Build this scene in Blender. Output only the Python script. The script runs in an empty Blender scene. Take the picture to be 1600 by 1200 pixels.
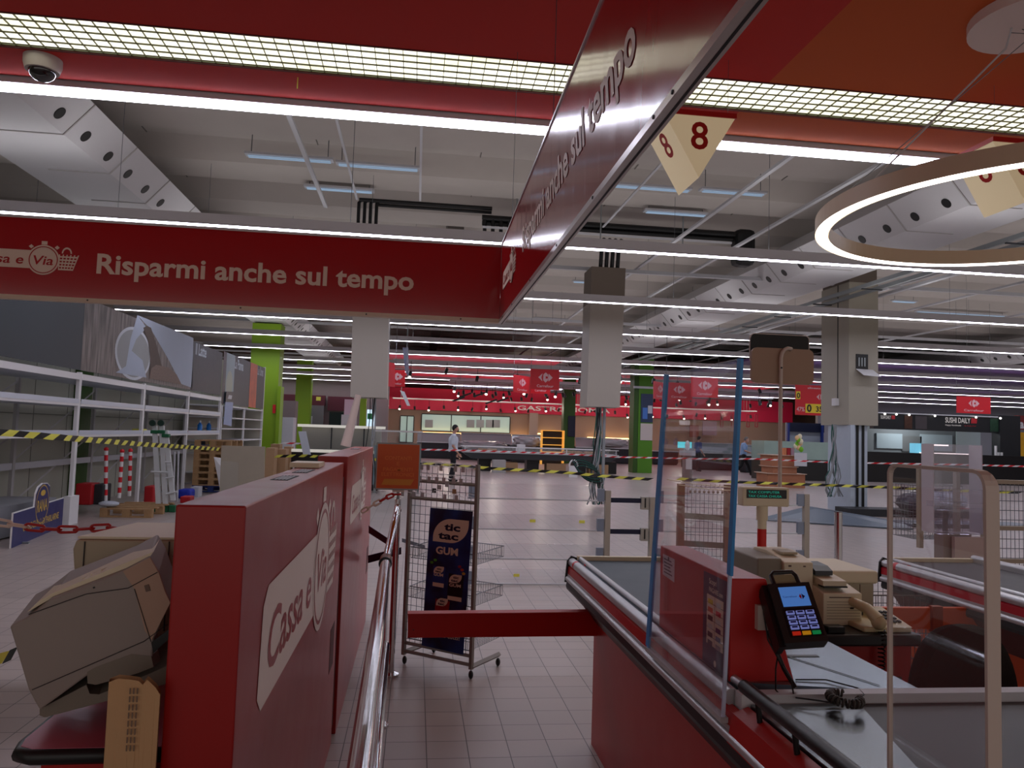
import bpy, bmesh, math, random
from mathutils import Vector, Matrix
random.seed(7)
S = bpy.context.scene
COL = S.collection
# ---------------------------------------------------------------- camera
# rows: world X, Y, Z axes seen in camera space (eye 1.55 m above the floor, looking down the store)
RX = Vector((0.99166472, -0.03974612, -0.12256155))
RY = Vector((-0.12482982, -0.06075051, -0.99031656))
RZ = Vector((0.03191556, 0.99736133, -0.06520564))
EYE = Vector((0, 0, 1.55))
FPX = 1190.0
cam = bpy.data.cameras.new('camera')
cam.lens = FPX / 1600 * 36; cam.sensor_width = 36; cam.clip_start = 0.05; cam.clip_end = 300
co = bpy.data.objects.new('camera', cam); COL.objects.link(co)
m3 = Matrix((RX, RY, RZ))
co.matrix_world = Matrix.Translation(EYE) @ m3.to_4x4()
S.camera = co
# ---------------------------------------------------------------- world and exposure
w = bpy.data.worlds.new('world'); S.world = w; w.use_nodes = True
w.node_tree.nodes['Background'].inputs[0].default_value = (1.0, 0.93, 0.88, 1)
w.node_tree.nodes['Background'].inputs[1].default_value = 0.30
S.view_settings.view_transform = 'Standard'; S.view_settings.look = 'None'
S.view_settings.gamma = 1; S.view_settings.use_curve_mapping = False
S.view_settings.exposure = 1.0
ROW_POWER = 9.0      # linear LED rows
LOUVRE_POWER = 0.9   # warm tubes above the louvre
RING_POWER = 3.0

# ---------------------------------------------------------------- geometry helpers
def ray(px, py):
    return m3 @ Vector(((px - 800) / FPX, -(py - 600) / FPX, -1))
def ay(px, py, Y):
    d = ray(px, py); return EYE + d * (Y / d.y)
def ax(px, py, X):
    d = ray(px, py); return EYE + d * (X / d.x)
def az(px, py, Z):
    d = ray(px, py); return EYE + d * ((Z - 1.55) / d.z)

def lin(c):
    c = c / 255.0
    return c / 12.92 if c <= 0.04045 else ((c + 0.055) / 1.055) ** 2.4
_m = {}
def M(name, rgb=(128, 128, 128), rough=0.5, metal=0.0, emit=None, es=1.0, noise=0.0, nscale=8.0, trans=0.0, ior=1.45, alpha=1.0, coat=0.0, bump=0.0, spec=0.5):
    if name in _m: return _m[name]
    m = bpy.data.materials.new(name); m.use_nodes = True
    nt = m.node_tree; b = nt.nodes['Principled BSDF']
    c = tuple(lin(v) for v in rgb) + (1,)
    b.inputs['Base Color'].default_value = c
    b.inputs['Roughness'].default_value = rough
    b.inputs['Metallic'].default_value = metal
    b.inputs['Transmission Weight'].default_value = trans
    b.inputs['IOR'].default_value = ior
    b.inputs['Alpha'].default_value = alpha
    b.inputs['Coat Weight'].default_value = coat
    b.inputs['Coat Roughness'].default_value = 0.08
    b.inputs['Specular IOR Level'].default_value = spec
    if emit:
        b.inputs['Emission Color'].default_value = tuple(lin(v) for v in emit) + (1,)
        b.inputs['Emission Strength'].default_value = es
    tc = nt.nodes.new('ShaderNodeTexCoord')
    nz = nt.nodes.new('ShaderNodeTexNoise'); nz.inputs['Scale'].default_value = nscale; nz.inputs['Detail'].default_value = 4
    nt.links.new(tc.outputs['Object'], nz.inputs['Vector'])
    if noise > 0:
        mx = nt.nodes.new('ShaderNodeMix'); mx.data_type = 'RGBA'
        mx.inputs[6].default_value = tuple(v * (1 - noise) for v in c[:3]) + (1,)
        mx.inputs[7].default_value = tuple(min(1, v * (1 + noise)) for v in c[:3]) + (1,)
        nt.links.new(nz.outputs['Fac'], mx.inputs[0]); nt.links.new(mx.outputs[2], b.inputs['Base Color'])
    # a little roughness variation everywhere
    mr = nt.nodes.new('ShaderNodeMapRange'); mr.inputs[3].default_value = max(0.0, rough - 0.04); mr.inputs[4].default_value = min(1, rough + 0.04)
    nt.links.new(nz.outputs['Fac'], mr.inputs[0]); nt.links.new(mr.outputs[0], b.inputs['Roughness'])
    if bump > 0:
        bp = nt.nodes.new('ShaderNodeBump'); bp.inputs['Strength'].default_value = bump; bp.inputs['Distance'].default_value = 0.01
        nt.links.new(nz.outputs['Fac'], bp.inputs['Height']); nt.links.new(bp.outputs[0], b.inputs['Normal'])
    _m[name] = m
    return m
def glass(name, tint=(225, 232, 235), mixf=0.86, rough=0.02):
    """thin clear sheet: mostly transparent with a glossy reflection"""
    if name in _m: return _m[name]
    m = bpy.data.materials.new(name); m.use_nodes = True; nt = m.node_tree
    for n in list(nt.nodes): nt.nodes.remove(n)
    o = nt.nodes.new('ShaderNodeOutputMaterial'); t = nt.nodes.new('ShaderNodeBsdfTransparent')
    g = nt.nodes.new('ShaderNodeBsdfGlossy'); fr = nt.nodes.new('ShaderNodeFresnel'); mx = nt.nodes.new('ShaderNodeMixShader')
    d = nt.nodes.new('ShaderNodeBsdfDiffuse'); mx2 = nt.nodes.new('ShaderNodeMixShader')
    t.inputs[0].default_value = tuple(lin(v) for v in tint) + (1,)
    g.inputs['Roughness'].default_value = rough; fr.inputs[0].default_value = 1.5
    d.inputs[0].default_value = (0.6, 0.6, 0.65, 1); mx2.inputs[0].default_value = 1 - mixf
    nt.links.new(t.outputs[0], mx2.inputs[1]); nt.links.new(d.outputs[0], mx2.inputs[2])
    gm = nt.nodes.new('ShaderNodeNewGeometry'); mp_ = nt.nodes.new('ShaderNodeMapRange'); mp_.inputs[3].default_value = 1.5; mp_.inputs[4].default_value = 1 / 1.5
    nt.links.new(gm.outputs['Backfacing'], mp_.inputs[0]); nt.links.new(mp_.outputs[0], fr.inputs[0])
    nt.links.new(fr.outputs[0], mx.inputs[0]); nt.links.new(mx2.outputs[0], mx.inputs[1]); nt.links.new(g.outputs[0], mx.inputs[2])
    nt.links.new(mx.outputs[0], o.inputs[0])
    _m[name] = m
    return m

def tag(o, label=None, cat=None, group=None, kind=None):
    if label: o['label'] = label
    if cat: o['category'] = cat
    if group: o['group'] = group
    if kind: o['kind'] = kind
    return o
def empty(name, loc, label=None, cat=None, group=None, kind=None):
    o = bpy.data.objects.new(name, None); o.empty_display_size = 0.1
    o.location = loc; COL.objects.link(o)
    return tag(o, label, cat, group, kind)

class MB:
    """collects shapes in world coordinates, links them as ONE mesh object"""
    def __init__(s): s.v = []; s.f = []; s.fm = []; s.mi = 0; s.sm = set()
    def mat(s, i): s.mi = i; return s
    def add(s, vs, fs, smooth=False):
        n = len(s.v); s.v += [Vector(v) for v in vs]
        for f in fs:
            if smooth: s.sm.add(len(s.f))
            s.f.append([i + n for i in f]); s.fm.append(s.mi)
        return s
    def box(s, x0, x1, y0, y1, z0, z1):
        x0, x1 = sorted((x0, x1)); y0, y1 = sorted((y0, y1)); z0, z1 = sorted((z0, z1))
        v = [(x, y, z) for z in (z0, z1) for x, y in ((x0, y0), (x1, y0), (x1, y1), (x0, y1))]
        return s.add(v, [(0, 3, 2, 1), (4, 5, 6, 7), (0, 1, 5, 4), (1, 2, 6, 5), (2, 3, 7, 6), (3, 0, 4, 7)])
    def bbox(s, x0, x1, y0, y1, z0, z1, b=0.01):
        """box with bevelled vertical and horizontal edges"""
        bm = bmesh.new(); bmesh.ops.create_cube(bm, size=1)
        for v in bm.verts:
            v.co = Vector(((x0 + x1) / 2 + v.co.x * (x1 - x0), (y0 + y1) / 2 + v.co.y * (y1 - y0), (z0 + z1) / 2 + v.co.z * (z1 - z0)))
        bmesh.ops.bevel(bm, geom=list(bm.edges), offset=b, segments=2, profile=0.5, affect='EDGES')
        bmesh.ops.recalc_face_normals(bm, faces=bm.faces)
        bm.verts.index_update(); s.add([v.co.copy() for v in bm.verts], [[v.index for v in f.verts] for f in bm.faces]); bm.free()
        return s
    def hexa(s, p):  # 8 points: bottom 4 ccw then top 4
        return s.add(p, [(0, 3, 2, 1), (4, 5, 6, 7), (0, 1, 5, 4), (1, 2, 6, 5), (2, 3, 7, 6), (3, 0, 4, 7)])
    def tube(s, pts, r, n=8, closed=False):
        pts = [Vector(p) for p in pts]
        rs = r if isinstance(r, (list, tuple)) else [r] * len(pts)
        N = len(pts); rings = []; up = None
        for i, p in enumerate(pts):
            if closed: t = pts[(i + 1) % N] - pts[i - 1]
            else: t = pts[min(i + 1, N - 1)] - pts[max(i - 1, 0)]
            t.normalize()
            if up is None or abs(up.dot(t)) > 0.95:
                up = Vector((0, 0, 1)) if abs(t.z) < 0.9 else Vector((1, 0, 0))
            a = t.cross(up).normalized(); b = t.cross(a).normalized(); up = -b
            rings.append([p + (a * math.cos(2 * math.pi * k / n) + b * math.sin(2 * math.pi * k / n)) * rs[i] for k in range(n)])
        v = [q for rg in rings for q in rg]; f = []
        L = N if closed else N - 1
        for i in range(L):
            j = (i + 1) % N
            for k in range(n):
                f.append((i * n + k, i * n + (k + 1) % n, j * n + (k + 1) % n, j * n + k))
        s.add(v, f, smooth=n > 5)
        if not closed: s.add(rings[0], [tuple(range(n))[::-1]]); s.add(rings[-1], [tuple(range(n))])
        return s
    def cyl(s, x, y, z0, z1, r, n=16): return s.tube([(x, y, z0), (x, y, z1)], r, n)
    def disc(s, c, axis, r, h, n=20):
        c = Vector(c); a = Vector(axis).normalized(); return s.tube([c, c + a * h], r, n)
    def prism(s, poly, d):
        """planar polygon (list of 3D points) swept by vector d"""
        n = len(poly); d = Vector(d); a = [Vector(p) for p in poly]; b = [p + d for p in a]
        return s.add(a + b, [tuple(range(n))[::-1], tuple(range(n, 2 * n))] + [(i, (i + 1) % n, n + (i + 1) % n, n + i) for i in range(n)])
    def quad(s, *p): return s.add(p, [tuple(range(len(p)))])
    def sphere(s, c, r, n=12, sc=(1, 1, 1)):
        c = Vector(c); v = []; f = []
        for i in range(n // 2 + 1):
            th = math.pi * i / (n // 2)
            for k in range(n):
                ph = 2 * math.pi * k / n
                v.append(c + Vector((r * sc[0] * math.sin(th) * math.cos(ph), r * sc[1] * math.sin(th) * math.sin(ph), r * sc[2] * math.cos(th))))
        for i in range(n // 2):
            for k in range(n): f.append((i * n + k, (i + 1) * n + k, (i + 1) * n + (k + 1) % n, i * n + (k + 1) % n))
        return s.add(v, f, True)
    def build(s, name, mats, parent=None, label=None, cat=None, group=None, kind=None, bevel=0.0):
        if not isinstance(mats, (list, tuple)): mats = [mats]
        if not s.v: return None
        xs = [v.x for v in s.v]; ys = [v.y for v in s.v]; zs = [v.z for v in s.v]
        o0 = Vector(((min(xs) + max(xs)) / 2, (min(ys) + max(ys)) / 2, min(zs)))
        me = bpy.data.meshes.new(name); me.from_pydata([v - o0 for v in s.v], [], s.f)
        for m in mats: me.materials.append(m)
        for i, p in enumerate(me.polygons):
            p.material_index = s.fm[i]; p.use_smooth = i in s.sm
        bm = bmesh.new(); bm.from_mesh(me); bmesh.ops.recalc_face_normals(bm, faces=bm.faces); bm.to_mesh(me); bm.free()
        o = bpy.data.objects.new(name, me); COL.objects.link(o)
        o.location = o0
        if parent is not None: attach(o, parent)
        if bevel > 0:
            b = o.modifiers.new('bevel', 'BEVEL'); b.width = bevel; b.segments = 2; b.limit_method = 'ANGLE'
        return tag(o, label, cat, group, kind)
WL = {}
def wloc(o):
    p = Vector((0, 0, 0))
    while o is not None: p = p + o.location; o = o.parent
    return p
def attach(o, parent):
    w0 = o.location.copy(); o.parent = parent; o.location = w0 - wloc(parent)
def kids(o): return [c for c in list(COL.objects) if c.parent is o]
def copy_tree(o, parent=None, delta=(0, 0, 0), label=None):
    c = o.copy(); COL.objects.link(c); c.parent = parent
    if parent is None: c.location = o.location + Vector(delta)
    if label: c['label'] = label
    for k in kids(o): copy_tree(k, c)
    return c

class Plane2:
    """flat frame o + a*r + b*u, decals stacked along the outward normal n"""
    def __init__(s, o, r, u):
        s.o = Vector(o); s.r = Vector(r).normalized(); s.u = Vector(u).normalized(); s.n = s.r.cross(s.u)
    def p(s, a, b, l=0): return s.o + s.r * a + s.u * b + s.n * l
def decal(mb, pl, pts, l):
    """flat printed shape, pts 2D"""
    mb.add([pl.p(a, b, l) for a, b in pts], [tuple(range(len(pts)))])
def circ(a, b, r, n=28, ry=None, t0=0, t1=2 * math.pi):
    ry = ry or r
    return [(a + r * math.cos(t0 + (t1 - t0) * k / n), b + ry * math.sin(t0 + (t1 - t0) * k / n)) for k in range(n + (0 if abs(t1 - t0 - 2 * math.pi) < 1e-6 else 1))]
def rrect(a0, a1, b0, b1, r, n=5):
    o = []
    for cx, cy, t in ((a1 - r, b0 + r, -90), (a1 - r, b1 - r, 0), (a0 + r, b1 - r, 90), (a0 + r, b0 + r, 180)):
        o += [(cx + r * math.cos(math.radians(t + 90 * k / n)), cy + r * math.sin(math.radians(t + 90 * k / n))) for k in range(n + 1)]
    return o
def text2(mb, pl, s, a, b, h, l, bold=0.0, w=None, align='LEFT', shear=0.0, ext=0.0):
    """lettering as mesh faces: baseline-left at (a,b), cap height h, optional total width w"""
    cu = bpy.data.curves.new('t', 'FONT'); cu.body = s; cu.size = h / 0.73; cu.offset = bold * h; cu.shear = shear; cu.resolution_u = 3
    ob = bpy.data.objects.new('t', cu); COL.objects.link(ob)
    dg = bpy.context.evaluated_depsgraph_get(); me = bpy.data.meshes.new_from_object(ob.evaluated_get(dg))
    vs = [v.co.copy() for v in me.vertices]; fs = [tuple(p.vertices) for p in me.polygons]
    bpy.data.objects.remove(ob); bpy.data.curves.remove(cu); bpy.data.meshes.remove(me)
    if not vs: return
    x0 = min(v.x for v in vs); x1 = max(v.x for v in vs); k = (w / (x1 - x0)) if w else 1
    sh = 0 if align == 'LEFT' else -(x1 - x0) * k / 2
    mb.add([pl.p(a + sh + (v.x - x0) * k, b + v.y, l) for v in vs], fs)
    if ext: mb.add([pl.p(a + sh + (v.x - x0) * k, b + v.y, l - ext) for v in vs], [f[::-1] for f in fs])
# ================================================================ materials
GREY = M('painted_grey', (178, 176, 176), 0.6, noise=0.05)
LGREY = M('light_grey_metal', (196, 198, 204), 0.45, noise=0.04)
CONC = M('deck_panel', (188, 182, 176), 0.8, noise=0.06, nscale=2)
DUCT = M('duct_white', (206, 206, 210), 0.5, noise=0.03, nscale=3)
BLACK = M('black_plastic', (18, 18, 20), 0.35)
BLACKM = M('black_pipe', (14, 15, 17), 0.5)
RED = M('red_laminate', (156, 20, 19), 0.3, coat=0.0)
REDP = M('red_paint', (178, 26, 24), 0.35)
SIGNRED = M('sign_red', (168, 22, 30), 0.16, coat=0.5)
SIGNRED2 = M('bright_sign_red', (214, 30, 44), 0.4)
SOFRED = M('soffit_red', (196, 44, 34), 0.75, noise=0.03, nscale=2)
SOFOR = M('soffit_orange', (200, 92, 34), 0.75, noise=0.03, nscale=2)
CREAM = M('cream_trim', (214, 196, 176), 0.5)
OFFW = M('letter_offwhite', (226, 206, 192), 0.5)
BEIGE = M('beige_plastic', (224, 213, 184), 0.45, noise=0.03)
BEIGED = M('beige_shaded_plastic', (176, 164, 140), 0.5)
TAN = M('tan_frame', (204, 190, 180), 0.45)
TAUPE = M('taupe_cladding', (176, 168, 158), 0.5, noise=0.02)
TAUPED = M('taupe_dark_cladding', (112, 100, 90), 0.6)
WHITE = M('white_paint', (226, 226, 228), 0.4)
BLUEW = M('bluish_white_metal', (200, 208, 222), 0.35, metal=0.1)
CHROME = M('chrome', (215, 215, 218), 0.12, metal=1.0)
ALU = M('brushed_aluminium', (196, 198, 202), 0.32, metal=0.55, noise=0.06, nscale=30)
STEEL = M('stainless_counter', (112, 118, 122), 0.26, metal=0.9, noise=0.06, nscale=6)
GALV = M('galvanised', (150, 156, 158), 0.45, metal=0.6)
WIRE = M('wire_grey', (120, 124, 130), 0.35, metal=0.7)
RUBBER = M('black_rubber', (30, 32, 34), 0.4, noise=0.1)
BELT = M('belt_bluegrey', (58, 74, 86), 0.42, noise=0.05, spec=0.3)
BELTD = M('belt_dark', (66, 64, 68), 0.45, noise=0.08, spec=0.3)
GREEN = M('green_paint', (78, 134, 26), 0.5)
GREEND = M('green_dark_paint', (46, 84, 18), 0.5)
LIME = M('lime_paint', (128, 166, 30), 0.5)
NAVY = M('navy_print', (28, 36, 86), 0.35)
NAVYD = M('navy_dark', (16, 22, 48), 0.4)
CLEAR = glass('clear_acrylic', (250, 251, 252), .95)
CLEARL = glass('clear_acrylic_light', (253, 253, 254), 0.975)
HAZEP = glass('milky_film', (252, 253, 254), 0.965, 0.06)
BLUEEDGE = M('blue_film_edge', (60, 140, 205), 0.35)
YEL = M('tape_yellow', (226, 222, 90), 0.5)
ORANGE = M('orange_print', (208, 88, 22), 0.45)
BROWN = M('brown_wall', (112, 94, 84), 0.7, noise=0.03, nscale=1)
PINKF = M('crimson_fascia', (206, 30, 74), 0.5)
WOOD = M('pallet_wood', (164, 130, 92), 0.8, noise=0.25, nscale=14)
CARD = M('cardboard', (176, 142, 108), 0.8, noise=0.08)
SHADOWG = M('charcoal', (40, 42, 46), 0.6)
DARKW = M('dark_shopfront', (26, 28, 32), 0.5)
MAROON = M('maroon_fascia', (84, 30, 42), 0.55)
PALEP = M('pale_floor_panel', (92, 104, 118), 0.35, noise=0.1)
WALLP = M('cold_room_panel', (176, 176, 162), 0.55, noise=0.02, nscale=1)
HOUS = M('luminaire_housing', (200, 198, 204), 0.5)
LED = M('led_diffuser', (255, 255, 255), 0.5, emit=(236, 236, 255), es=ROW_POWER)
UPGLOW = M('added_uplight_glow', (255, 255, 255), 0.5, emit=(240, 236, 236), es=ROW_POWER * .38)
def floor_mat():
    m = bpy.data.materials.new('floor_tiles'); m.use_nodes = True; nt = m.node_tree; b = nt.nodes['Principled BSDF']
    tc = nt.nodes.new('ShaderNodeTexCoord'); mp = nt.nodes.new('ShaderNodeMapping'); br = nt.nodes.new('ShaderNodeTexBrick')
    mp.inputs['Location'].default_value = (-0.112, -0.107 + 0.0, 0)
    br.offset = 0; br.squash = 1
    br.inputs['Scale'].default_value = 1.0; br.inputs['Brick Width'].default_value = 0.2015; br.inputs['Row Height'].default_value = 0.2015
    br.inputs['Mortar Size'].default_value = 0.0026; br.inputs['Mortar Smooth'].default_value = 0.2
    br.inputs['Color1'].default_value = (lin(178), lin(164), lin(158), 1); br.inputs['Color2'].default_value = (lin(170), lin(157), lin(152), 1)
    br.inputs['Mortar'].default_value = (lin(66), lin(57), lin(55), 1)
    nt.links.new(tc.outputs['Object'], mp.inputs[0]); nt.links.new(mp.outputs[0], br.inputs['Vector'])
    nz = nt.nodes.new('ShaderNodeTexNoise'); nz.inputs['Scale'].default_value = 0.9; nz.inputs['Detail'].default_value = 5
    nt.links.new(tc.outputs['Object'], nz.inputs['Vector'])
    mx = nt.nodes.new('ShaderNodeMix'); mx.data_type = 'RGBA'; mx.blend_type = 'MULTIPLY'; mx.inputs[0].default_value = 0.25
    nt.links.new(br.outputs['Color'], mx.inputs[6]); nt.links.new(nz.outputs['Fac'], mx.inputs[7]); nt.links.new(mx.outputs[2], b.inputs['Base Color'])
    mr = nt.nodes.new('ShaderNodeMapRange'); mr.inputs[3].default_value = 0.22; mr.inputs[4].default_value = 0.42
    nt.links.new(nz.outputs['Fac'], mr.inputs[0]); nt.links.new(mr.outputs[0], b.inputs['Roughness'])
    bp = nt.nodes.new('ShaderNodeBump'); bp.inputs['Strength'].default_value = 0.25; bp.inputs['Distance'].default_value = 0.002
    inv = nt.nodes.new('ShaderNodeMath'); inv.operation = 'SUBTRACT'; inv.inputs[0].default_value = 1
    nt.links.new(br.outputs['Fac'], inv.inputs[1]); nt.links.new(inv.outputs[0], bp.inputs['Height']); nt.links.new(bp.outputs[0], b.inputs['Normal'])
    return m
FLOOR = floor_mat()

# ================================================================ setting: floor, walls, ceiling deck
mb = MB(); mb.box(-16, 44, -8, 52, -0.2, 0); f = mb.build('floor', FLOOR, kind='structure'); 
f.location = (0, 0, 0)
for v in f.data.vertices: v.co += Vector((14, 22, -0.2))
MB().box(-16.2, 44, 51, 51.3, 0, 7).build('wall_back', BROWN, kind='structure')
MB().box(-16.3, -16, -8, 51, 0, 7).build('wall_left', WALLP, kind='structure')
MB().box(43, 43.3, -8, 51, 0, 7).build('wall_right', GREY, kind='structure')
# deck: alternating flat panels and shallow inverted troughs, running across the store
mb = MB(); mb.box(-16, 43, -8, 51, 6.75, 6.9)
y = 6.7
while y < 50:
    mb.prism([(-16, y, 6.75), (-16, y + 0.35, 6.42), (-16, y + 1.35, 6.42), (-16, y + 1.7, 6.75)], (59, 0, 0))
    y += 2.45
mb.build('ceiling', CONC, kind='structure')
# seams in the deck panels
mb = MB()
for x in range(-14, 43, 3):
    mb.box(x - 0.008, x + 0.008, 6.5, 51, 6.735, 6.749)
mb.build('trim_1', M('seam_grey', (120, 116, 112), 0.8), kind='structure', label='thin dark seams between the grey ceiling deck panels')
# purlins and unlit trunking crossing under the deck
for k, y in enumerate([17.0, 20.8, 24.6, 28.6, 32.7, 36.8, 40.9, 45.0]):
    MB().box(-15, 42, y - .05, y + .05, 5.35 - .03 * (k % 3), 5.43 - .03 * (k % 3)).build('trim_%d' % (10 + k), LGREY, kind='structure')
# long white roof beam between bays (darker strip in the middle of the deck)
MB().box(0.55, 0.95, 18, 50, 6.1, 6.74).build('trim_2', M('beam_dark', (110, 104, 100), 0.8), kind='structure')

# ================================================================ red and orange soffit over the tills
SZ = 4.25; LY0, LY1 = 5.32, 5.80
mb = MB()
mb.box(-9, 2.53, -6, LY0, SZ, SZ + 0.1); mb.box(-9, 2.53, LY1, 6.30, SZ, SZ + 0.1)
mb.build('ceiling_soffit', SOFRED, kind='structure', label='red soffit over the checkouts')
mb = MB()
mb.box(2.53, 12, -6, LY0, SZ, SZ + 0.1); mb.box(2.53, 12, LY1, 6.30, SZ, SZ + 0.1)
mb.build('ceiling_soffit_orange', SOFOR, kind='structure', label='orange soffit over the right-hand checkouts')
# louvre: housing with tubes above, cream grid below
lv = empty('louvred_ceiling_light', (1.5, 5.56, SZ), 'long cream egg-crate louvre light strip set in the red and orange soffit', 'ceiling light')
LVE = bpy.data.materials.new('louvre_glow'); LVE.use_nodes = True
nt = LVE.node_tree; b = nt.nodes['Principled BSDF']; tc = nt.nodes.new('ShaderNodeTexCoord'); nz = nt.nodes.new('ShaderNodeTexNoise')
mp = nt.nodes.new('ShaderNodeMapping'); mp.inputs['Scale'].default_value = (0.9, 2.5, 1); nz.inputs['Scale'].default_value = 1.3; nz.inputs['Detail'].default_value = 3
nt.links.new(tc.outputs['Object'], mp.inputs[0]); nt.links.new(mp.outputs[0], nz.inputs['Vector'])
rp = nt.nodes.new('ShaderNodeValToRGB'); rp.color_ramp.elements[0].position = 0.3; rp.color_ramp.elements[0].color = (0.62, 0.60, 0.40, 1)
rp.color_ramp.elements[1].position = 0.65; rp.color_ramp.elements[1].color = (1.0, 0.97, 0.82, 1)
nt.links.new(nz.outputs['Fac'], rp.inputs[0]); nt.links.new(rp.outputs[0], b.inputs['Emission Color']); b.inputs['Emission Strength'].default_value = LOUVRE_POWER
b.inputs['Base Color'].default_value = (0.8, 0.78, 0.65, 1)
MB().box(-9, 12, LY0, LY1, SZ + 0.024, SZ + 0.05).build('diffuser', LVE, lv)
GRID = M('louvre_fin', (84, 82, 56), 0.5)
mb = MB()
n = 5
for k in range(n + 1):
    y = LY0 + (LY1 - LY0) * k / n; mb.box(-9, 12, y - 0.0022, y + 0.0022, SZ + 0.005, SZ + 0.017)
x = -6.0
while x < 9:
    mb.box(x - 0.0022, x + 0.0022, LY0, LY1, SZ + 0.005, SZ + 0.017); x += 0.1
mb.build('louvre_grid', GRID, lv)
mb = MB(); mb.box(-9, 12, LY0 - 0.02, LY0, SZ - 0.004, SZ + 0.06).box(-9, 12, LY1, LY1 + 0.02, SZ - 0.004, SZ + 0.06)
mb.build('frame', M('dark_red_edge', (90, 20, 18), 0.6), lv)

# ================================================================ linear LED rows
ROWY = [6.42, 10.42, 14.58, 18.95, 22.7, 26.6, 30.7, 34.8, 38.9, 43.0]
words = ['nearest', 'second', 'third', 'fourth', 'fifth', 'sixth', 'seventh', 'eighth', 'ninth', 'tenth', 'farthest']
for i, y in enumerate(ROWY):
    x0, x1 = (-7.2, 7.5) if i == 0 else ((-8.0, 30) if i < 3 else ((-7.2, 34) if i < 7 else (-11, 40)))
    r = empty('linear_ceiling_light', ((x0 + x1) / 2, y, 4.2), '%s row of continuous white linear lights hanging across the hall' % words[i], 'ceiling light', 'rows of linear ceiling lights')
    HW = .078 if i == 0 else .06
    MB().box(x0, x1, y - 0.09, y + 0.09, 4.205, 4.33).build('housing', HOUS, r)
    MB().mat(1).box(x0 + .02, x1 - .02, y - .065, y + .065, 4.19, 4.2055).mat(0).quad((x0 + .02, y - HW, 4.1895), (x1 - .02, y - HW, 4.1895), (x1 - .02, y + HW, 4.1895), (x0 + .02, y + HW, 4.1895)).build('diffuser', [LED, HOUS], r)
    if i: MB().quad((x0 + .02, y - .07, 4.3305), (x0 + .02, y + .07, 4.3305), (x1 - .02, y + .07, 4.3305), (x1 - .02, y - .07, 4.3305)).build('added_uplight', UPGLOW, r)  # glowing top strip added to brighten the deck, left off the nearest row
    if i < 5:
        x = x0 + 1.0
        while x < x1 and i:
            if not (-6.4 < x < -4.2 or 7.7 < x < 9.9 or 23.5 < x < 25.5): MB().tube([(x, y, 4.33), (x, y, 6.75)], 0.004, 4).build('suspension_wire', WIRE, r)
            x += 3.0

# ================================================================ round-holed supply ducts
def duct(name, xi, s, y0, y1, label):
    """s=+1: nozzle chamfer faces right"""
    r = empty(name, (xi, (y0 + y1) / 2, 5.2), label, 'duct', 'white supply air ducts')
    xb = xi - s * 1.25
    prof = [(xi, 5.2), (xi + s * .36, 5.62), (xi - s * .16, 6.1), (xb + s * .16, 6.1), (xb - s * .36, 5.62), (xb, 5.2)]
    MB().prism([(x, y0, z) for x, z in prof], (0, y1 - y0, 0)).build('duct_body', DUCT, r)
    y = y0 + 0.3
    nrm = Vector((s * .42, 0, -.36)).normalized()
    while y < y1 - 0.3:
        mb = MB()
        for (xa, za), (xc, zc) in zip(prof[:1], prof[1:2]):
            mb.prism([Vector((xa, y - .012, za)) + nrm * .0, Vector((xa, y + .012, za)), Vector((xc, y + .012, zc)), Vector((xc, y - .012, zc))], nrm * .012)
        mb.box(xb + s * .4, xi, y - .012, y + .012, 5.188, 5.2)
        for q in (0.375, 1.125):
            c = Vector((xi + s * .11, y + q, 5.2 + .42 * .31)) + nrm * -.002
            if y + q < y1: MB().disc(c, nrm, 0.085, 0.012, 16).build('nozzle', BLACKM, r)
        mb.build('flange', GREY, r)
        y += 1.5
duct('supply_duct', -4.64, 1, 6.9, 46, 'white angular air duct with round nozzles on the left, above the stopwatch sign')
duct('supply_duct', 8.12, -1, 7.0, 46, 'white angular air duct with round nozzles behind the ring lamp')
duct('supply_duct', 24.0, -1, 14, 46, 'distant white air duct with round nozzles above the sushi stall')
# branch box on the left duct
MB().hexa([(-7.6, 9.4, 5.5), (-5.9, 9.4, 5.5), (-5.9, 10.2, 5.5), (-7.6, 10.2, 5.5), (-7.6, 9.4, 6.2), (-5.9, 9.4, 6.2), (-5.9, 10.2, 6.2), (-7.6, 10.2, 6.2)]).build('branch_duct', DUCT, None, 'short white branch duct leaving the left supply duct', 'duct')

# cable trays and conduits under the deck, running away down the hall
for i, (x, z, y0, y1, rr) in enumerate(((-1.95, 5.9, 7.0, 15.2, .035), (-1.35, 6.1, 7.0, 15.2, .02), (-0.1, 6.1, 7, 15, .02), (4.95, 5.45, 7, 40, .035), (3.7, 5.9, 7, 15.3, .02), (6.2, 5.4, 7, 44, .035), (12.3, 5.7, 9, 45, .03), (14.5, 5.6, 9, 45, .04), (17.5, 5.5, 9, 45, .04), (10.6, 5.0, 7, 30, .05))):
    MB().box(x - rr, x + rr, y0, y1, z, z + rr * 1.2).build('cable_conduit', LGREY, None, '%s white conduit running away under the ceiling deck' % ('first second third fourth fifth sixth seventh eighth ninth tenth'.split()[i] + ' from left'), 'conduit', 'white conduits under the deck')
# dark tray beside the right duct
r = empty('cable_tray', (9.4, 20, 5.0), 'dark steel cable tray hung below the right air duct', 'cable tray')
MB().box(9.3, 9.36, 8, 40, 4.88, 4.96).box(9.7, 9.76, 8, 40, 4.88, 4.96).build('tray_rail', GALV, r)
mb = MB()
for y in range(9, 40, 2):
    mb.box(9.3, 9.76, y, y + .04, 4.86, 4.88)
mb.build('tray_rung', SHADOWG, r)
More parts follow.
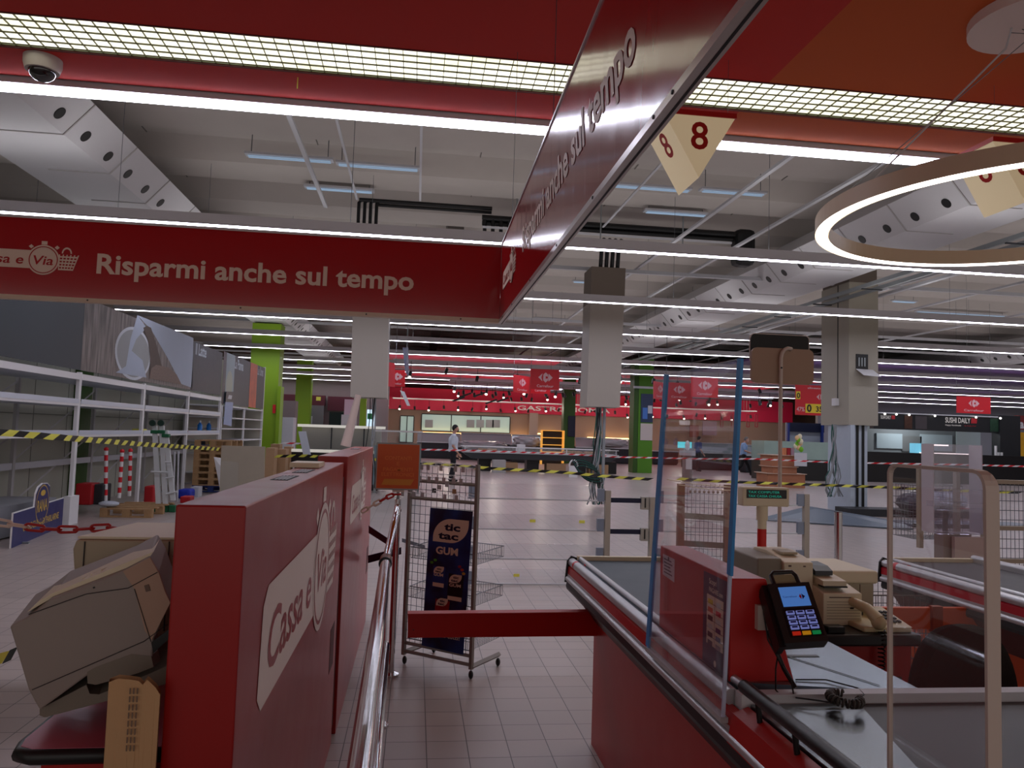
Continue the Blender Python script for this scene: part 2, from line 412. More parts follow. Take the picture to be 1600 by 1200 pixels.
# cold fluorescent fixtures on the deck
FL = M('fluorescent_dim', (170, 200, 225), 0.3, emit=(180, 210, 240), es=0.14)
k = 0
for (pa, pb, z_) in (((383, 232), (522, 245), 6.6), ((525, 246), (657, 258), 6.6), ((476, 285), (585, 292), 6.55), ((952, 281), (1080, 290), 6.6), ((1095, 288), (1195, 297), 6.6), ((1007, 322), (1104, 330), 6.5), ((1395, 465), (1430, 468), 6.5), ((835, 492), (885, 497), 6.5), ((895, 434), (925, 437), 6.5), ((1440, 480), (1560, 492), 6.5)):
    z = 6.4; A = az(*pa, z); B = az(*pb, z); y = (A.y + B.y) / 2
    r = empty('fluorescent_fixture', (A.x, y, z - .1), ['left', 'right'][A.x > 0] + '-hand bluish tube fixture on the ceiling deck, %s' % "nearest left,beside its twin,lower left,half behind the eight sign,right of the eight sign,above the black pipes,above the far column,left of the tan column,beside the tan column,far right".split(',')[k], 'light fixture', 'tube fixtures on the ceiling deck')
    k += 1
    MB().box(A.x, B.x, y - .1, y + .1, z - .1, z - .06).build('tray', LGREY, r)
    for x in (A.x + .1, B.x - .1): MB().tube([(x, y, z - .06), (x, y, 6.755)], .008, 4).build('hanger', WIRE, r)
    MB().tube([(A.x + .05, y - .04, z - .12), (B.x - .05, y - .04, z - .12)], .012, 8).tube([(A.x + .05, y + .04, z - .12), (B.x - .05, y + .04, z - .12)], .012, 8).build('tube', FL, r)

# black pipe bundle across the bay and drops into the cladding boxes
r = empty('pipe_bundle', (4, 15.9, 5.7), 'bundle of black insulated pipes crossing under the ceiling deck', 'pipes')
for i in range(4):
    MB().tube([(-1.35 + i * .12, 15.7, 5.3), (-1.35 + i * .12, 15.7, 6.20), (-1.30 + i * .12, 15.72, 6.26)], .035, 8).build('drop_pipe', BLACKM, r)
MB().tube([(-1.35, 15.7, 6.26), (1.4, 15.7, 6.26)], .045, 8).build('pipe', BLACKM, r); MB().tube([(-1.0, 15.78, 6.2), (1.4, 15.78, 6.2)], .035, 8).build('pipe', BLACKM, r)
for zz, yy in ((6.02, 15.6), (5.94, 15.68), (5.68, 15.62), (5.58, 15.7), (6.08, 15.75)):
    MB().tube([(1.2, yy, zz), (7.1, yy, zz)], .055, 8).build('pipe', BLACKM, r)
for k in range(4):
    MB().tube([(1.25 + k * .17, 15.6, 6.05), (1.25 + k * .17, 15.55, 5.6), (1.32 + k * .17, 15.55, 5.5)], .04, 8).build('drop_pipe', BLACKM, r)
    MB().tube([(3.95 + k * .13, 16.2, 5.9), (3.95 + k * .13, 16.4, 5.8), (3.95 + k * .13, 16.5, 5.2)], .045, 8).build('drop_pipe', BLACKM, r)
MB().bbox(1.45, 2.1, 15.5, 15.9, 5.42, 5.68, .03).build('valve_box', BLACKM, r)
MB().box(1.2, 6.6, 15.5, 15.54, 5.79, 5.83).build('strut', LGREY, r)
for x in (1.9, 3.7, 5.5): MB().tube([(x, 15.5, 5.45), (x, 15.5, 6.75)], .015, 6).build('hanger', GALV, r)
MB().bbox(6.7, 7.15, 15.45, 15.9, 5.35, 6.15, .12).build('pipe_elbow', BLACKM, r)
# ================================================================ hanging red stopwatch signs (an L over the lane)
def logo(wm, rm, pl, a0, b0, h, full=True, l=.001):
    """pill with wording, stopwatch and basket. a0 = left end, b0 = centre line, h = watch diameter"""
    R = h / 2; ca = a0 + 2.45 * h
    ph = .60 * h
    decal(wm, pl, [(a0 + .10 * h, b0 - ph / 2), (ca, b0 - ph / 2), (ca, b0 + ph / 2), (a0 + .16 * h, b0 + ph / 2), (a0 + .05 * h, b0 + ph * .36), (a0, b0 - ph * .36)], l)
    decal(wm, pl, circ(ca, b0, R, 36), l * 2)
    decal(wm, pl, [(ca - .09 * h, b0 + R * 1.02), (ca + .09 * h, b0 + R * 1.02), (ca + .09 * h, b0 + R * 1.25), (ca - .09 * h, b0 + R * 1.25)], l)
    for sg in (-1, 1):
        c = Vector((ca + sg * R * .80, b0 + R * .86)); 
        decal(wm, pl, [(c.x - .08 * h, c.y), (c.x, c.y - .07 * h), (c.x + .08 * h, c.y), (c.x, c.y + .07 * h)], l)
    for k in range(36):   # red ring on the watch face
        t0, t1 = 2 * math.pi * k / 36, 2 * math.pi * (k + 1) / 36
        q = [(ca + r * math.cos(t), b0 + r * math.sin(t)) for r, t in ((R * .90, t0), (R * .90, t1), (R * .84, t1), (R * .84, t0))]
        decal(rm, pl, q, l * 3)
    text2(rm, pl, 'Via', ca, b0 - .16 * h, .31 * h, l * 3, bold=.018, w=.62 * h, align='C', shear=.15)
    text2(rm, pl, 'Cassa e', a0 + .22 * h, b0 - .16 * h, .31 * h, l * 2, bold=.018, w=1.62 * h, shear=.15)
    # basket
    x0 = ca + R * .9; top = b0 + R * .42; bot = b0 - R * .62
    def bx(u, v): return (x0 + (.02 + u * (.62 - .16 * (1 - v))) * h, bot + (top - bot) * v)
    for v in range(6): decal(wm, pl, [bx(0, v / 5 - .0), bx(1, v / 5), bx(1, min(1, v / 5 + .10)), bx(0, min(1, v / 5 + .10))], l)
    for u in range(6): decal(wm, pl, [bx(u / 5 * .95, 0), bx(u / 5 * .95 + .06, 0), bx(u / 5 * .95 + .06, 1), bx(u / 5 * .95, 1)], l * 1.2)
    hc = x0 + .26 * h; hw = .16 * h
    for k in range(10):
        t0, t1 = math.pi * k / 10, math.pi * (k + 1) / 10
        decal(wm, pl, [(hc + r * math.cos(t), top + .04 * h + r * 1.3 * math.sin(t)) for r, t in ((hw, t0), (hw, t1), (hw * .72, t1), (hw * .72, t0))], l)

ZB, ZT = 2.385, 2.965
XS, YS = 0.593, 5.70
r = empty('hanging_sign', (-1.8, YS, ZB), 'deep red hanging sign reading Risparmi anche sul tempo, facing the camera across the lane', 'sign', 'red stopwatch signs forming an L')
MB().box(-5.2, XS - .001, YS, YS + .05, ZB + .03, ZT).build('sign_panel', SIGNRED, r)
MB().box(-5.2, XS - .001, YS - .004, YS + .054, ZB, ZB + .03).build('bottom_rail', CREAM, r)
MB().box(-5.2, XS - .001, YS - .004, YS + .054, ZT, ZT + .015).build('top_rail', ALU, r)
pl = Plane2((0, YS - .0005, 0), (1, 0, 0), (0, 0, 1))
wm, rm = MB(), MB()
text2(wm, pl, 'Risparmi anche sul tempo', -2.305, 2.60, .145, .001, bold=.034, w=2.245)
logo(wm, rm, pl, -3.19, 2.672, .215)
wm.build('lettering', OFFW, r); rm.build('red_lettering', SIGNRED, r)
for x in (-3.0, -2.35, -1.3, -.4, .3):
    MB().disc((x, YS - .004, ZB + .015), (0, -1, 0), .006, .003, 8).build('rivet', SHADOWG, r)
r = empty('hanging_sign', (XS, 3.2, ZB), 'glossy red hanging sign running toward the camera overhead, same slogan in steep perspective', 'sign', 'red stopwatch signs forming an L')
def sx(y): return XS - (YS - y) * .0129
T0, T1 = sx(.6), sx(YS + .05)
mb = MB(); N_ = 24
for i in range(N_ + 1):
    y_ = .6 + (YS + .05 - .6) * i / N_; t_ = sx(y_)
    mb.v += [Vector((XS, y_, ZB + .02)), Vector((XS + .03, y_, ZB + .02)), Vector((t_ + .03, y_, ZT + .01)), Vector((t_, y_, ZT + .01))]
    if i < N_:
        for k in range(4): mb.f.append([i * 4 + k, i * 4 + (k + 1) % 4, i * 4 + 4 + (k + 1) % 4, i * 4 + 4 + k]); mb.fm.append(0)
mb.f += [[0, 1, 2, 3], [4 * N_ + k for k in range(4)]]; mb.fm += [0, 0]
mb.build('sign_panel', SIGNRED, r)
MB().box(XS - .004, XS + .036, .6, YS + .054, ZB - .002, ZB + .022).build('bottom_rail', M('rail_silver', (196, 190, 186), .3, metal=.4), r)
MB().box(XS + .018, XS + .025, .6, YS + .05, ZB - .0035, ZB - .0015).build('rail_slot', SHADOWG, r)
MB().hexa([(T0 - .006, .6, ZT + .01), (T0 + .036, .6, ZT + .01), (T1 + .036, YS + .05, ZT + .01), (T1 - .006, YS + .05, ZT + .01), (T0 - .006, .6, ZT + .022), (T0 + .036, .6, ZT + .022), (T1 + .036, YS + .05, ZT + .022), (T1 - .006, YS + .05, ZT + .022)]).build('top_rail', ALU, r)
pl = Plane2((XS - .0005, 0, 0), (0, -1, 0), (0, 0, 1))
def lean(m_):
    for v in m_.v: v.x += (sx(v.y) - XS) * (v.z - ZB - .02) / (ZT - .01 - ZB) ; v.x -= .0015
wm, rm = MB(), MB()
text2(wm, pl, 'Risparmi anche sul tempo', -4.42, 2.63, .145, .001, bold=.034, w=2.40)
logo(wm, rm, pl, -5.50, 2.66, .215)
lean(wm); lean(rm)
wm.build('lettering', OFFW, r); rm.build('red_lettering', SIGNRED, r)
for y in (5.45, 4.9, 4.1, 3.3, 2.6, 1.9, 1.75):
    MB().disc((XS - .004, y, ZB + .01), (-1, 0, 0), .006, .003, 8).build('rivet', SHADOWG, r)
for y in (2.0, 3.6, 5.2):
    MB().tube([(XS + .015, y, ZT + .03), (XS + .015, y, SZ)], .002, 4).build('suspension_wire', WIRE, r)

# ================================================================ lane lamps with the figure 8
LAMP = M('lamp_film', (226, 214, 186), 0.5, emit=(236, 214, 168), es=0.12)
def lane_lamp(x, label):
    r = empty('lane_number_lamp', (x + .257, 5.2, 3.37), label, 'lane number lamp', 'lane number lamps')
    y0, y1, zt, zb, w_ = 5.0, 5.41, 3.81, 3.37, .514
    MB().prism([(x, y0, zt), (x + w_ / 2, y0, zb), (x + w_, y0, zt)], (0, y1 - y0, 0)).build('lamp_shade', LAMP, r)
    MB().box(x - .005, x + w_ + .01, y0 - .01, y1 + .01, zt, zt + .035).build('top_frame', REDP, r)
    mb = MB()
    text2(mb, Plane2((0, y0 - .001, 0), (1, 0, 0), (0, 0, 1)), '8', x + w_ / 2, 3.575, .20, .001, bold=.02, w=.125, align='C')
    a = Vector((-1, 0, 0)); u = Vector((-(w_ / 2), 0, zt - zb)).normalized(); rr = Vector((0, -1, 0))
    pl = Plane2((x + w_ / 2, (y0 + y1) / 2, zb), rr, u)
    text2(mb, pl, '8', 0, .25, .19, .001, bold=.02, w=.12, align='C')
    mb.build('number', REDP, r)
    for xx in (x + .04, x + w_ - .04):
        MB().tube([(xx, 5.03, zt + .03), (xx, 5.03, SZ)], .0015, 4).build('wire', WIRE, r)
lane_lamp(1.625, 'cream triangular lamp with a red figure 8, hanging beside the overhead red sign')
lane_lamp(4.125, 'cream triangular lamp partly hidden behind the ring lamp')

# ================================================================ ring lamp and canopy
rc = (3.76, 4.30); RR = 1.23; RZ_ = 2.98
r = empty('ring_lamp', (rc[0], rc[1], RZ_), 'large circular beige pendant lamp with a glowing white underside', 'pendant lamp')
mb = MB(); mg = MB(); N = 96
prof = [(RR, 0.0), (RR, .105), (RR - .085, .105), (RR - .085, 0.0)]
v = []; 
for k in range(N):
    t = 2 * math.pi * k / N
    v += [(rc[0] + a * math.cos(t), rc[1] + a * math.sin(t), RZ_ + b) for a, b in prof]
fs = []
for k in range(N):
    for q in range(3): fs.append((k * 4 + q, ((k + 1) % N) * 4 + q, ((k + 1) % N) * 4 + q + 1, k * 4 + q + 1))
mb.add(v, fs, False).build('ring_body', M('ring_beige', (212, 196, 168), 0.4), r)
v = []
for k in range(N):
    t = 2 * math.pi * k / N
    v += [(rc[0] + a * math.cos(t), rc[1] + a * math.sin(t), RZ_ + b) for a, b in ((RR - .004, .004), (RR - .02, -.006), (RR - .065, -.006), (RR - .081, .004))]
mg.add(v, [(k * 4 + q, k * 4 + q + 1, ((k + 1) % N) * 4 + q + 1, ((k + 1) % N) * 4 + q) for k in range(N) for q in range(3)], True)
mg.build('ring_diffuser', M('ring_glow', (255, 250, 245), .4, emit=(255, 244, 236), es=RING_POWER), r)
MB().cyl(3.71, 4.15, SZ - .065, SZ, .36, 40).build('canopy', M('canopy_white', (224, 212, 210), .45), r)
for k, t in enumerate((math.pi * .93, math.pi * 1.6, math.pi * .27)):
    p = (rc[0] + (RR - .04) * math.cos(t), rc[1] + (RR - .04) * math.sin(t), RZ_ + .1)
    MB().tube([(3.71 - .12 * math.cos(t), 4.15 + .05 * k, SZ - .065), (3.71, 4.15, SZ - .12), p], .003, 5).build('suspension_cable', WIRE, r)
MB().tube([(3.6, 4.2, SZ - .065), (3.56, 4.2, SZ - .2), (3.2, 4.5, 3.6), (2.75, 4.75, 3.07)], .006, 6).build('power_cord', LGREY, r)

# dome camera on the soffit
r = empty('dome_camera', (-2.89, 5.96, SZ - .16), 'white dome security camera on the red soffit', 'security camera')
MB().tube([(-2.89, 5.96, SZ), (-2.89, 5.96, SZ - .05), (-2.89, 5.96, SZ - .10)], [.13, .13, .115], 28).build('camera_base', M('camera_white', (196, 188, 182), .4), r)
MB().sphere((-2.89, 5.96, SZ - .095), .095, 20, (1, 1, .85)).build('camera_dome', M('smoked_dome', (20, 22, 26), .06, coat=1), r)
# thin hook strip hanging from the soffit
MB().box(-1.02, -1.012, 5.9, 5.904, SZ - .09, SZ).build('hanging_hook', YEL, None, 'tiny yellow tag hanging from the red soffit', 'tag')
# ================================================================ self-checkout: red panels, rails, printers
def panel(x0, x1, y0, y1, zt, label, lg, stickers):
    r = empty('self_checkout_divider', ((x0 + x1) / 2, (y0 + y1) / 2, 0), label, 'checkout divider', 'red self-checkout dividers')
    MB().bbox(x0, x1, y0, y1, 0.0, zt, .004).build('panel_body', RED, r)
    pl = Plane2((x1 + .0005, 0, 0), (0, 1, 0), (0, 0, 1))
    wm, rm = MB(), MB(); logo(wm, rm, pl, *lg)
    wm.build('printed_logo', M('logo_white', (240, 228, 218), .45), r); rm.build('printed_wording', RED, r)
    for (a, b) in stickers:
        MB().box(a[0], b[0], a[1], b[1], zt, zt + .0015).build('sticker', SHADOWG, r)
        for q in range(4):
            xx = a[0] + (b[0] - a[0]) * (.15 + .2 * q)
            MB().box(xx, xx + (b[0] - a[0]) * .08, a[1] + .03, b[1] - .03, zt + .0015, zt + .002).build('sticker_print', LGREY, r)
    MB().box(x1, x1 + .001, y1 - .28, y1 - .1, .42, .62).build('inset_plate', M('dark_red', (80, 12, 14), .5), r)
panel(-.498, -.354, 1.70, 3.93, 1.378, 'near red self-checkout divider with the Cassa e Via stopwatch logo', (1.93, 1.0, .50), [((-.455, 2.52), (-.40, 2.76)), ((-.455, 2.95), (-.40, 3.2))])
panel(-.498, -.345, 4.05, 6.40, 1.405, 'far red self-checkout divider just beyond the near one, a sticker on top', (4.35, 1.12, .36), [((-.455, 5.5), (-.40, 5.8))])
MB().box(-.49, -.36, 3.93, 4.05, .05, 1.30).build('divider_filler', M('dark_red', (80, 12, 14), .5), None, 'dark red filler strip in the gap between the two dividers', 'filler')
MB().box(-.52, -.40, 3.3, 3.5, 1.38, 1.40).build('cream_strip', BEIGE, None, 'cream strip lying at the far end of the near divider top', 'strip')

# chrome guard rail
r = empty('guard_rail', (-.1, 4.95, 0), 'chrome guard rail with a flanged post beside the red dividers', 'guard rail')
MB().tube([(-.072, .7, .85), (-.112, 3.1, .85), (-.132, 4.15, .85), (-.132, 4.2, .855)], .027, 20).build('top_tube', CHROME, r)
MB().tube([(-.132, 4.12, .85), (-.13, 4.2, .86), (-.115, 4.55, .95), (-.097, 4.88, 1.05), (-.097, 4.95, 1.06)], .021, 16).build('rising_tube', CHROME, r)
MB().tube([(-.132, 4.10, .849), (-.132, 4.19, .857)], .033, 20).build('coupling', M('coupling_brown', (120, 88, 76), .3, metal=.6), r)
MB().tube([(-.132, 4.09, .85), (-.132, 4.10, .85)], .035, 20).build('coupling_ring', BLACK, r)
MB().tube([(-.06, .7, .42), (-.10, 3.1, .42), (-.115, 4.12, .42)], .024, 16).build('lower_tube', CHROME, r)
MB().cyl(-.097, 4.97, 0, 1.11, .020, 16).build('post', CHROME, r)
MB().cyl(-.13, 4.14, 0, .85, .020, 16).build('post', CHROME, r)
MB().cyl(-.097, 4.97, 0, .015, .05, 20).build('post_flange', CHROME, r)
MB().cyl(-.13, 4.14, 0, .015, .05, 20).build('post_flange', CHROME, r)
MB().cyl(-.097, 4.97, 1.03, 1.045, .024, 16).build('post_collar', BLACK, r)

# plastic chains
def chain(pts, L, mats, name, label, seg, rl=.004, wd=.012):
    mb = MB(); P = [Vector(p) for p in pts]
    d = [0]
    for a, b in zip(P, P[1:]): d.append(d[-1] + (b - a).length)
    n = int(d[-1] / L)
    def at(s):
        for i in range(len(P) - 1):
            if s <= d[i + 1] + 1e-6: return P[i].lerp(P[i + 1], (s - d[i]) / (d[i + 1] - d[i]))
        return P[-1]
    for k in range(n):
        a = at(k * L - .1 * L if k else 0); b = at(min(d[-1], (k + 1) * L + .1 * L)); t = (b - a).normalized()
        up = Vector((0, 0, 1)) if k % 2 else Vector((0, 1, 0)); s = t.cross(up).normalized()
        c = (a + b) / 2; h = (b - a).length / 2
        ring = [c + t * (h - wd) * (1 if -90 < (q * 30) % 360 - 0 < 90 or (q * 30) % 360 > 270 else -1) + t * wd * math.cos(math.radians(q * 30)) + s * wd * math.sin(math.radians(q * 30)) for q in range(12)]
        mb.mat(seg(k)); mb.tube(ring, rl, 6, closed=True)
    return mb.build(name, mats, None, label, 'chain')
A = ay(-10, 815, 2.9); B = ay(60, 826, 2.9); Cc = ay(110, 828, 2.9); D = ay(178, 823, 2.9)
chain([A, B, Cc, D, ay(290, 852, 2.9)], .055, [OFFW, REDP], 'barrier_chain', 'white and red plastic chain crossing behind the printers', lambda k: 0 if k < 2 else 1, .005, .011)
chain([ay(565, 800, 4.9), ay(590, 785, 4.9), ay(612, 773, 4.93), ay(628, 772, 4.95)], .045, [OFFW, REDP], 'barrier_chain', 'short red and white chain end looped on the guard rail post', lambda k: 1 if k > 2 else 0, .006, .012)

# orange payment sign on the post
r = empty('payment_sign', (-.1, 4.96, 1.15), 'orange framed sign CONTANTI E PAGAMENTI ELETTRONICI on the rail post', 'sign')
MB().bbox(-.246, .036, 4.95, 4.968, 1.168, 1.468, .004).build('sign_frame', GALV, r)
MB().box(-.237, .027, 4.9475, 4.95, 1.178, 1.459).build('sign_face', ORANGE, r)
ORL = M('orange_letter', (226, 120, 44), .45); pl = Plane2((0, 4.947, 0), (1, 0, 0), (0, 0, 1)); mb = MB()
for s_, z_, w_ in (('CONTANTI', 1.360, .17), ('E', 1.325, .018), ('PAGAMENTI', 1.288, .185), ('ELETTRONICI', 1.256, .205)):
    text2(mb, pl, s_, -.105, z_, .024, .0006, bold=.02, w=w_, align='C')
mb.build('lettering', ORL, r)
mb = MB(); decal(mb, pl, [(-.205, 1.20), (-.02, 1.20), (.0, 1.238), (-.19, 1.238)], .0006); mb.build('yellow_banner', M('amber_banner', (214, 140, 40), .45), r)
MB().box(-.135, -.06, 4.952, 4.966, 1.155, 1.168).build('clip', TAN, r)
MB().cyl(-.097, 4.962, 1.11, 1.16, .01, 10).build('stub', GALV, r)

# ------------------------------------------------ pink till table, printers and bag at lower left
r = empty('till_table', (-.85, 1.9, 0), 'pink-topped till table with a black rounded edge', 'table')
PINK = M('pink_laminate', (214, 112, 138), .35)
pts = [(-.825, 1.84), (-.815, 1.80), (-.785, 1.785), (-.505, 1.785), (-.505, 2.50), (-.80, 2.50), (-.83, 2.1)]
MB().prism([(x, y, .835) for x, y in pts], (0, 0, .012)).build('tabletop', PINK, r)
MB().tube([(x, y, .830) for x, y in pts], .017, 10, closed=True).build('edge_bumper', RUBBER, r)
MB().prism([(x + .03 if x < -.6 else x, y + (.03 if y < 2 else 0), 0) for x, y in pts], (0, 0, .82)).build('cabinet_body', REDP, r)
mb = MB(); mb.quad(az(100, 1125, .8475), az(165, 1085, .8475), az(165, 1120, .8475), az(140, 1125, .8475)); 
# rear printer, upright
r = empty('receipt_printer', (-.72, 2.4, .85), 'boxy beige printer standing upright behind the tilted one', 'printer')
pr = [ay(119, 843, 2.2), ay(290, 845, 2.2), Vector((-.5, 2.2, .85)), Vector((-.82, 2.2, .85)), ay(126, 905, 2.2), ay(115, 892, 2.2), ay(113, 858, 2.2)]
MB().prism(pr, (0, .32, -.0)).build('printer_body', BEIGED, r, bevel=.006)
a, b_ = ay(119, 843, 2.2), ay(290, 845, 2.2)
MB().prism([a + Vector((0, .01, .001)), b_ + Vector((0, .01, .001)), b_ + Vector((0, .31, .004)), a + Vector((.05, .31, .004))], (0, 0, .006)).build('printer_lid', BEIGE, r)
for px in (132, 264):
    p = ay(px, 846, 2.198); MB().box(p.x, p.x + .002, 2.196, 2.2, p.z - .24, p.z).build('seam', SHADOWG, r)
for k in range(9):
    p = ay(270, 868 + k * 9, 2.198); MB().box(p.x, p.x + .03, 2.196, 2.2, p.z - .003, p.z).build('vent_slot', SHADOWG, r)
# front printer, tipped on its corner
r = empty('laser_printer', (-.72, 1.9, .89), 'grey-beige desktop printer tipped on its side in front of the other', 'printer')
Y0 = 1.86
GP = M('printer_greybeige', (150, 140, 134), .5, noise=.02); GPW = M('printer_warm_panel', (176, 146, 126), .5)
def poly(ps, y): return [ay(px, py, y) for px, py in ps]
body = poly([(15, 979), (44, 964), (80, 936), (196, 891), (234, 871), (248, 895), (258, 925), (266, 942), (240, 1000), (238, 1028), (150, 1046), (120, 1068), (90, 1090), (62, 1110), (55, 1098), (44, 1077)], Y0)
MB().prism(body, (-.06, .24, .02)).build('printer_body', GP, r, bevel=.004)
MB().prism(poly([(192, 893), (234, 871), (248, 895), (258, 925), (266, 942), (237, 1000), (226, 985), (210, 920)], Y0 - .002), (0, .006, 0)).build('side_panel', GPW, r)
mb = MB()
for a, c in (((45, 960), (135, 928)), ((135, 928), (200, 919)), ((200, 919), (246, 894)), ((50, 1078), (225, 1002)), ((225, 1002), (262, 975)), ((210, 920), (236, 1003))):
    p, q = ay(*a, Y0 - .003), ay(*c, Y0 - .003); mb.tube([p, q], .0009, 5)
mb.build('seam', SHADOWG, r)
MB().prism(poly([(42, 957), (80, 935), (196, 890), (234, 870), (240, 862), (195, 880), (82, 927), (60, 940)], Y0 + .02), (-.05, .2, .0)).build('top_lid', BEIGE, r)
MB().prism(poly([(236, 1004), (266, 982), (266, 996), (240, 1020)], Y0 - .004), (0, .02, 0)).build('paper_slot', BLACK, r)
# paper tray below with its grip hole
MB().prism(poly([(62, 1108), (135, 1070), (140, 1084), (155, 1085), (240, 1050), (262, 1040), (262, 1068), (150, 1100), (70, 1121), (62, 1118)], Y0 + .02), (-.05, .2, .01)).build('paper_tray', M('tray_brown', (128, 120, 108), .5), r)
MB().prism(poly([(136, 1050), (150, 1042), (205, 1022), (236, 1025), (240, 1042), (215, 1052), (150, 1070), (137, 1068)], Y0 - .001), (0, .05, 0)).build('tray_grip', M('tray_brown', (128, 120, 108), .5), r)
MB().prism(poly([(225, 915), (232, 913), (235, 923), (228, 925)], Y0 - .004), (0, .003, 0)).build('brand_plate', BROWN, r)
MB().disc(ay(147, 918, Y0 - .001), (0, -1, 0), .002, .002, 8).build('screw', BLACK, r)
mb = MB()
for a, b_, c in (((118, 915), (130, 902), (138, 905)), ((138, 905), (143, 896), (150, 902)), ((120, 912), (135, 908), (150, 903)), ((155, 900), (158, 890), (162, 898))):
    mb.prism(poly([a, b_, c], Y0 + .05), (0.0, .08, 0))
mb.build('broken_flap', BEIGE, r)
# paper bag
r = empty('paper_bag', (-.54, 1.7, 0), 'tall brown paper sack with a torn top in front of the divider', 'bag')
BAG = M('kraft_paper', (196, 158, 116), .8, noise=.06)
top = [(170, 1066), (185, 1060), (205, 1062), (217, 1064), (223, 1070), (230, 1062), (243, 1074), (250, 1085)]
fr = [ay(x, y, 1.66) for x, y in top]; bk = [ay(x + 2, y - 6, 1.76) for x, y in top]
fb = [Vector((p.x, 1.66, .0)) for p in fr]; bb = [Vector((p.x, 1.76, .0)) for p in bk]
for i, p in enumerate(fb): p.y += .004 * (-1) ** i
n = len(fr)
mb = MB(); mb.add(fr + fb, [(i, i + 1, n + i + 1, n + i) for i in range(n - 1)]); mb.add(bk + bb, [(i, i + 1, n + i + 1, n + i) for i in range(n - 1)])
mb.quad(fr[0], fb[0], bb[0], bk[0]); mb.quad(fr[-1], fb[-1], bb[-1], bk[-1]); mb.build('bag_body', BAG, r)
mb = MB(); pl = Plane2((-.535, 1.654, .89), (0, 0, 1), (-1, 0, 0))
for k in range(3):
    for q in range(8): decal(mb, pl, [(q * .016, k * .007), (q * .016 + .012, k * .007), (q * .016 + .012, k * .007 + .003), (q * .016, k * .007 + .003)], 0)
mb.build('fine_print', M('bag_print', (120, 100, 84), .8), r)
# ================================================================ checkout counter (right)
def till(dx, dy, y0, y1, tint, label, full):
    """moulded conveyor counter. y1 = far end; profile on the customer side at x = .80"""
    r = empty('checkout_counter', (1.05 + dx, (y0 + y1) / 2, 0), label, 'checkout counter', 'checkout counters')
    X = .80 + dx
    MB().box(X + .14, X + .56, y0, y1 - .08, 0, .76).build('counter_body', REDP if full else M('orange_paint', (216, 88, 26), .4), r)
    MB().prism([(X + .03, y0, .76), (X + .13, y0, .62), (X + .5, y0, .62), (X + .5, y0, .76)], (0, y1 - .05 - y0, 0)).build('under_edge', M('dark_red', (80, 12, 14), .5), r)
    MB().prism([(X, y0, .775), (X + .005, y0, .76), (X + .06, y0, .76), (X + .06, y0, .80), (X + .005, y0, .80)], (0, y1 - .02 - y0, 0)).build('rubber_bumper', RUBBER, r)
    MB().tube([(X + .012, y0, .81), (X + .012, y1 - .01, .81)], .014, 12).build('lower_rail', ALU, r)
    MB().box(X + .01, X + .055, y0, y1 - .01, .82, .835).build('rail_web', ALU, r)
    MB().prism([(X + .012, y0, .835), (X + .03, y0, .835), (X + .035, y0, .875), (X + .015, y0, .87)], (0, y1 - y0, 0)).build('red_stripe', REDP if full else M('crimson_stripe', (190, 30, 50), .4), r)
    ys = y0 if not full else 1.92
    MB().tube([(X + .035, ys, .892), (X + .035, y1, .892)], .022, 16).build('upper_rail', ALU, r)
    MB().tube([(X + .075, ys, .912), (X + .075, y1, .912)], .012, 12).build('inner_rail', ALU, r)
    MB().prism([(X - .002, y1, .79), (X + .06, y1, .79), (X + .06, y1, .915), (X + .03, y1, .925), (X + .008, y1, .90)], (0, .012, 0)).build('end_cap', BLACK, r)
    MB().box(X + .06, X + .56, y1 - .02, y1 + .012, .87, .925).build('end_bar', BEIGE, r)
    MB().box(X + .055, X + .56, (2.72 if full else y0), y1 - .02, .895, .905).build('conveyor_belt', tint, r)
    MB().box(X + .56, X + .60, (2.75 if full else y0), y1, .74, .925).build('inner_side', ALU if not full else GREY, r)
    MB().box(X + .05, X + .56, (2.75 if full else y0), y1 - .01, .76, .893).build('belt_box', GREY, r)
    if not full:
        MB().tube([(X + .58, y0, .925), (X + .58, y1, .925)], .02, 12).build('upper_rail', ALU, r)
    for k, yy in enumerate((y1 - .10, y1 - .16)):
        MB().tube([(X + .035 + .04 * k, yy, .892 + .012 * k), (X + .035 + .04 * k, yy - .03, .892 + .012 * k)], .0226 if k == 0 else .0145, 16).build('red_sticker', SIGNRED2, r)
    return r
r = till(0, 0, 1.0, 3.95, BELT, 'red checkout counter with chrome rails and a blue-grey belt, beside the lane', True)
# scanner top, payment ledge, near belt
MB().add([(.86, 2.72, .905), (.86, 2.0, .905), (1.36, 1.90, .905), (1.37, 2.72, .905), (.86, 2.72, .78), (.86, 2.0, .78), (1.36, 1.90, .78), (1.37, 2.72, .78)],
         [(0, 1, 2, 3), (4, 7, 6, 5), (0, 4, 5, 1), (1, 5, 6, 2), (2, 6, 7, 3), (3, 7, 4, 0)]).build('scanner_plate', M('scanner_steel', (128, 140, 150), .22, metal=.8), r)
MB().add([(1.0, 2.6, .907), (1.0, 2.55, .907), (1.1, 2.3, .907), (1.26, 1.95, .907), (1.266, 1.955, .907), (1.1, 2.32, .907)], [(0, 1, 2, 3, 4, 5)]).build('plate_groove', SHADOWG, r)
MB().box(1.03, 1.24, 2.22, 2.24, .905, .9065).build('scanner_window', BLACK, r)
MB().box(.84, 3.2, 1.875, 1.915, .86, .912).build('cross_ledge', LGREY, r)
MB().box(.86, 1.45, 1.0, 1.868, .80, .8875).build('bed_core', STEEL, r)
P1, P2 = az(1345, 1104, .889), az(1432, 1200, .889)
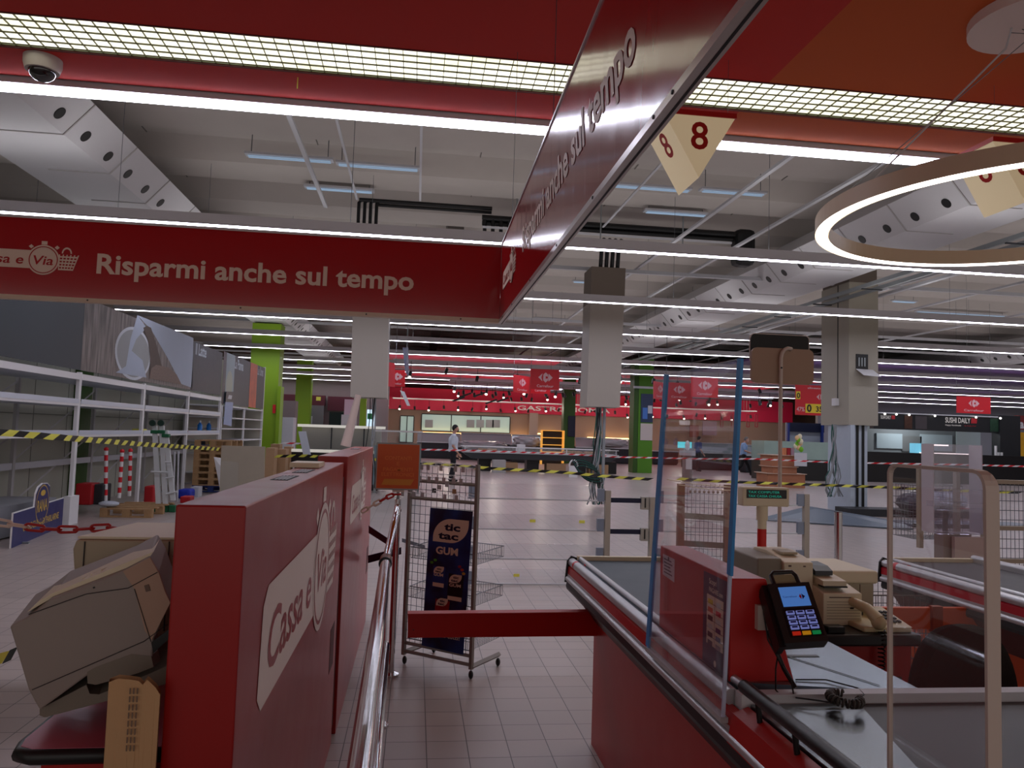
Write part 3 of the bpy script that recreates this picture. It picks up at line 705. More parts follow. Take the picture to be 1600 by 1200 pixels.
MB().prism([(.86, 1.0, .8872), (.86, 1.866, .8872), (P1.x, 1.866, .8872), (P1.x, P1.y, .8872), (P2.x, P2.y, .8872), (P2.x + .12, 1.0, .8872)], (0, 0, .0045)).build('steel_bed', STEEL, r)
MB().box(.95, 3.2, 1.0, 1.867, .80, .8895).build('outfeed_belt', BELTD, r)
MB().prism([(.86, 1.0, .83), (.855, 1.0, .885), (.815, 1.0, .87), (.80, 1.0, .80)], (0, .87, 0)).build('sloping_apron', REDP, r)
MB().tube([(.83, 1.84, .945), (.828, 1.5, .945), (.826, 1.0, .945)], .0165, 16).build('bumper_tube', M('scuffed_black', (22, 24, 26), .35, noise=.3, nscale=25), r)
for y in (1.78, 1.6, 1.2):
    MB().tube([(.835, y, .945), (.845, y, .87)], .007, 8).build('tube_bracket', BLACK, r)
# red box on the counter
r = empty('card_terminal_stand', (.95, 2.3, .905), 'red box housing on the counter with a payment poster on its side', 'till housing')
z1 = 1.178
P8 = [(.862, 2.0, .90), (1.045, 2.0, .905), (1.045, 2.60, .905), (.862, 2.60, .90), (.862, 2.0, z1), (.962, 2.0, z1), (.955, 2.60, z1), (.862, 2.60, z1)]
MB().hexa(P8).build('housing', REDP, r, bevel=.003)
pl = Plane2((.8615, 0, 0), (0, -1, 0), (0, 0, 1))
def onx(px, py): p = ax(px, py, .8615); return (-p.y, p.z)
mb = MB(); decal(mb, pl, [(-2.195, .90), (-2.012, .90), (-2.012, 1.165), (-2.195, 1.165)], .0006); mb.build('poster', M('violet_poster', (44, 32, 72), .35), r)
mb = MB(); decal(mb, pl, [(-2.165, .965), (-2.045, .965), (-2.045, 1.105), (-2.165, 1.105)], .0012); mb.build('poster_grid', M('poster_cream', (222, 196, 178), .5), r)
cols = [(226, 196, 40), (200, 190, 190), (220, 80, 40), (190, 40, 60), (60, 30, 50), (200, 200, 200), (200, 190, 190), (70, 30, 90), (60, 40, 60), (90, 90, 130), (80, 60, 80), (150, 120, 130)]
for k, c in enumerate(cols):
    a = -2.155 + (k % 2) * .058; b_ = 1.088 - (k // 2) * .0232
    mb = MB(); decal(mb, pl, [(a, b_ - .008), (a + .036, b_ - .008), (a + .036, b_ + .006), (a, b_ + .006)], .0018); mb.build('card_logo', M('logo_%d' % k, c, .5), r)
mb = MB()
for k in range(1, 6): decal(mb, pl, [(-2.165, 1.105 - k * .0233), (-2.045, 1.105 - k * .0233), (-2.045, 1.1065 - k * .0233), (-2.165, 1.1065 - k * .0233)], .0018)
decal(mb, pl, [(-2.106, .965), (-2.104, .965), (-2.104, 1.105), (-2.106, 1.105)], .0018); mb.build('grid_rule', NAVYD, r)
mb = MB(); text2(mb, pl, 'Scopri', -2.15, 1.137, .016, .0012, bold=.02); text2(mb, pl, 'PAGARE con', -2.15, 1.114, .014, .0012, bold=.02, w=.10); decal(mb, pl, circ(-2.10, .922, .009, 14), .0012)
mb.build('poster_wording', OFFW, r)
mb = MB(); decal(mb, pl, [(-2.57, 1.085), (-2.45, 1.08), (-2.45, 1.155), (-2.57, 1.155)], .0006); mb.build('label_sheet', M('label_white', (200, 190, 196), .5), r)
mb = MB()
for k in range(5): decal(mb, pl, [(-2.555, 1.095 + k * .011), (-2.47 - .01 * (k % 3), 1.095 + k * .011), (-2.47 - .01 * (k % 3), 1.099 + k * .011), (-2.555, 1.099 + k * .011)], .0012)
decal(mb, pl, circ(-2.51, 1.147, .007, 12), .0012); mb.build('label_print', M('label_ink', (60, 40, 70), .5), r)
# clear screen with blue film edges
r = empty('clear_screen', (.80, 2.2, .85), 'clear acrylic hygiene screen with blue edges standing on the chrome rail', 'screen')
q = [ax(1011, 1010, .798), ax(1128, 1122, .798), ax(1155, 560, .798), ax(1040, 585, .798)]
MB().prism(q, (.006, 0, 0)).build('acrylic_sheet', CLEARL, r)
def edge(a, b, wd, name, mt):
    t = (b - a).normalized(); s = Vector((0, 1, 0)) - t * t.y; s.normalize(); s *= wd
    MB().prism([a - s / 2, a + s / 2, b + s / 2, b - s / 2], (.008, 0, 0)).build(name, mt, r)
mid = q[1].lerp(q[2], .40)
edge(q[0] + Vector((-.001, 0, 0)), q[3] + Vector((-.001, 0, 0)), .030, 'blue_edge', BLUEEDGE); edge(mid + Vector((-.001, 0, 0)), q[2] + Vector((-.001, 0, 0)), .022, 'blue_edge', BLUEEDGE)
edge(q[1] + Vector((-.001, 0, 0)), mid + Vector((-.001, 0, 0)), .008, 'polished_edge', M('polished_acrylic', (190, 200, 225), .2))
MB().box(.792, .812, 1.89, 2.53, .838, .852).build('screen_foot', M('clear_grey', (176, 176, 180), .3), r)

# payment terminal
r = empty('payment_terminal', (1.0, 1.88, .98), 'black card payment terminal with lit blue screen and keys', 'payment terminal')
# frame of the terminal face in space: four corners
TL, TR, BR_, BL = ay(1207, 917, 1.97), ay(1262, 914, 1.97), ay(1291, 997, 1.86), ay(1232, 1003, 1.86)
uu = (TR - TL).normalized(); vv = (TL - BL).normalized(); nn = uu.cross(vv).normalized(); vv = nn.cross(uu)
W_, H_ = (TR - TL).length, (TL - BL).length
pl = Plane2((BL + BR_) / 2, uu, vv)
def slab(pts, l0, l1, name, mt, rr=r):
    mb = MB(); mb.prism([pl.p(a, b, l0) for a, b in pts], pl.n * (l1 - l0)); return mb.build(name, mt, rr)
h2 = W_ / 2; sk = -(W_ * .0)
off = ((TL + TR) / 2 - (BL + BR_) / 2).dot(uu)
def sh(a, b): return (a + off * b / H_, b)
def rect(a0, a1, b0, b1): return [sh(a0, b0), sh(a1, b0), sh(a1, b1), sh(a0, b1)]
slab(rect(-h2 * 1.22, h2 * 1.12, -.005, H_ * 1.04), -.034, 0, 'terminal_body', M('terminal_black', (40, 38, 38), .4))
slab(rect(-h2 * 1.5, -h2 * 1.15, -.01, H_ * 1.05), -.045, -.008, 'side_shield', BLACK)
slab(rect(-h2 * .72, h2 * .82, H_ * .60, H_ * .96), 0, .0012, 'screen', M('terminal_screen', (60, 120, 200), .2, emit=(86, 136, 214), es=.22))
slab(rect(-h2 * .85, h2 * .98, H_ * .06, H_ * .56), 0, .001, 'keypad_plate', BLACK)
KEY = M('lit_key', (90, 100, 170), .4, emit=(150, 160, 240), es=.16)
for k in range(12):
    a = -h2 * .70 + (k % 3) * h2 * .54; b_ = H_ * (.48 - .088 * (k // 3))
    slab(rect(a, a + h2 * .44, b_ - H_ * .030, b_ + H_ * .030), .001, .004, 'key', KEY)
    slab(rect(a + h2 * .06, a + h2 * .36, b_ - H_ * .006, b_ + H_ * .022), .004, .0045, 'key_legend', M('key_blue', (40, 44, 110), .4))
for k, c in enumerate(((220, 50, 30), (226, 160, 30), (20, 160, 90))):
    a = -h2 * .70 + k * h2 * .54; slab(rect(a, a + h2 * .44, H_ * .085, H_ * .145), .001, .004, 'colour_key', M('key_c%d' % k, c, .4, emit=c, es=.12))
mb = MB(); text2(mb, pl, 'Carrefour', off * .78 - h2 * .62, H_ * .76, H_ * .035, .0016, w=h2 * .8); mb.build('screen_wording', M('screen_ink', (40, 70, 150), .4), r)
slab([sh(h2 * .28, H_ * .77), sh(h2 * .38, H_ * .72), sh(h2 * .42, H_ * .77), sh(h2 * .38, H_ * .82)], .0012, .0018, 'screen_emblem', M('key_red2', (190, 40, 60), .4))
slab([sh(h2 * .45, H_ * .72), sh(h2 * .62, H_ * .77), sh(h2 * .45, H_ * .82)], .0012, .0018, 'screen_emblem', M('key_blue', (40, 44, 110), .4))
mb = MB(); hp = [sh(-h2 * .75, H_ * 1.03), sh(-h2 * .80, H_ * 1.24), sh(-h2 * .62, H_ * 1.30), sh(h2 * .45, H_ * 1.30), sh(h2 * .62, H_ * 1.22), sh(h2 * .66, H_ * 1.03)]
mb.tube([pl.p(a, b, -.012) for a, b in hp], .006, 8); mb.build('receipt_hood', M('terminal_black', (40, 38, 38), .4), r)
slab([(a * .86 + .002, H_ * 1.03 + (b - H_ * 1.03) * .8) for a, b in hp], -.014, -.012, 'hood_window', M('hood_window_mat', (150, 142, 112), .3))
p0 = pl.p(0, H_ * .1, -.03)
MB().tube([p0, (1.04, 1.97, 1.06), (1.0, 2.0, 1.08)], .008, 8).build('mount_arm', BLACK, r)
q0 = ay(1187, 962, 1.995)
MB().box(q0.x - .012, q0.x + .035, 1.98, 1.999, q0.z - .035, q0.z + .03).build('wall_bracket', TAN, r)
MB().tube([ay(1200, 985, 1.97), ay(1212, 1015, 1.95), ay(1225, 1045, 1.93), ay(1243, 1075, 1.90)], .006, 8).build('stem', BLACK, r)
MB().tube([ay(1193, 955, 1.97), ay(1200, 1000, 1.96), ay(1222, 1040, 1.93), ay(1236, 1062, 1.90), ay(1240, 1085, 1.88), ay(1225, 1092, 1.88), ay(1212, 1078, 1.9), ay(1212, 1045, 1.93), ay(1216, 1020, 1.95)], .0022, 6).build('cable', BLACK, r)
# coiled cord and leads on the plate
r = empty('spiral_cable', (1.11, 2.0, .906), 'dark curly handset cord bundled on the steel plate', 'cord')
cpt = []; c0 = az(1320, 1088, .925)
N = 150
for k in range(N):
    t = k / (N - 1); th = math.radians(60 + 290 * t); ph = 2 * math.pi * 17 * t
    cx_, cy_ = c0.x + .033 * math.cos(th), c0.y + .040 * math.sin(th)
    rr = .0095
    cpt.append((cx_ + rr * math.cos(ph) * math.cos(th), cy_ + rr * math.cos(ph) * math.sin(th), .920 + rr * math.sin(ph)))
MB().tube(cpt, .0032, 6).build('coil', M('cord_grey', (66, 62, 58), .5), r)
MB().tube([az(1243, 1062, .908), az(1290, 1062, .910), az(1340, 1075, .91), az(1350, 1085, .911), az(1335, 1098, .910)], .002, 6).build('lead', SHADOWG, r)
MB().tube([az(1243, 1090, .908), az(1275, 1094, .910), az(1300, 1098, .913)], .0022, 6).build('lead', SHADOWG, r)

# clear screen with tan frame, right
r = empty('framed_screen', (.87, 1.2, .9), 'clear screen in a tan rounded frame rising from the near counter', 'screen')
A, B = (1.405, .0045), (1.13, .013)
XF = .895
zt = 1.514
def strip(pts, ws, tk=.005):
    """flat band following pts in the x = XF plane, width ws along X"""
    mb = MB(); n = len(pts); v = []
    for i, (y, z) in enumerate(pts):
        a = pts[max(0, i - 1)]; b = pts[min(n - 1, i + 1)]; t = Vector((0, b[0] - a[0], b[1] - a[1])).normalized(); nr = Vector((0, -t.z, t.y)) * tk
        for sx, sn in ((-1, -1), (1, -1), (1, 1), (-1, 1)):
            v.append(Vector((XF + sx * ws[i] / 2, y, z)) + nr * sn * .5)
    f = [(i * 4 + k, i * 4 + (k + 1) % 4, (i + 1) * 4 + (k + 1) % 4, (i + 1) * 4 + k) for i in range(n - 1) for k in range(4)] + [(0, 3, 2, 1), tuple(4 * (n - 1) + k for k in range(4))]
    return mb.add(v, f)
F0, N0 = 1.352, 1.095
pts = [(F0, .889), (F0, 1.49)] + [(F0 - .02 + .02 * math.cos(math.radians(t)), 1.494 + .02 * math.sin(math.radians(t))) for t in (15, 35, 55, 75, 90)] + [(N0 + .03 + .03 * math.cos(math.radians(t)), 1.484 + .03 * math.sin(math.radians(t))) for t in (90, 110, 130, 150, 165, 180)] + [(N0, .889)]
ws = [.008, .008] + [.009] * 5 + [.016, .018, .02, .022, .023, .023] + [.023]
strip(pts, ws, .006).build('frame_band', TAN, r)
MB().prism([(XF, F0, .89), (XF, F0, 1.512), (XF, N0, 1.512), (XF, N0, .89)], (.002, 0, 0)).build('acrylic_sheet', CLEARL, r)

# ------------------------------------------------ till table with devices behind the counter
r = empty('device_table', (1.75, 3.05, 0), 'black-topped red side table carrying the printers and phone', 'table')
MB().bbox(1.40, 1.96, 2.76, 3.45, .785, .83, .008).build('tabletop', M('black_edge_top', (38, 36, 40), .35), r)
MB().box(1.43, 1.94, 2.80, 3.42, 0, .785).build('cabinet_body', REDP, r)
MB().box(1.68, 1.90, 2.795, 2.80, .45, .66).build('panel_recess', M('recess_grey', (90, 84, 84), .6), r)
# tall device with curved top (A)
def dev(label, name='receipt_printer'): return label
r = empty('receipt_printer', (1.56, 3.1, .83), 'tall beige printer with a curved lid, left of the devices on the table', 'printer', 'beige till devices')
MB().prism([(1.51, 2.98, .83), (1.51, 2.98, 1.062), (1.51, 3.05, 1.078), (1.51, 3.15, 1.09), (1.51, 3.26, 1.085), (1.51, 3.30, 1.06), (1.51, 3.30, .83)], (.125, 0, 0)).build('printer_body', BEIGE, r, bevel=.004)
MB().box(1.405, 1.51, 3.0, 3.3, .83, 1.075).build('side_module', M('taupe_plastic', (140, 132, 116), .5), r, bevel=.006)
MB().box(1.535, 1.605, 3.05, 3.14, 1.083, 1.094).build('lid_button', BEIGED, r, bevel=.003)
MB().box(1.528, 1.54, 2.978, 2.98, 1.045, 1.052).build('status_plate', BROWN, r)
MB().box(1.592, 1.602, 2.978, 2.98, 1.045, 1.05).build('status_plate', BROWN, r)
# cash printer (B)
r = empty('receipt_printer', (1.72, 2.95, .83), 'beige receipt printer with a ribbed front and dark grey cutter on top', 'printer', 'beige till devices')
MB().prism([(1.635, 2.90, .83), (1.635, 2.90, .955), (1.635, 3.0, .975), (1.635, 3.2, .975), (1.635, 3.2, .83)], (.165, 0, 0)).build('printer_body', BEIGE, r, bevel=.004)
for k in range(7):
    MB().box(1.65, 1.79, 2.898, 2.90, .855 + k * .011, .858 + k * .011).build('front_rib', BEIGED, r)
MB().box(1.66, 1.76, 2.897, 2.90, .938, .942).build('paper_slot', BROWN, r)
MB().box(1.748, 1.762, 2.896, 2.90, .895, .901).build('switch', BLACK, r)
MB().prism([(1.645, 2.92, .975), (1.645, 2.92, 1.0), (1.645, 3.1, 1.02), (1.645, 3.1, .975)], (.10, 0, 0)).build('top_cover', BEIGE, r)
MB().prism([(1.645, 2.98, 1.012), (1.645, 2.98, 1.03), (1.645, 3.02, 1.045), (1.645, 3.1, 1.05), (1.645, 3.12, 1.015)], (.075, 0, 0)).build('cutter', M('slate_plastic', (60, 64, 70), .4), r)
MB().box(1.645, 1.745, 2.912, 2.96, .975, .981).build('cutter_gap', BLACK, r)
# printer (C)
r = empty('receipt_printer', (1.86, 3.2, .83), 'wide beige printer at the back right of the table', 'printer', 'beige till devices')
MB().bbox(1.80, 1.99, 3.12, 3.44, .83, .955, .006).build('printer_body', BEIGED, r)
MB().bbox(1.78, 2.0, 3.10, 3.44, .955, 1.01, .01).build('printer_lid', BEIGE, r)
MB().box(1.80, 1.86, 3.09, 3.10, .94, .955).build('paper_slot', BROWN, r)
MB().box(1.925, 1.927, 3.117, 3.12, .83, .95).build('seam', BROWN, r)
# telephone
r = empty('telephone', (1.80, 2.88, .83), 'cream desk telephone on the table corner', 'telephone')
CRM = M('phone_cream', (214, 202, 160), .4)
MB().prism([(1.74, 2.79, .83), (1.94, 2.79, .83), (1.94, 2.99, .83), (1.74, 2.99, .83)], (0, 0, .02)).build('phone_base', CRM, r, bevel=.006)
MB().prism([(1.86, 2.79, .85), (1.86, 2.99, .85), (1.86, 2.99, .885)], (.08, 0, 0)).build('key_ramp', CRM, r)
hs = [(1.735, 3.0, .885), (1.74, 2.96, .915), (1.76, 2.90, .925), (1.785, 2.84, .91), (1.80, 2.79, .875)]
MB().tube(hs, [.026, .021, .019, .021, .026], 10).build('handset', CRM, r)
MB().sphere((1.735, 3.0, .877), .028, 12).build('earpiece', CRM, r); MB().sphere((1.80, 2.79, .868), .028, 12).build('mouthpiece', CRM, r)
nk = Vector((0, .2, .035)).normalized(); pk = Plane2((1.872, 2.81, .8555), (1, 0, 0), (0, .985, .172))
for k in range(12):
    mb = MB(); a = (k % 3) * .019; b_ = .02 + (k // 3) * .030; mb.prism([pk.p(a + x, b_ + y, 0) for x, y in ((0, 0), (.012, 0), (.012, .015), (0, .015))], pk.n * .005); mb.build('phone_key', SHADOWG, r)
sp = [(1.80 + .012 * math.cos(k * .9), 2.77 - .012 * math.sin(k * .9) - .0 * k, .845 - k * .0022) for k in range(70)]
MB().tube(sp, .003, 5).build('curly_cord', BLACK, r)
MB().bbox(1.585, 1.655, 2.775, 2.82, .83, .856, .004).build('badge_reader', BLACK, None, 'small black gadget on the table edge left of the telephone', 'gadget')
MB().bbox(1.53, 1.565, 2.78, 2.84, .83, .868, .004).build('cable_box', BLACK, None, 'black connector block beside the payment terminal', 'connector')

# customer display on its red and beige pole
r = empty('customer_display', (1.565, 3.38, .83), 'beige customer display with green lettering on a red and cream pole', 'customer display')
MB().bbox(1.49, 1.715, 3.34, 3.40, 1.255, 1.342, .006).build('display_housing', BEIGE, r)
MB().box(1.508, 1.70, 3.337, 3.34, 1.292, 1.332).build('display_window', BLACK, r)
mb = MB(); pl = Plane2((0, 3.3365, 0), (1, 0, 0), (0, 0, 1)); text2(mb, pl, 'TAX COMPUTER', 1.515, 1.315, .011, .0005, w=.15); text2(mb, pl, 'TAX CASSA CHIUSA', 1.515, 1.297, .011, .0005, w=.16)
mb.build('display_lettering', M('vfd_green', (20, 160, 130), .4, emit=(30, 150, 130), es=.3), r)
MB().cyl(1.60, 3.375, 1.19, 1.26, .026, 20).build('pole_socket', BEIGE, r); MB().cyl(1.60, 3.375, 1.15, 1.2, .020, 20).build('pole_upper', BEIGE, r)
MB().cyl(1.60, 3.375, 1.0, 1.15, .0205, 20).build('pole_lower', M('pole_red', (200, 28, 22), .4), r); MB().cyl(1.60, 3.375, .83, 1.0, .018, 16).build('pole_foot', BEIGE, r)
# double-sided lane board on a hooked pole
r = empty('lane_board', (1.80, 3.6, 0), 'tan rounded lane board with a black board behind it on a hooked pole', 'sign board')
pl = Plane2((0, 3.6, 0), (1, 0, 0), (0, 0, 1))
MB().prism([pl.p(a, b, 0) for a, b in rrect(1.645, 1.972, 1.842, 2.02, .03)], (0, .02, 0)).build('front_board', M('board_tan', (166, 136, 114), .5), r)
MB().prism([pl.p(a, b, -.05) for a, b in rrect(1.662, 1.975, 1.95, 2.098, .02)], (0, .02, 0)).build('back_board_rim', TAN, r)
MB().prism([pl.p(a, b, -.048) for a, b in rrect(1.662, 1.970, 1.95, 2.094, .02)], (0, .01, 0)).build('back_board', M('board_black', (16, 14, 16), .5), r)
MB().tube([(1.790, 3.585, 0), (1.790, 3.585, 1.97), (1.796, 3.585, 1.995), (1.808, 3.585, 2.012), (1.826, 3.585, 2.02), (1.845, 3.59, 2.018), (1.85, 3.61, 2.015)], .0095, 12).build('hooked_pole', TAN, r)
MB().disc((1.788, 3.575, 1.92), (0, -1, 0), .005, .002, 10).build('pole_screw', BLACK, r)
MB().cyl(1.79, 3.585, 0, .012, .12, 24).build('pole_base', TAN, r)

# chair behind the counter
r = empty('till_chair', (1.83, 2.25, 0), 'dark upholstered till chair with a rounded backrest behind the counter', 'chair')
CH = M('chair_cloth', (46, 42, 40), .95, noise=.1, nscale=60, spec=.05)
def chx(t): return 1.725 + .20 * math.cos(t), .70 + .30 * math.sin(t)
mb = MB(); out = [ (1.735 + .185 * math.copysign(abs(math.cos(t)) ** .75, math.cos(t)), .68 + .315 * math.copysign(abs(math.sin(t)) ** .85, math.sin(t))) for t in [2 * math.pi * k / 40 for k in range(40)]]
mb.prism([(x, 2.22, z) for x, z in out], (0, .06, 0)); o = mb.build('backrest', CH, r, bevel=.02)
MB().bbox(1.54, 1.95, 2.26, 2.66, .44, .52, .03).build('seat', CH, r)
MB().cyl(1.745, 2.46, .08, .44, .03, 14).build('gas_column', BLACK, r)
MB().tube([(1.745, 2.25, .6), (1.745, 2.28, .42), (1.745, 2.4, .42)], .02, 8).build('back_bar', BLACK, r)
for k in range(5):
    t = 2 * math.pi * k / 5; MB().tube([(1.745, 2.46, .10), (1.745 + .26 * math.cos(t), 2.46 + .26 * math.sin(t), .06)], .018, 8).build('leg', BLACK, r)
    MB().sphere((1.745 + .26 * math.cos(t), 2.46 + .26 * math.sin(t), .028), .028, 10).build('caster', BLACK, r)

# ------------------------------------------------ red gate bar across the lane
r = empty('gate_bar', (.5, 3.75, .5), 'red steel gate bar closing the lane, fixed to the counter', 'gate')
a0 = ay(637, 958, 3.62); a1 = ay(637, 997, 3.62); b0 = ay(940, 955, 3.80); b1 = ay(940, 994, 3.80)
D = Vector((.0, .03, 0))
MB().hexa([a1, b1, b1 + D, a1 + D, a0, b0, b0 + D, a0 + D]).build('bar', REDP, r, bevel=.003)
t = Vector((0, -.014, 0)); MB().hexa([a0 + t - Vector((0, 0, .006)), b0 + t - Vector((0, 0, .006)), b0 + D, a0 + D, a0 + t, b0 + t, b0 + D + Vector((0, 0, .004)), a0 + D + Vector((0, 0, .004))]).build('bar_lip', REDP, r)
MB().box(b0.x - .02, b0.x + .03, 3.79, 3.84, b1.z - .015, b0.z + .005).build('hinge_bracket', M('dark_red', (80, 12, 14), .5), r)
MB().disc(ay(646, 984, 3.615), (0, -1, 0), .003, .002, 8).build('bolt', BLACK, r)

# ================================================================ second checkout further right
r = till(1.80, 0, 2.2, 4.03, BELTD, 'second checkout with a grey belt and red-striped chrome rail, at the right edge', False)
r = empty('gate_bar', (2.6, 3.0, .6), 'orange steel gate bar behind the till chair', 'gate')
a0, a1, b0, b1 = ay(1385, 966, 3.0), ay(1385, 1000, 3.0), ay(1640, 968, 3.0), ay(1640, 1002, 3.0)
a0, a1, b0, b1 = Vector((1.97, 3.35, .80)), Vector((1.97, 3.35, .70)), Vector((2.76, 3.35, .80)), Vector((2.76, 3.35, .70))
ORP = M('orange_paint', (216, 88, 26), .4)
MB().hexa([a1, b1, b1 + D, a1 + D, a0, b0, b0 + D, a0 + D]).build('bar', ORP, r, bevel=.004)
MB().box(2.42, 2.47, 3.33, 3.36, .69, .81).build('bar_joint', M('orange_dark', (150, 60, 20), .5), r)
# wire basket under it
def wirebox(mb, x0, x1, y0, y1, z0, z1, n=10, nz=4, rr=.002):
    for k in range(n + 1):
        x = x0 + (x1 - x0) * k / n
        for y in (y0, y1): mb.tube([(x, y, z0), (x, y, z1)], rr, 4)
        mb.tube([(x, y0, z0), (x, y1, z0)], rr, 4)
    m_ = max(2, int(n * (y1 - y0) / (x1 - x0)))
    for k in range(m_ + 1):
        y = y0 + (y1 - y0) * k / m_
        for x in (x0, x1): mb.tube([(x, y, z0), (x, y, z1)], rr, 4)
        mb.tube([(x0, y, z0), (x1, y, z0)], rr, 4)
    for k in range(nz + 1):
        z = z0 + (z1 - z0) * k / nz; q = rr * (1.8 if k == nz else 1)
        mb.tube([(x0, y0, z), (x1, y0, z), (x1, y1, z), (x0, y1, z)], q, 4, closed=True)
mb = MB(); wirebox(mb, 2.20, 2.68, 3.62, 4.02, .30, .80, 16, 8); mb.build('wire_basket', WIRE, None, 'tall wire dump basket standing behind the orange bar', 'basket')
mb = MB(); wirebox(mb, 2.05, 2.60, 3.0, 3.28, .02, .42, 16, 6); mb.build('wire_basket', WIRE, None, 'low wire shopping basket on the floor under the orange bar', 'basket')
# ================================================================ gum rack
GR = Vector((.404, 4.90, 0)); GL = Vector((-.023, 5.226, 0)); U = (GR - GL).normalized(); Wd = (GR - GL).length; Vb = Vector((-U.y, U.x, 0))
r = empty('wire_display_rack', (.19, 5.06, 0), 'grey wire display rack on casters with a blue chewing gum poster', 'display rack')
FR = M('rack_grey_paint', (136, 130, 124), .45)
def gp(u, v, z): return GL + U * u + Vb * v + Vector((0, 0, z))
def gbar(mb, a, b, wx=.014):
    """rectangular bar between two (u, v, z) points"""
    A, B = gp(*a), gp(*b); mb.tube([A, B], wx * 1.15, 4)
for u in (0, Wd): mb = MB(); gbar(mb, (u, 0, .06), (u, 0, 1.345 if u else 1.30)); mb.build('upright', FR, r)
for z in (.085, .14, 1.10, 1.215): mb = MB(); gbar(mb, (0, 0, z), (Wd, 0, z), .010); mb.build('crossbar', FR, r)
for u in (0, Wd): mb = MB(); gbar(mb, (u, 0, .075), (u, .34, .075), .015); mb.build('foot', FR, r)
for u in (.01, Wd):
    for v in (0, .33): MB().sphere(gp(u, v, .027), .027, 12, (.6, 1, 1)).build('caster', BLACK, r)
mb = MB()
n = 12
for k in range(1, n): mb.tube([gp(Wd * k / n, 0, .14), gp(Wd * k / n, 0, 1.32)], .0018, 4)
z = .17
while z < 1.33: mb.tube([gp(0, 0, z), gp(Wd, 0, z)], .0018, 4); z += .055
mb.build('wire_grid', WIRE, r)
def tray(z, label=None):
    mb = MB(); v0, v1 = .01, .36
    c = [gp(.02, v0, z), gp(Wd - .02, v0, z), gp(Wd - .0, v1, z + .02), gp(.0, v1, z + .02)]
    t = [p + Vector((0, 0, .07)) for p in c]
    mb.tube(t, .003, 4, closed=True); mb.tube(c, .002, 4, closed=True)
    for k in range(29):
        s = k / 28; mb.tube([c[0].lerp(c[1], s), c[3].lerp(c[2], s)], .0015, 3)
        for a, b in ((c[2], c[3]), (c[0], c[1])): mb.tube([a.lerp(b, s), a.lerp(b, s) + Vector((0, 0, .07))], .0013, 3)
    for k in range(19):
        s = k / 18
        for a, b in ((c[1], c[2]), (c[0], c[3])): mb.tube([a.lerp(b, s), a.lerp(b, s) + Vector((0, 0, .07))], .0013, 3)
    mb.build('wire_tray', WIRE, r)
for z in (.17, .44, .70): tray(z)
# poster
pg = Plane2(gp(0, -.012, 0), U, (0, 0, 1)); pg.n = -Vb
def gq(px, py):
    d = ray(px, py); o = pg.o; t = (o - EYE).dot(pg.n) / d.dot(pg.n); q = EYE + d * t; return ((q - o).dot(pg.r), q.z)
q4 = [gq(659, 1008), gq(724, 1023), gq(739, 799), gq(672.7, 793)]
PB = bpy.data.materials.new('gum_poster_blue'); PB.use_nodes = True; nt = PB.node_tree; b = nt.nodes['Principled BSDF']
tc = nt.nodes.new('ShaderNodeTexCoord'); wv = nt.nodes.new('ShaderNodeTexNoise'); wv.inputs['Scale'].default_value = 5
rp = nt.nodes.new('ShaderNodeValToRGB'); rp.color_ramp.elements[0].color = (.005, .008, .05, 1); rp.color_ramp.elements[1].color = (.01, .045, .22, 1)
rp.color_ramp.elements[0].position = .4; rp.color_ramp.elements[1].position = .62
nt.links.new(tc.outputs['Object'], wv.inputs[0]); nt.links.new(wv.outputs['Fac'], rp.inputs[0]); nt.links.new(rp.outputs[0], b.inputs['Base Color']); b.inputs['Roughness'].default_value = .35
mb = MB(); mb.prism([pg.p(a, b_, 0) for a, b_ in q4], pg.n * .002); po = mb.build('poster', PB, r)
# local poster coords: s across 0..1, t down 0..1
def pq(s, t):
    top = Vector(q4[3]).lerp(Vector(q4[2]), s); bot = Vector(q4[0]).lerp(Vector(q4[1]), s); return tuple(top.lerp(bot, t))
pl = Plane2(pg.p(*pq(0, 0), 0), pg.p(*pq(1, 0), 0) - pg.p(*pq(0, 0), 0), pg.p(*pq(0, 0), 0) - pg.p(*pq(0, 1), 0))
pl.n = pg.n.copy(); PW = (pg.p(*pq(1, 0)) - pg.p(*pq(0, 0))).length; PH = (pg.p(*pq(0, 1)) - pg.p(*pq(0, 0))).length
LEAF = M('poster_cream_leaf', (226, 206, 186), .4); INK = M('poster_ink', (10, 14, 50), .4)
def leaf(cx, cy, w, h, l, mt=LEAF, nm='printed_badge'):
    x0, x1, y0, y1 = cx - w / 2, cx + w / 2, cy - h / 2, cy + h / 2; rw, rh = w * .5, h * .8
    pts = [(x0, y0)] + [(x1 - rw + rw * math.sin(t), y0 + rh - rh * math.cos(t)) for t in [1.5708 * k / 10 for k in range(11)]] + [(x1, y1)]
    pts += [(x0 + rw - rw * math.sin(t), y1 - rh + rh * math.cos(t)) for t in [1.5708 * k / 10 for k in range(11)]]
    mb = MB(); decal(mb, pl, pts, l); mb.build(nm, mt, r)
def tt(cx, cy, w, l, extra=None):
    leaf(cx, cy, w, w * .56, l)
    mb = MB(); text2(mb, pl, 'tic', cx + w * .04, cy + w * .01, w * .17, l + .0006, bold=.05, w=w * .46, align='C'); text2(mb, pl, 'tac', cx - w * .06, cy - w * .20, w * .17, l + .0006, bold=.05, w=w * .58, align='C')
    mb.build('badge_wording', INK, r)
tt(PW * .52, -PH * .155, PW * .82, .0026)
mb = MB(); text2(mb, pl, 'GUM', PW * .46, -PH * .325, PH * .052, .003, bold=.05, w=PW * .52, align='C'); text2(mb, pl, 'Provali tutti!', PW * .52, -PH * .915, PH * .03, .003, bold=.015, w=PW * .72, align='C'); mb.build('poster_wording', LEAF, r)
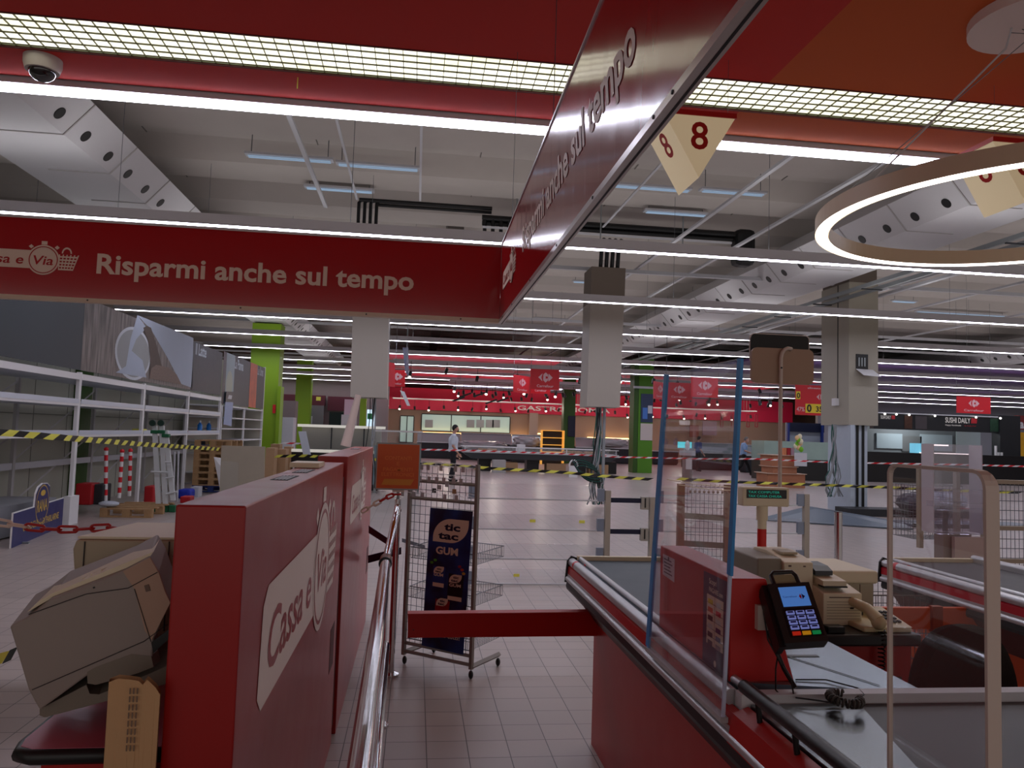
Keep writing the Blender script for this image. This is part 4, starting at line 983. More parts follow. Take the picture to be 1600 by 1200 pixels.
for cx, cy, w_, h_, c1, rot in ((.30, -.49, .30, .15, (36, 60, 130), 0), (.70, -.55, .36, .19, (20, 18, 26), 0), (.42, -.70, .34, .10, (150, 24, 30), 0)):
    mb = MB(); a0, a1 = PW * (cx - w_ / 2), PW * (cx + w_ / 2); b0, b1 = PH * (cy - h_ / 2), PH * (cy + h_ / 2)
    decal(mb, pl, [(a0 + .004, b0), (a1 - .002, b0 - .004), (a1 + .004, b1 - .004), (a0 + .006, b1)], .0028); mb.build('printed_pack', M('pack_%d' % c1[0], c1, .4), r)
    tt(PW * cx, PH * (cy + h_ * .32), PW * w_ * .8, .0034)
    if h_ > .12:
        mb = MB(); text2(mb, pl, 'GUM', PW * cx, PH * (cy + h_ * .02), PH * .022, .004, bold=.04, w=PW * w_ * .75, align='C'); decal(mb, pl, [(a0 + .008, b0 + .002), (a1 - .004, b0), (a1 - .004, b0 + PH * .03), (a0 + .008, b0 + PH * .03)], .0036); mb.build('pack_wording', LEAF, r)
for cx, cy, c in ((.12, -.395, (80, 150, 40)), (.20, -.375, (90, 170, 50)), (.84, -.42, (190, 70, 50)), (.78, -.40, (150, 40, 60)), (.88, -.445, (200, 160, 60))):
    mb = MB(); decal(mb, pl, circ(PW * cx, PH * cy, .014, 10, ry=.009), .003); mb.build('printed_fruit', M('fruit_%d' % c[0], c, .5), r)
# price pegs and clear tags at the top
mb = MB(); mt = MB()
for zr, nn_ in ((1.315, 11), (1.24, 9), (1.13, 7)):
    for k in range(nn_):
        u = Wd * (.03 + .94 * k / (nn_ - 1)); a = gp(u, 0, zr); e = gp(u + random.uniform(-.01, .01), -.16 if zr > 1.2 else -.10, zr + .02)
        mb.tube([a, e, e + Vector((0, 0, .02))], .0016, 4); mb.tube([a + Vector((0, 0, .02)), e + Vector((0, 0, .02))], .0012, 4)
        if random.random() < .75: mt.prism([e + U * -.013, e + U * .013, e + U * .013 + Vector((0, 0, -.035)), e + U * -.013 + Vector((0, 0, -.035))], Vb * -.001)
mb.build('display_hook', M('hook_white', (216, 212, 214), .3), r, kind='stuff'); mt.build('clear_tag', M('tag_plastic', (186, 184, 188), .3), r, kind='stuff')
for px, py, zz in ((655, 723, 0), (800, 735, 0)):
    pass
for u, z, c in ((.24, 1.17, GREY), (.20, 1.145, SHADOWG), (.36, 1.15, CARD), (.30, 1.19, LGREY)):
    MB().prism([gp(u, -.02, z), gp(u + .03, -.02, z), gp(u + .03, -.02, z + .03), gp(u, -.02, z + .03)], Vb * -.003).build('price_tag', c, r)

# second rack seen through the blue-edged screen
r = empty('wire_display_rack', (2.55, 6.5, 0), 'second wire display rack with brown uprights, behind the blue-edged screen', 'display rack')
BR2 = M('rack_brown', (146, 118, 104), .5)
for x in (2.33, 2.76): MB().box(x - .03, x + .03, 6.48, 6.52, .04, 1.16).build('upright', BR2, r)
for z in (.12, .62, .86): MB().prism([(2.33, 6.49, z), (2.76, 6.49, z - .02), (2.76, 6.49, z + .03), (2.33, 6.49, z + .05)], (0, .02, 0)).build('crossbar', FR, r)
mb = MB()
for k in range(11): x = 2.35 + .39 * k / 10; mb.tube([(x, 6.5, .1), (x, 6.5, 1.12)], .0022, 4)
for k in range(18): mb.tube([(2.33, 6.5, .12 + k * .06), (2.76, 6.5, .11 + k * .06)], .0022, 4)
mb.build('wire_grid', WIRE, r)
mb = MB()
for k in range(9): x = 2.38 + .33 * k / 8; mb.tube([(x, 6.48, 1.13), (x, 6.36, 1.15), (x, 6.36, 1.17)], .0022, 4); mb.sphere((x, 6.40, 1.10), .014, 6)
mb.build('display_hook', BR2, r, kind='stuff')
for x in (2.33, 2.76): MB().box(x - .03, x + .03, 6.3, 6.7, 0, .04).build('foot', BR2, r)
mb = MB(); mb.tube([(2.1, 6.2, 1.21), (2.4, 6.3, 1.17), (3.0, 6.4, 1.13)], .004, 5).tube([(2.25, 6.35, 1.16), (2.5, 6.3, 1.13), (2.72, 6.3, 1.125)], .004, 5); mb.build('loose_wire', BEIGE, r)

# ================================================================ barrier of beige posts with clear panels
def post(x, y, zt, label, g='posts of the clear panel barrier'):
    r = empty('barrier_post', (x, y, 0), label, 'post', g)
    MB().box(x - .028, x + .028, y - .028, y + .028, .01, zt).build('tube', M('post_beige', (158, 150, 138), .45), r)
    MB().box(x - .07, x + .07, y - .07, y + .07, 0, .012).build('base_plate', GALV, r)
    return r
YB = 7.85
post(2.02, YB, .99, 'beige barrier post left of the blue retractable belts')
post(2.50, YB, .93, 'beige barrier post right of the blue belts, seen by the blue-edged screen')
post(4.22, YB, 1.0, 'short beige barrier post at the end of the panels, by the chrome post')
def bpanel(x0, x1, z, label, yel):
    r = empty('clear_barrier', ((x0 + x1) / 2, YB, z), label, 'barrier panel', 'clear barrier panels')
    MB().box(x0, x1, YB - .012, YB + .012, z - .012, z + .002).build('bottom_rail', ALU, r)
    MB().box(x0 + .01, x1 - .01, YB - .004, YB + .004, z, z + .15).build('clear_sheet', HAZEP, r)
    for a in (x0 + .01, x1 - .08): MB().box(a, a + .07, YB - .02, YB + .02, z - .01, z + .12).build('clamp', M('clamp_smoke', (120, 130, 146), .3), r)
    for a in yel: MB().box(a, a + .06, YB - .008, YB - .0045, z + .07, z + .10).build('yellow_tag', YEL, r)
for z, lab, ye in ((.885, 'top clear barrier panel between the gum rack and the beige post', []), (.575, 'clear barrier panel with two yellow tags behind the gum rack', [1.2, 1.72]), (.275, 'third clear barrier panel down behind the gum rack', []), (-.0, 'lowest clear barrier panel on the floor with one yellow tag', [1.05])):
    bpanel(.55, 1.99, max(z, .02), lab, ye)
for z, lab in ((.88, 'top clear barrier panel right of the belts, ending at the grey post'), (.58, 'middle clear barrier panel behind the customer display pole'), (.28, 'low clear barrier panel hidden partly by the till printers')):
    bpanel(2.54, 4.2, z, lab, [])
for z, lab in ((.89, 'upper navy retractable belt stretched between two beige posts'), (.565, 'lower navy retractable belt just above the checkout belt end')):
    r = empty('barrier_belt', (2.25, YB, z), lab, 'barrier belt', 'navy barrier belts')
    MB().box(2.05, 2.38, YB - .003, YB + .003, z - .025, z + .025).build('webbing', NAVYD, r)
    MB().box(2.38, 2.455, YB - .03, YB + .03, z - .09, z + .04).build('belt_head', M('belt_head_grey', (150, 146, 136), .5), r); MB().box(2.41, 2.425, YB - .032, YB - .03, z - .07, z + .03).build('slot', BLACK, r)
# navy belts behind the rail post
MB().prism([ay(576, 821, 5.6), ay(576, 833, 5.6), ay(606, 852, 5.3), ay(606, 841, 5.3)], (0, .004, 0)).build('barrier_belt', NAVYD, None, 'navy belt slanting down to the guard rail post', 'barrier belt')
MB().prism([ay(575, 868, 5.5), ay(575, 880, 5.5), ay(627, 866, 5.3), ay(627, 855, 5.3)], (0, .004, 0)).build('barrier_belt', NAVYD, None, 'navy belt rising from the far divider to the rail post', 'barrier belt')
MB().prism([ay(628, 841, 5.3), ay(628, 847, 5.3), ay(664, 857, 6.0), ay(664, 852, 6.0)], (0, .004, 0)).build('barrier_belt', NAVYD, None, 'navy belt seen through the gum rack grid', 'barrier belt')
# chrome bollard
r = empty('chrome_bollard', (3.95, 7.0, 0), 'tall chrome post standing beyond the till printers', 'post')
c = ay(1310, 800, 7.0); MB().cyl(c.x, 7.0, 0, c.z, .038, 20).build('tube', CHROME, r); MB().cyl(c.x, 7.0, c.z, c.z + .004, .039, 20).build('cap', BLACK, r); MB().cyl(c.x, 7.0, 0, .01, .09, 20).build('base', CHROME, r)
r.location.x = r.location.x

# ================================================================ dairy shelving wall on the left
XL, XBK = -5.05, -5.95
up_y = [9.35, 12.2, 14.95, 17.75, 20.55]
r = empty('shelving_unit', (-5.5, 15, 0), 'long run of empty white steel shelving under the food photo banner', 'shelving')
for y in up_y:
    MB().box(XL - .05, XL + .0, y - .04, y + .04, 0, 2.27).build('upright', WHITE, r)
    MB().box(XBK, XBK + .05, y - .035, y + .035, 0, 2.27).build('rear_upright', GREY, r)
    MB().box(XBK, XL, y - .03, y + .03, 0, .04).build('upright_foot', GREY, r)
    mb = MB(); 
    for k in range(30): mb.box(XL - .051, XL + .001, y - .012, y + .012, .12 + k * .07, .14 + k * .07)
    mb.build('slot_row', SHADOWG, r, kind='stuff') if False else None
for (y0, y1) in zip(up_y, up_y[1:]):
    for z, th in ((2.245, .09), (1.83, .07), (1.36, .07)):
        MB().box(XBK + .05, XL - .02, y0 + .04, y1 - .04, z - th, z - th + .03).build('shelf', LGREY, r)
        MB().box(XL - .02, XL + .008, y0 + .04, y1 - .04, z - th, z).build('shelf_front', WHITE, r)
        if z < 2: MB().box(XL + .008, XL + .014, y0 + .04, y1 - .04, z - th + .035, z + .035).build('price_rail', BLUEW, r)
    MB().tube([(XBK + .02, y0, .9), (XBK + .02, y1, 2.1)], .016, 4).build('cross_brace', GREY, r)
    MB().tube([(XBK + .02, y0, .25), (XBK + .02, y1, 1.3)], .016, 4).build('cross_brace', GREY, r)
    MB().box(XBK, XBK + .04, y0, y1, .78, .88).build('rear_rail', LGREY, r)
# bottom decks only in the first bay
MB().box(XBK + .1, XL - .1, 9.4, 11.9, .02, .42).build('base_deck', M('base_deck_grey', (150, 152, 158), .5), r)
MB().box(XL - .05, XL + .05, 12.0, 12.3, .0, .42).build('end_deck', WHITE, r)
# end gondola
r = empty('end_shelving', (-5.5, 23.4, 0), 'white shelving bay at the far end with La Panna and Le Uova banners', 'shelving')
y0, y1 = 20.75, 26.1
MB().box(XL - .06, XL, y1 - .05, y1 + .02, 0, 3.5).build('end_post', WHITE, r)
MB().box(XBK, XL - .06, y1 - .03, y1, 0, 2.1).build('end_panel', M('gondola_back', (196, 192, 176), .6), r)
MB().box(XBK, XBK + .03, y0, y1, 0, 2.1).build('back_panel', M('gondola_back', (196, 192, 176), .6), r)
for z in (2.06, 1.75, 1.45, 1.12, .80, .3): MB().box(XBK, XL, y0, y1, z - .03, z).build('shelf', WHITE, r)
for y in (y0, 23.4): MB().box(XL - .05, XL, y - .03, y + .03, 0, 2.06).build('upright', WHITE, r)
# info strip hanging on its front
r = empty('info_strip', (XL + .03, 21, 1.2), 'hanging notice with a navy head and a pale blue sheet on the shelving', 'notice')
pl = Plane2((XL + .03, 0, 0), (0, 1, 0), (0, 0, 1))
def sxy(px, py): p = ax(px, py, XL + .03); return (p.y, p.z)
mb = MB(); mb.prism([pl.p(*sxy(x, y)) for x, y in ((352, 628), (365, 628), (362, 612), (364, 612))][:2] + [pl.p(*sxy(364, 612)), pl.p(*sxy(353, 612))], (.01, 0, 0)); mb.build('notice_head', NAVYD, r)
mb = MB(); mb.prism([pl.p(*sxy(x, y)) for x, y in ((349, 663), (361, 666), (364, 629), (352, 628))], (.008, 0, 0)); mb.build('notice_sheet', M('pale_blue_sheet', (150, 166, 200), .5), r)
mb = MB(); decal(mb, pl, [sxy(355, 623), sxy(361, 624), sxy(362, 618), sxy(357, 617)], .013); mb.build('notice_emblem', LGREY, r)
# banner
r = empty('food_banner', (XL, 15, 2.33), 'tall printed banner with a flour bowl photo and Il Latte lettering above the shelving', 'banner')
ZA, ZC = 2.30, 3.40
DKB = M('banner_slate', (54, 62, 68), .5, noise=.1, nscale=.6); DKG = M('banner_charcoal', (64, 66, 72), .5)
MB().box(XL - .03, XL, 8.6, 20.45, ZA, ZC).build('banner_board', DKB, r)
def bxy(px, py): p = ax(px, py, XL); return (p.y, p.z)
pl = Plane2((XL, 0, 0), (0, 1, 0), (0, 0, 1))
WD = bpy.data.materials.new('banner_wood'); WD.use_nodes = True; nt = WD.node_tree; b = nt.nodes['Principled BSDF']
tc = nt.nodes.new('ShaderNodeTexCoord'); mp = nt.nodes.new('ShaderNodeMapping'); mp.inputs['Scale'].default_value = (1, 9, .7); nz = nt.nodes.new('ShaderNodeTexNoise'); nz.inputs['Scale'].default_value = 2.2; nz.inputs['Detail'].default_value = 6
rp = nt.nodes.new('ShaderNodeValToRGB'); rp.color_ramp.elements[0].color = (.07, .055, .05, 1); rp.color_ramp.elements[1].color = (.30, .26, .24, 1); rp.color_ramp.elements[0].position = .35; rp.color_ramp.elements[1].position = .7
nt.links.new(tc.outputs['Object'], mp.inputs[0]); nt.links.new(mp.outputs[0], nz.inputs[0]); nt.links.new(nz.outputs['Fac'], rp.inputs[0]); nt.links.new(rp.outputs[0], b.inputs['Base Color'])
ys = [bxy(x, 560)[0] for x in (127, 300)]
mb = MB(); decal(mb, pl, [(ys[0], ZA), (ys[1] - .0, ZA), (ys[1], ZC), (ys[0], ZC)], .002); mb.build('printed_planks', WD, r)
y_il = bxy(301, 560)[0]
CLO = M('printed_cloth', (170, 180, 196), .6, noise=.06, nscale=2); BWL = M('printed_bowl', (150, 152, 152), .6); BWR = M('printed_rim', (200, 205, 212), .6); SPN = M('printed_spoon', (88, 74, 66), .6); GRN = M('printed_grain', (132, 114, 104), .7, noise=.35, nscale=30)
mb = MB(); decal(mb, pl, [bxy(214, 492), bxy(302, 528), bxy(300, 606), bxy(283, 600), bxy(262, 560), bxy(236, 515), bxy(226, 505)], .004); mb.build('printed_cloth', CLO, r)
ya_, yb_ = bxy(179, 548)[0], bxy(236, 548)[0]; cb = (((ya_ + yb_) / 2) + .05, 0); rb_ = (yb_ - ya_) / 2
mb = MB(); decal(mb, pl, circ(cb[0] - .05, 2.76, rb_, 40, ry=.47), .005); decal(mb, pl, [(a, max(b_, ZA + .002)) for a, b_ in circ(cb[0] - .05, 2.75, rb_ * .96, 40, ry=.45)], .0055); mb.build('printed_rim', BWR, r)
mb = MB(); decal(mb, pl, [(a, max(b_, ZA + .004)) for a, b_ in circ(cb[0] - .05, 2.76, rb_ * .90, 40, ry=.42)], .007); mb.build('printed_bowl', BWL, r)
mb = MB(); decal(mb, pl, [bxy(196, 572), bxy(203, 530), bxy(214, 492), bxy(228, 512), bxy(212, 530), bxy(205, 548), bxy(222, 563), bxy(228, 590), bxy(180, 582)], .009); mb.build('printed_cloth', CLO, r)
mb = MB(); decal(mb, pl, [bxy(223, 512), bxy(229, 509), bxy(235, 512), bxy(244, 540), bxy(252, 572), bxy(250, 592), bxy(233, 591), bxy(234, 560), bxy(231, 535)], .011); mb.build('printed_spoon', SPN, r)
mb = MB(); decal(mb, pl, [bxy(232, 591), bxy(236, 575), bxy(243, 570), bxy(262, 574), bxy(275, 585), bxy(283, 601)], .013); mb.build('printed_grain', GRN, r)
mb = MB(); decal(mb, pl, [(y_il, ZA), (20.4, ZA), (20.4, ZC), (y_il, ZC)], .004); mb.build('printed_charcoal', DKG, r)
BL_ = M('banner_letter', (176, 188, 198), .5)
tz = bxy(305, 553)
mb = MB(); text2(mb, pl, 'Il Latte', tz[0], tz[1], .26, .006, bold=.03, w=bxy(322, 556)[0] - tz[0]); mb.build('lettering', BL_, r)
r = empty('food_banner', (XL, 23, 2.1), 'smaller banner pair reading La Panna and Le Uova at the far shelving end', 'banner')
MB().box(XL - .03, XL + .0, 20.7, 26.05, 2.10, 3.46).build('banner_board', DKG, r)
def strip_(x0, x1, mt, l=.004):
    a, b_ = bxy(x0, 600)[0], bxy(x1, 600)[0]; mb = MB(); decal(mb, pl, [(a, 2.1), (b_, 2.1), (b_, 3.46), (a, 3.46)], l); mb.build('printed_photo', mt, r)
strip_(347, 352, NAVYD); strip_(352, 365, M('printed_cream_photo', (150, 168, 176), .5, noise=.2, nscale=3)); strip_(390, 401, M('printed_tomato', (196, 96, 70), .5, noise=.5, nscale=3))
mb = MB(); decal(mb, pl, circ(bxy(358, 600)[0], 2.62, .36, 20, ry=.38), .007); mb.build('printed_dish', M('printed_dish_m', (170, 176, 160), .5), r)
for s_, x0, x1, yy in (('La Panna', 366, 380, 575), ('Le Uova', 402, 411, 585)):
    t0 = bxy(x0, yy); mb = MB(); text2(mb, pl, s_, t0[0], t0[1], .28, .006, bold=.03, w=bxy(x1, yy)[0] - t0[0]); mb.build('lettering', BL_, r)

# cold room wall behind the shelving
mb = MB(); mb.box(-6.25, -6.15, 6, 30, 0, 3.6); mb.build('wall_cold_room', WALLP, kind='structure')
mb = MB()
for y in [6 + 1.2 * k for k in range(20)]: mb.box(-6.15, -6.146, y - .008, y + .008, 0, 3.6)
mb.box(-6.15, -6.146, 6, 30, 1.62, 1.635); mb.build('trim_3', M('panel_seam', (120, 120, 110), .6), kind='structure')
MB().box(-6.14, -6.05, 14.6, 15.15, 0, 3.3).build('wall_post_green', GREEND, kind='structure')
MB().box(-16, -6.25, 6, 6.1, 0, 6.75).build('wall_partition', WALLP, kind='structure')

# ---------------- things standing in the empty bays
def sbarrier(px, pyt, pyb, Y, label, dx=0):
    a = ay(px + dx, pyt, Y); b_ = ay(px, pyb, Y); r = empty('striped_post', (b_.x, Y, b_.z), label, 'barrier post', 'red and white striped barrier posts')
    n = 9
    for k in range(n):
        MB().tube([b_.lerp(a, k / n), b_.lerp(a, (k + 1) / n)], .03, 12).build('band', SIGNRED2 if k % 2 else WHITE, r)
    MB().sphere(a, .04, 10).build('cap', SIGNRED2, r)
    return r
pal = .14
def pallet(x0, x1, y0, y1, z, label, mt=WOOD, g='wooden pallets'):
    r = empty('pallet', ((x0 + x1) / 2, (y0 + y1) / 2, z), label, 'pallet', g)
    for k in range(5):
        a = y0 + (y1 - y0) * k / 4.6; MB().box(x0, x1, a, a + .1, z + .122, z + .144).build('top_board', mt, r)
    for k in range(3):
        a = y0 + (y1 - y0 - .1) * k / 2
        for q in range(3):
            c = x0 + (x1 - x0 - .12) * q / 2; MB().box(c, c + .12, a, a + .1, z + .022, z + .122).build('block', mt, r)
        MB().box(x0, x1, a, a + .1, z, z + .022).build('bottom_board', mt, r)
    return r
pallet(-5.0, -4.2, 13.1, 14.3, 0, 'wooden pallet on the floor carrying striped posts')
sbarrier(165, 702, 783, 13.7, 'striped red and white post, left one on the pallet', 1)
sbarrier(186, 705, 778, 13.9, 'thick striped red and white post in the middle of the pallet', 5)
sbarrier(202, 704, 775, 14.1, 'slim striped red and white post at the right of the pallet', 2)
sbarrier(92, 712, 775, 14.6, 'striped post leaning behind the shelving upright, far left', 2)
sbarrier(104, 712, 765, 14.8, 'second leaning striped post behind the shelving upright', 6)
for nme, px0, px1, py0, py1, Y, mt, lab, cat in (('red_crate', 116, 144, 756, 785, 13.5, M('crate_red', (176, 26, 34), .5), 'red plastic crate on the pallet beside the upright', 'crate'),
        ('black_box', 144, 162, 757, 784, 13.6, SHADOWG, 'black box next to the red crate on the pallet', 'box'),
        ('red_machine', 224, 240, 760, 785, 15.2, M('crate_red', (176, 26, 34), .5), 'small red machine on the floor behind the ladder', 'machine')):
    a, b_ = ay(px0, py1, Y), ay(px1, py0, Y); z0 = max(.146 if Y < 14 else 0.0, 0)
    MB().bbox(a.x, b_.x, Y, Y + .35, z0, b_.z, .02).build(nme, mt, None, lab, cat)
mb = MB(); c = ay(183, 785, 13.6); mb.sphere((c.x, 13.25, .20), .14, 10, (1.2, 1, .35)); mb.build('coiled_rope', M('rope_white', (180, 186, 196), .7, noise=.3, nscale=30), None, 'loose pile of pale chain on the pallet edge', 'chain')
# ladder: three aluminium legs with green caps
r = empty('folding_ladder', (-4.35, 14.4, 0), 'aluminium multi-position ladder with green joints leaning on the shelving', 'ladder')
Yl = 14.0
for (xt, yt, xb, yb) in ((241, 665, 247, 790), (252, 665, 258, 790), (258, 672, 270, 782)):
    A, B = ay(xt, yt, Yl + .2), ay(xb, yb, Yl); B.z = max(B.z, .06)
    mb = MB(); d = Vector((.04, 0, 0)); mb.hexa([B - d, B + d, B + d + Vector((0, .05, 0)), B - d + Vector((0, .05, 0)), A - d, A + d, A + d + Vector((0, .05, 0)), A - d + Vector((0, .05, 0))]); mb.build('ladder_stile', M('ladder_alu', (200, 204, 206), .4), r)
    MB().bbox(B.x - .055, B.x + .055, Yl - .03, Yl + .08, 0, .12, .01).build('rubber_foot', M('ladder_green', (20, 96, 60), .5), r)
    M2 = A.lerp(B, .08); MB().bbox(M2.x - .06, M2.x + .06, M2.y - .04, M2.y + .08, M2.z - .03, M2.z + .03, .01).build('joint', M('ladder_green', (20, 96, 60), .5), r)
for x_, y_ in ((239, 661), (252, 661)): MB().disc(ay(x_, y_, Yl + .15), (0, -1, 0), .055, .04, 16).build('hinge_knob', M('hinge_dark', (14, 50, 40), .5), r)
for (xa, ya, xb, yb) in ((236, 737, 262, 738), (258, 722, 268, 722), (259, 747, 272, 745), (260, 772, 277, 768)):
    MB().tube([ay(xa, ya, Yl), ay(xb, yb, Yl)], .018, 8).build('rung', M('ladder_alu', (200, 204, 206), .4), r)
# stack of pallets
for k in range(8):
    pallet(-4.95, -4.15, 18.0, 19.2, .02 + k * .146, '%s wooden pallet of the tall stack beside the ladder' % ['bottom', 'second', 'third', 'fourth', 'fifth', 'sixth', 'seventh', 'top'][k], M('pallet_blue', (24, 44, 100), .7) if k == 0 else WOOD, 'stacked pallets')
def pbox(nme, px0, px1, py0, py1, Y, d, mt, lab, cat, floor=False, g=None, parent=None, b=.0):
    """axis aligned thing of depth d whose front face spans the given outline at distance Y"""
    a = ay((px0 + px1) / 2, py1, Y); t = ay((px0 + px1) / 2, py0, Y); l_, r_ = ay(px0, (py0 + py1) / 2, Y), ay(px1, (py0 + py1) / 2, Y)
    z0 = 0.0 if floor else max(a.z, 0)
    mb = MB(); (mb.bbox(l_.x, r_.x, Y, Y + d, z0, t.z, b) if b else mb.box(l_.x, r_.x, Y, Y + d, z0, t.z))
    return mb.build(nme, mt, parent, lab, cat, g)
pbox('blue_crate', 297, 325, 695, 699, 18.3, .5, M('crate_blue', (20, 70, 120), .5), 'flat blue crate on top of the pallet stack', 'crate')
pbox('yellow_box', 327, 334, 688, 697, 18.4, .2, YEL, 'small yellow box on top of the pallet stack', 'box')
pbox('grey_case', 307, 320, 687, 695, 18.5, .2, SHADOWG, 'small dark case on the blue crate', 'case')
pbox('blue_bucket', 276, 297, 765, 774, 16.5, .4, M('bucket_blue', (20, 44, 170), .5), 'bright blue folded plastic on the floor by the ladder', 'tarpaulin', True, b=.05)
pbox('red_tool_box', 281, 297, 776, 784, 15.6, .3, M('crate_red', (176, 26, 34), .5), 'red tool case on the floor in front of the blue plastic', 'tool case', True, b=.02)
pbox('grey_box', 298, 310, 761, 768, 17, .3, LGREY, 'grey parts box on the floor between ladder and pallet stack', 'box', True)
for k, (a, b_) in enumerate(((273, 672), (279, 672))):
    q_ = ay(a - 1, 765, 16.0); MB().tube([ay(a, 705, 16.0), (q_.x, 16.0, 0)], .02, 8).build('metal_pole', LGREY, None, ['left', 'right'][k] + ' one of two thin metal poles standing behind the ladder', 'pole')
# leaning white board, big cardboard, plastic sheets
MB().prism([ay(334, 714, 16.5), ay(347, 716, 16.5), ay(372, 740, 16.3), ay(370, 762, 16.3), Vector((-3.9, 16.4, 0))], (0, .02, 0)).build('leaning_board', WHITE, None, 'white board leaning in front of the pallet stack', 'board')
def fl(p): p.z = 0.0; return p
MB().prism([ay(346, 696, 15.0), ay(414, 698, 15.0), fl(ay(414, 745, 15.0)), fl(ay(345, 738, 15.0))], (0, .03, 0)).build('cardboard_sheet', M('card_grey', (168, 158, 142), .8, noise=.05), None, 'large grey-brown cardboard sheet standing behind the near divider', 'cardboard')
MB().prism([ay(346, 720, 14.6), ay(372, 722, 14.6), fl(ay(374, 760, 14.6)), fl(ay(346, 762, 14.6))], (0, .02, 0)).build('plastic_sheet', HAZEP, None, 'translucent plastic sheet leaning before the cardboard', 'plastic sheet')
for k, (x0, x1, y0, y1, Y, l) in enumerate(((414, 428, 700, 745, 18, 'tall narrow cardboard box left of the yellow tape knot'), (422, 436, 694, 735, 19, 'pale cardboard box behind the narrow one'), (432, 446, 702, 735, 18.5, 'short cardboard box beneath the red and white tape end'), (443, 454, 698, 735, 19.5, 'rightmost cardboard box of the row behind the divider'))):
    pbox('cardboard_box', x0, x1, y0, y1, Y, .4, CARD, l, 'box', True, 'cardboard boxes behind the divider')
for k, (x, y, z) in enumerate(((313, 653, 1.36), (327, 655, 1.36))):
    p = ax(x, y, XL - .3); r = empty('spray_bottle', (XL - .3, p.y, z - .04), ['left', 'right'][k] + ' blue cleaning bottle on the shelf by the notice', 'bottle', 'blue bottles on the shelf')
    MB().tube([(XL - .3, p.y, z - .04), (XL - .3, p.y, z + .16), (XL - .3, p.y, z + .22)], [.06, .06, .02], 12).build('bottle_body', M('bottle_blue', (40, 130, 220), .3), r); MB().cyl(XL - .3, p.y, z + .22, z + .27, .025, 8).build('cap', WHITE, r)
p = ax(308, 667, XL); MB().bbox(XL - .2, XL - .05, p.y - .2, p.y + .2, 1.32, 1.38, .01).build('red_cloth', SIGNRED2, None, 'small red item lying on the shelf next to the blue bottles', 'cloth')
p = ax(228, 665, XL); MB().bbox(XL - .2, XL - .02, p.y - .15, p.y + .15, 1.33, 1.42, .02).build('yellow_cloth', YEL, None, 'yellow cloth on the shelf at the ladder top', 'cloth')

# RANA floor board
r = empty('brand_board', (-4.88, 10.8, 0), 'navy standing floor board with yellow RANA emblem, left of the shelving foot', 'board')
A, B = Vector((-4.72, 9.83, 0)), Vector((-5.03, 11.86, 0)); u = (B - A).normalized(); pl = Plane2(A, u, (0, 0, 1)); L_ = (B - A).length
def rq(px, py):
    d = ray(px, py); t = (A - EYE).dot(pl.n) / d.dot(pl.n); q = EYE + d * t; return ((q - A).dot(u), q.z)
zt = [rq(17, 808)[1], rq(96, 784)[1]]
H_ = max(.42, min(.5, sum(zt) / 2))
outl = [(0, 0), (L_, 0), (L_, H_), (L_ * .66, H_), (L_ * .66, H_ + .22), (L_ * .60, H_ + .27), (L_ * .5, H_ + .28), (L_ * .42, H_ + .24), (L_ * .38, H_ + .16), (L_ * .37, H_), (0, H_)]
mb = MB(); mb.prism([pl.p(a, b_, -.02) for a, b_ in outl], pl.n * .02); mb.build('board_edge', WHITE, r)
mb = MB(); decal(mb, pl, [(a if 0 < i else a + .0, b_ - (.012 if b_ > .01 else 0)) for i, (a, b_) in enumerate(outl)], .001); mb.build('board_face', M('rana_navy', (44, 46, 104), .45), r)
YT = M('rana_yellow', (210, 176, 70), .45)
mb = MB()
for k in range(24):
    t0, t1 = math.pi * 2 * k / 24, math.pi * 2 * (k + 1) / 24
    decal(mb, pl, [(L_ * .52 + rr * math.cos(t), H_ + .0 + rr * .95 * math.sin(t)) for rr, t in ((.27, t0), (.27, t1), (.255, t1), (.255, t0))], .003)
mb.build('emblem_ring', YT, r)
mb = MB(); decal(mb, pl, circ(L_ * .52, H_, .255, 24, ry=.24), .002); mb.build('emblem_disc', M('rana_navy', (44, 46, 104), .45), r)
mb = MB(); text2(mb, pl, 'RANA', L_ * .52, H_ - .09, .16, .004, bold=.02, w=.42, align='C'); text2(mb, pl, 'ORGOGLIOSI DI PARLARNE', L_ * .18, .15, .09, .002, bold=.02, w=L_ * .72)
decal(mb, pl, circ(L_ * .52, H_ + .15, .10, 14, ry=.04), .004); mb.build('board_wording', YT, r)
mb = MB(); mb.box(-4.9, -4.7, 10.2, 10.24, 0, .02); mb.build('foot', GALV, r)
# ================================================================ columns and hanging cladding
r = empty('cladding_box', (4.05, 16.5, 2.2), 'tan cladding box hanging in the middle, dark upper part, cables below it', 'column cladding', 'tan cladding boxes')
def leanbox(xb0, xb1, zb, xt0, xt1, zt, y0, d): return [(xb0, y0, zb), (xb1, y0, zb), (xb1, y0 + d, zb), (xb0, y0 + d, zb), (xt0, y0, zt), (xt1, y0, zt), (xt1, y0 + d, zt), (xt0, y0 + d, zt)]
MB().hexa(leanbox(3.68, 4.42, 2.2, 3.70, 4.46, 4.50, 16.3, .74)).build('lower_cladding', TAUPE, r)
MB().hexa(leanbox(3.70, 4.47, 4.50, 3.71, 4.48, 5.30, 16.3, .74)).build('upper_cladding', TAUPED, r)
r = empty('cladding_box', (-1.05, 16.5, 2.2), 'tan cladding box hanging left of the red sign corner', 'column cladding', 'tan cladding boxes')
MB().hexa(leanbox(-1.40, -.64, 2.22, -1.44, -.68, 4.60, 16.3, .74)).build('lower_cladding', TAUPE, r)
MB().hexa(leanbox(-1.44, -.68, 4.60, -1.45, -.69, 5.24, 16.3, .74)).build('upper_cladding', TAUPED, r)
r = empty('hall_column', (10.1, 16.8, 0), 'large right-hand column with tan cladding above and bluish steel below', 'column')
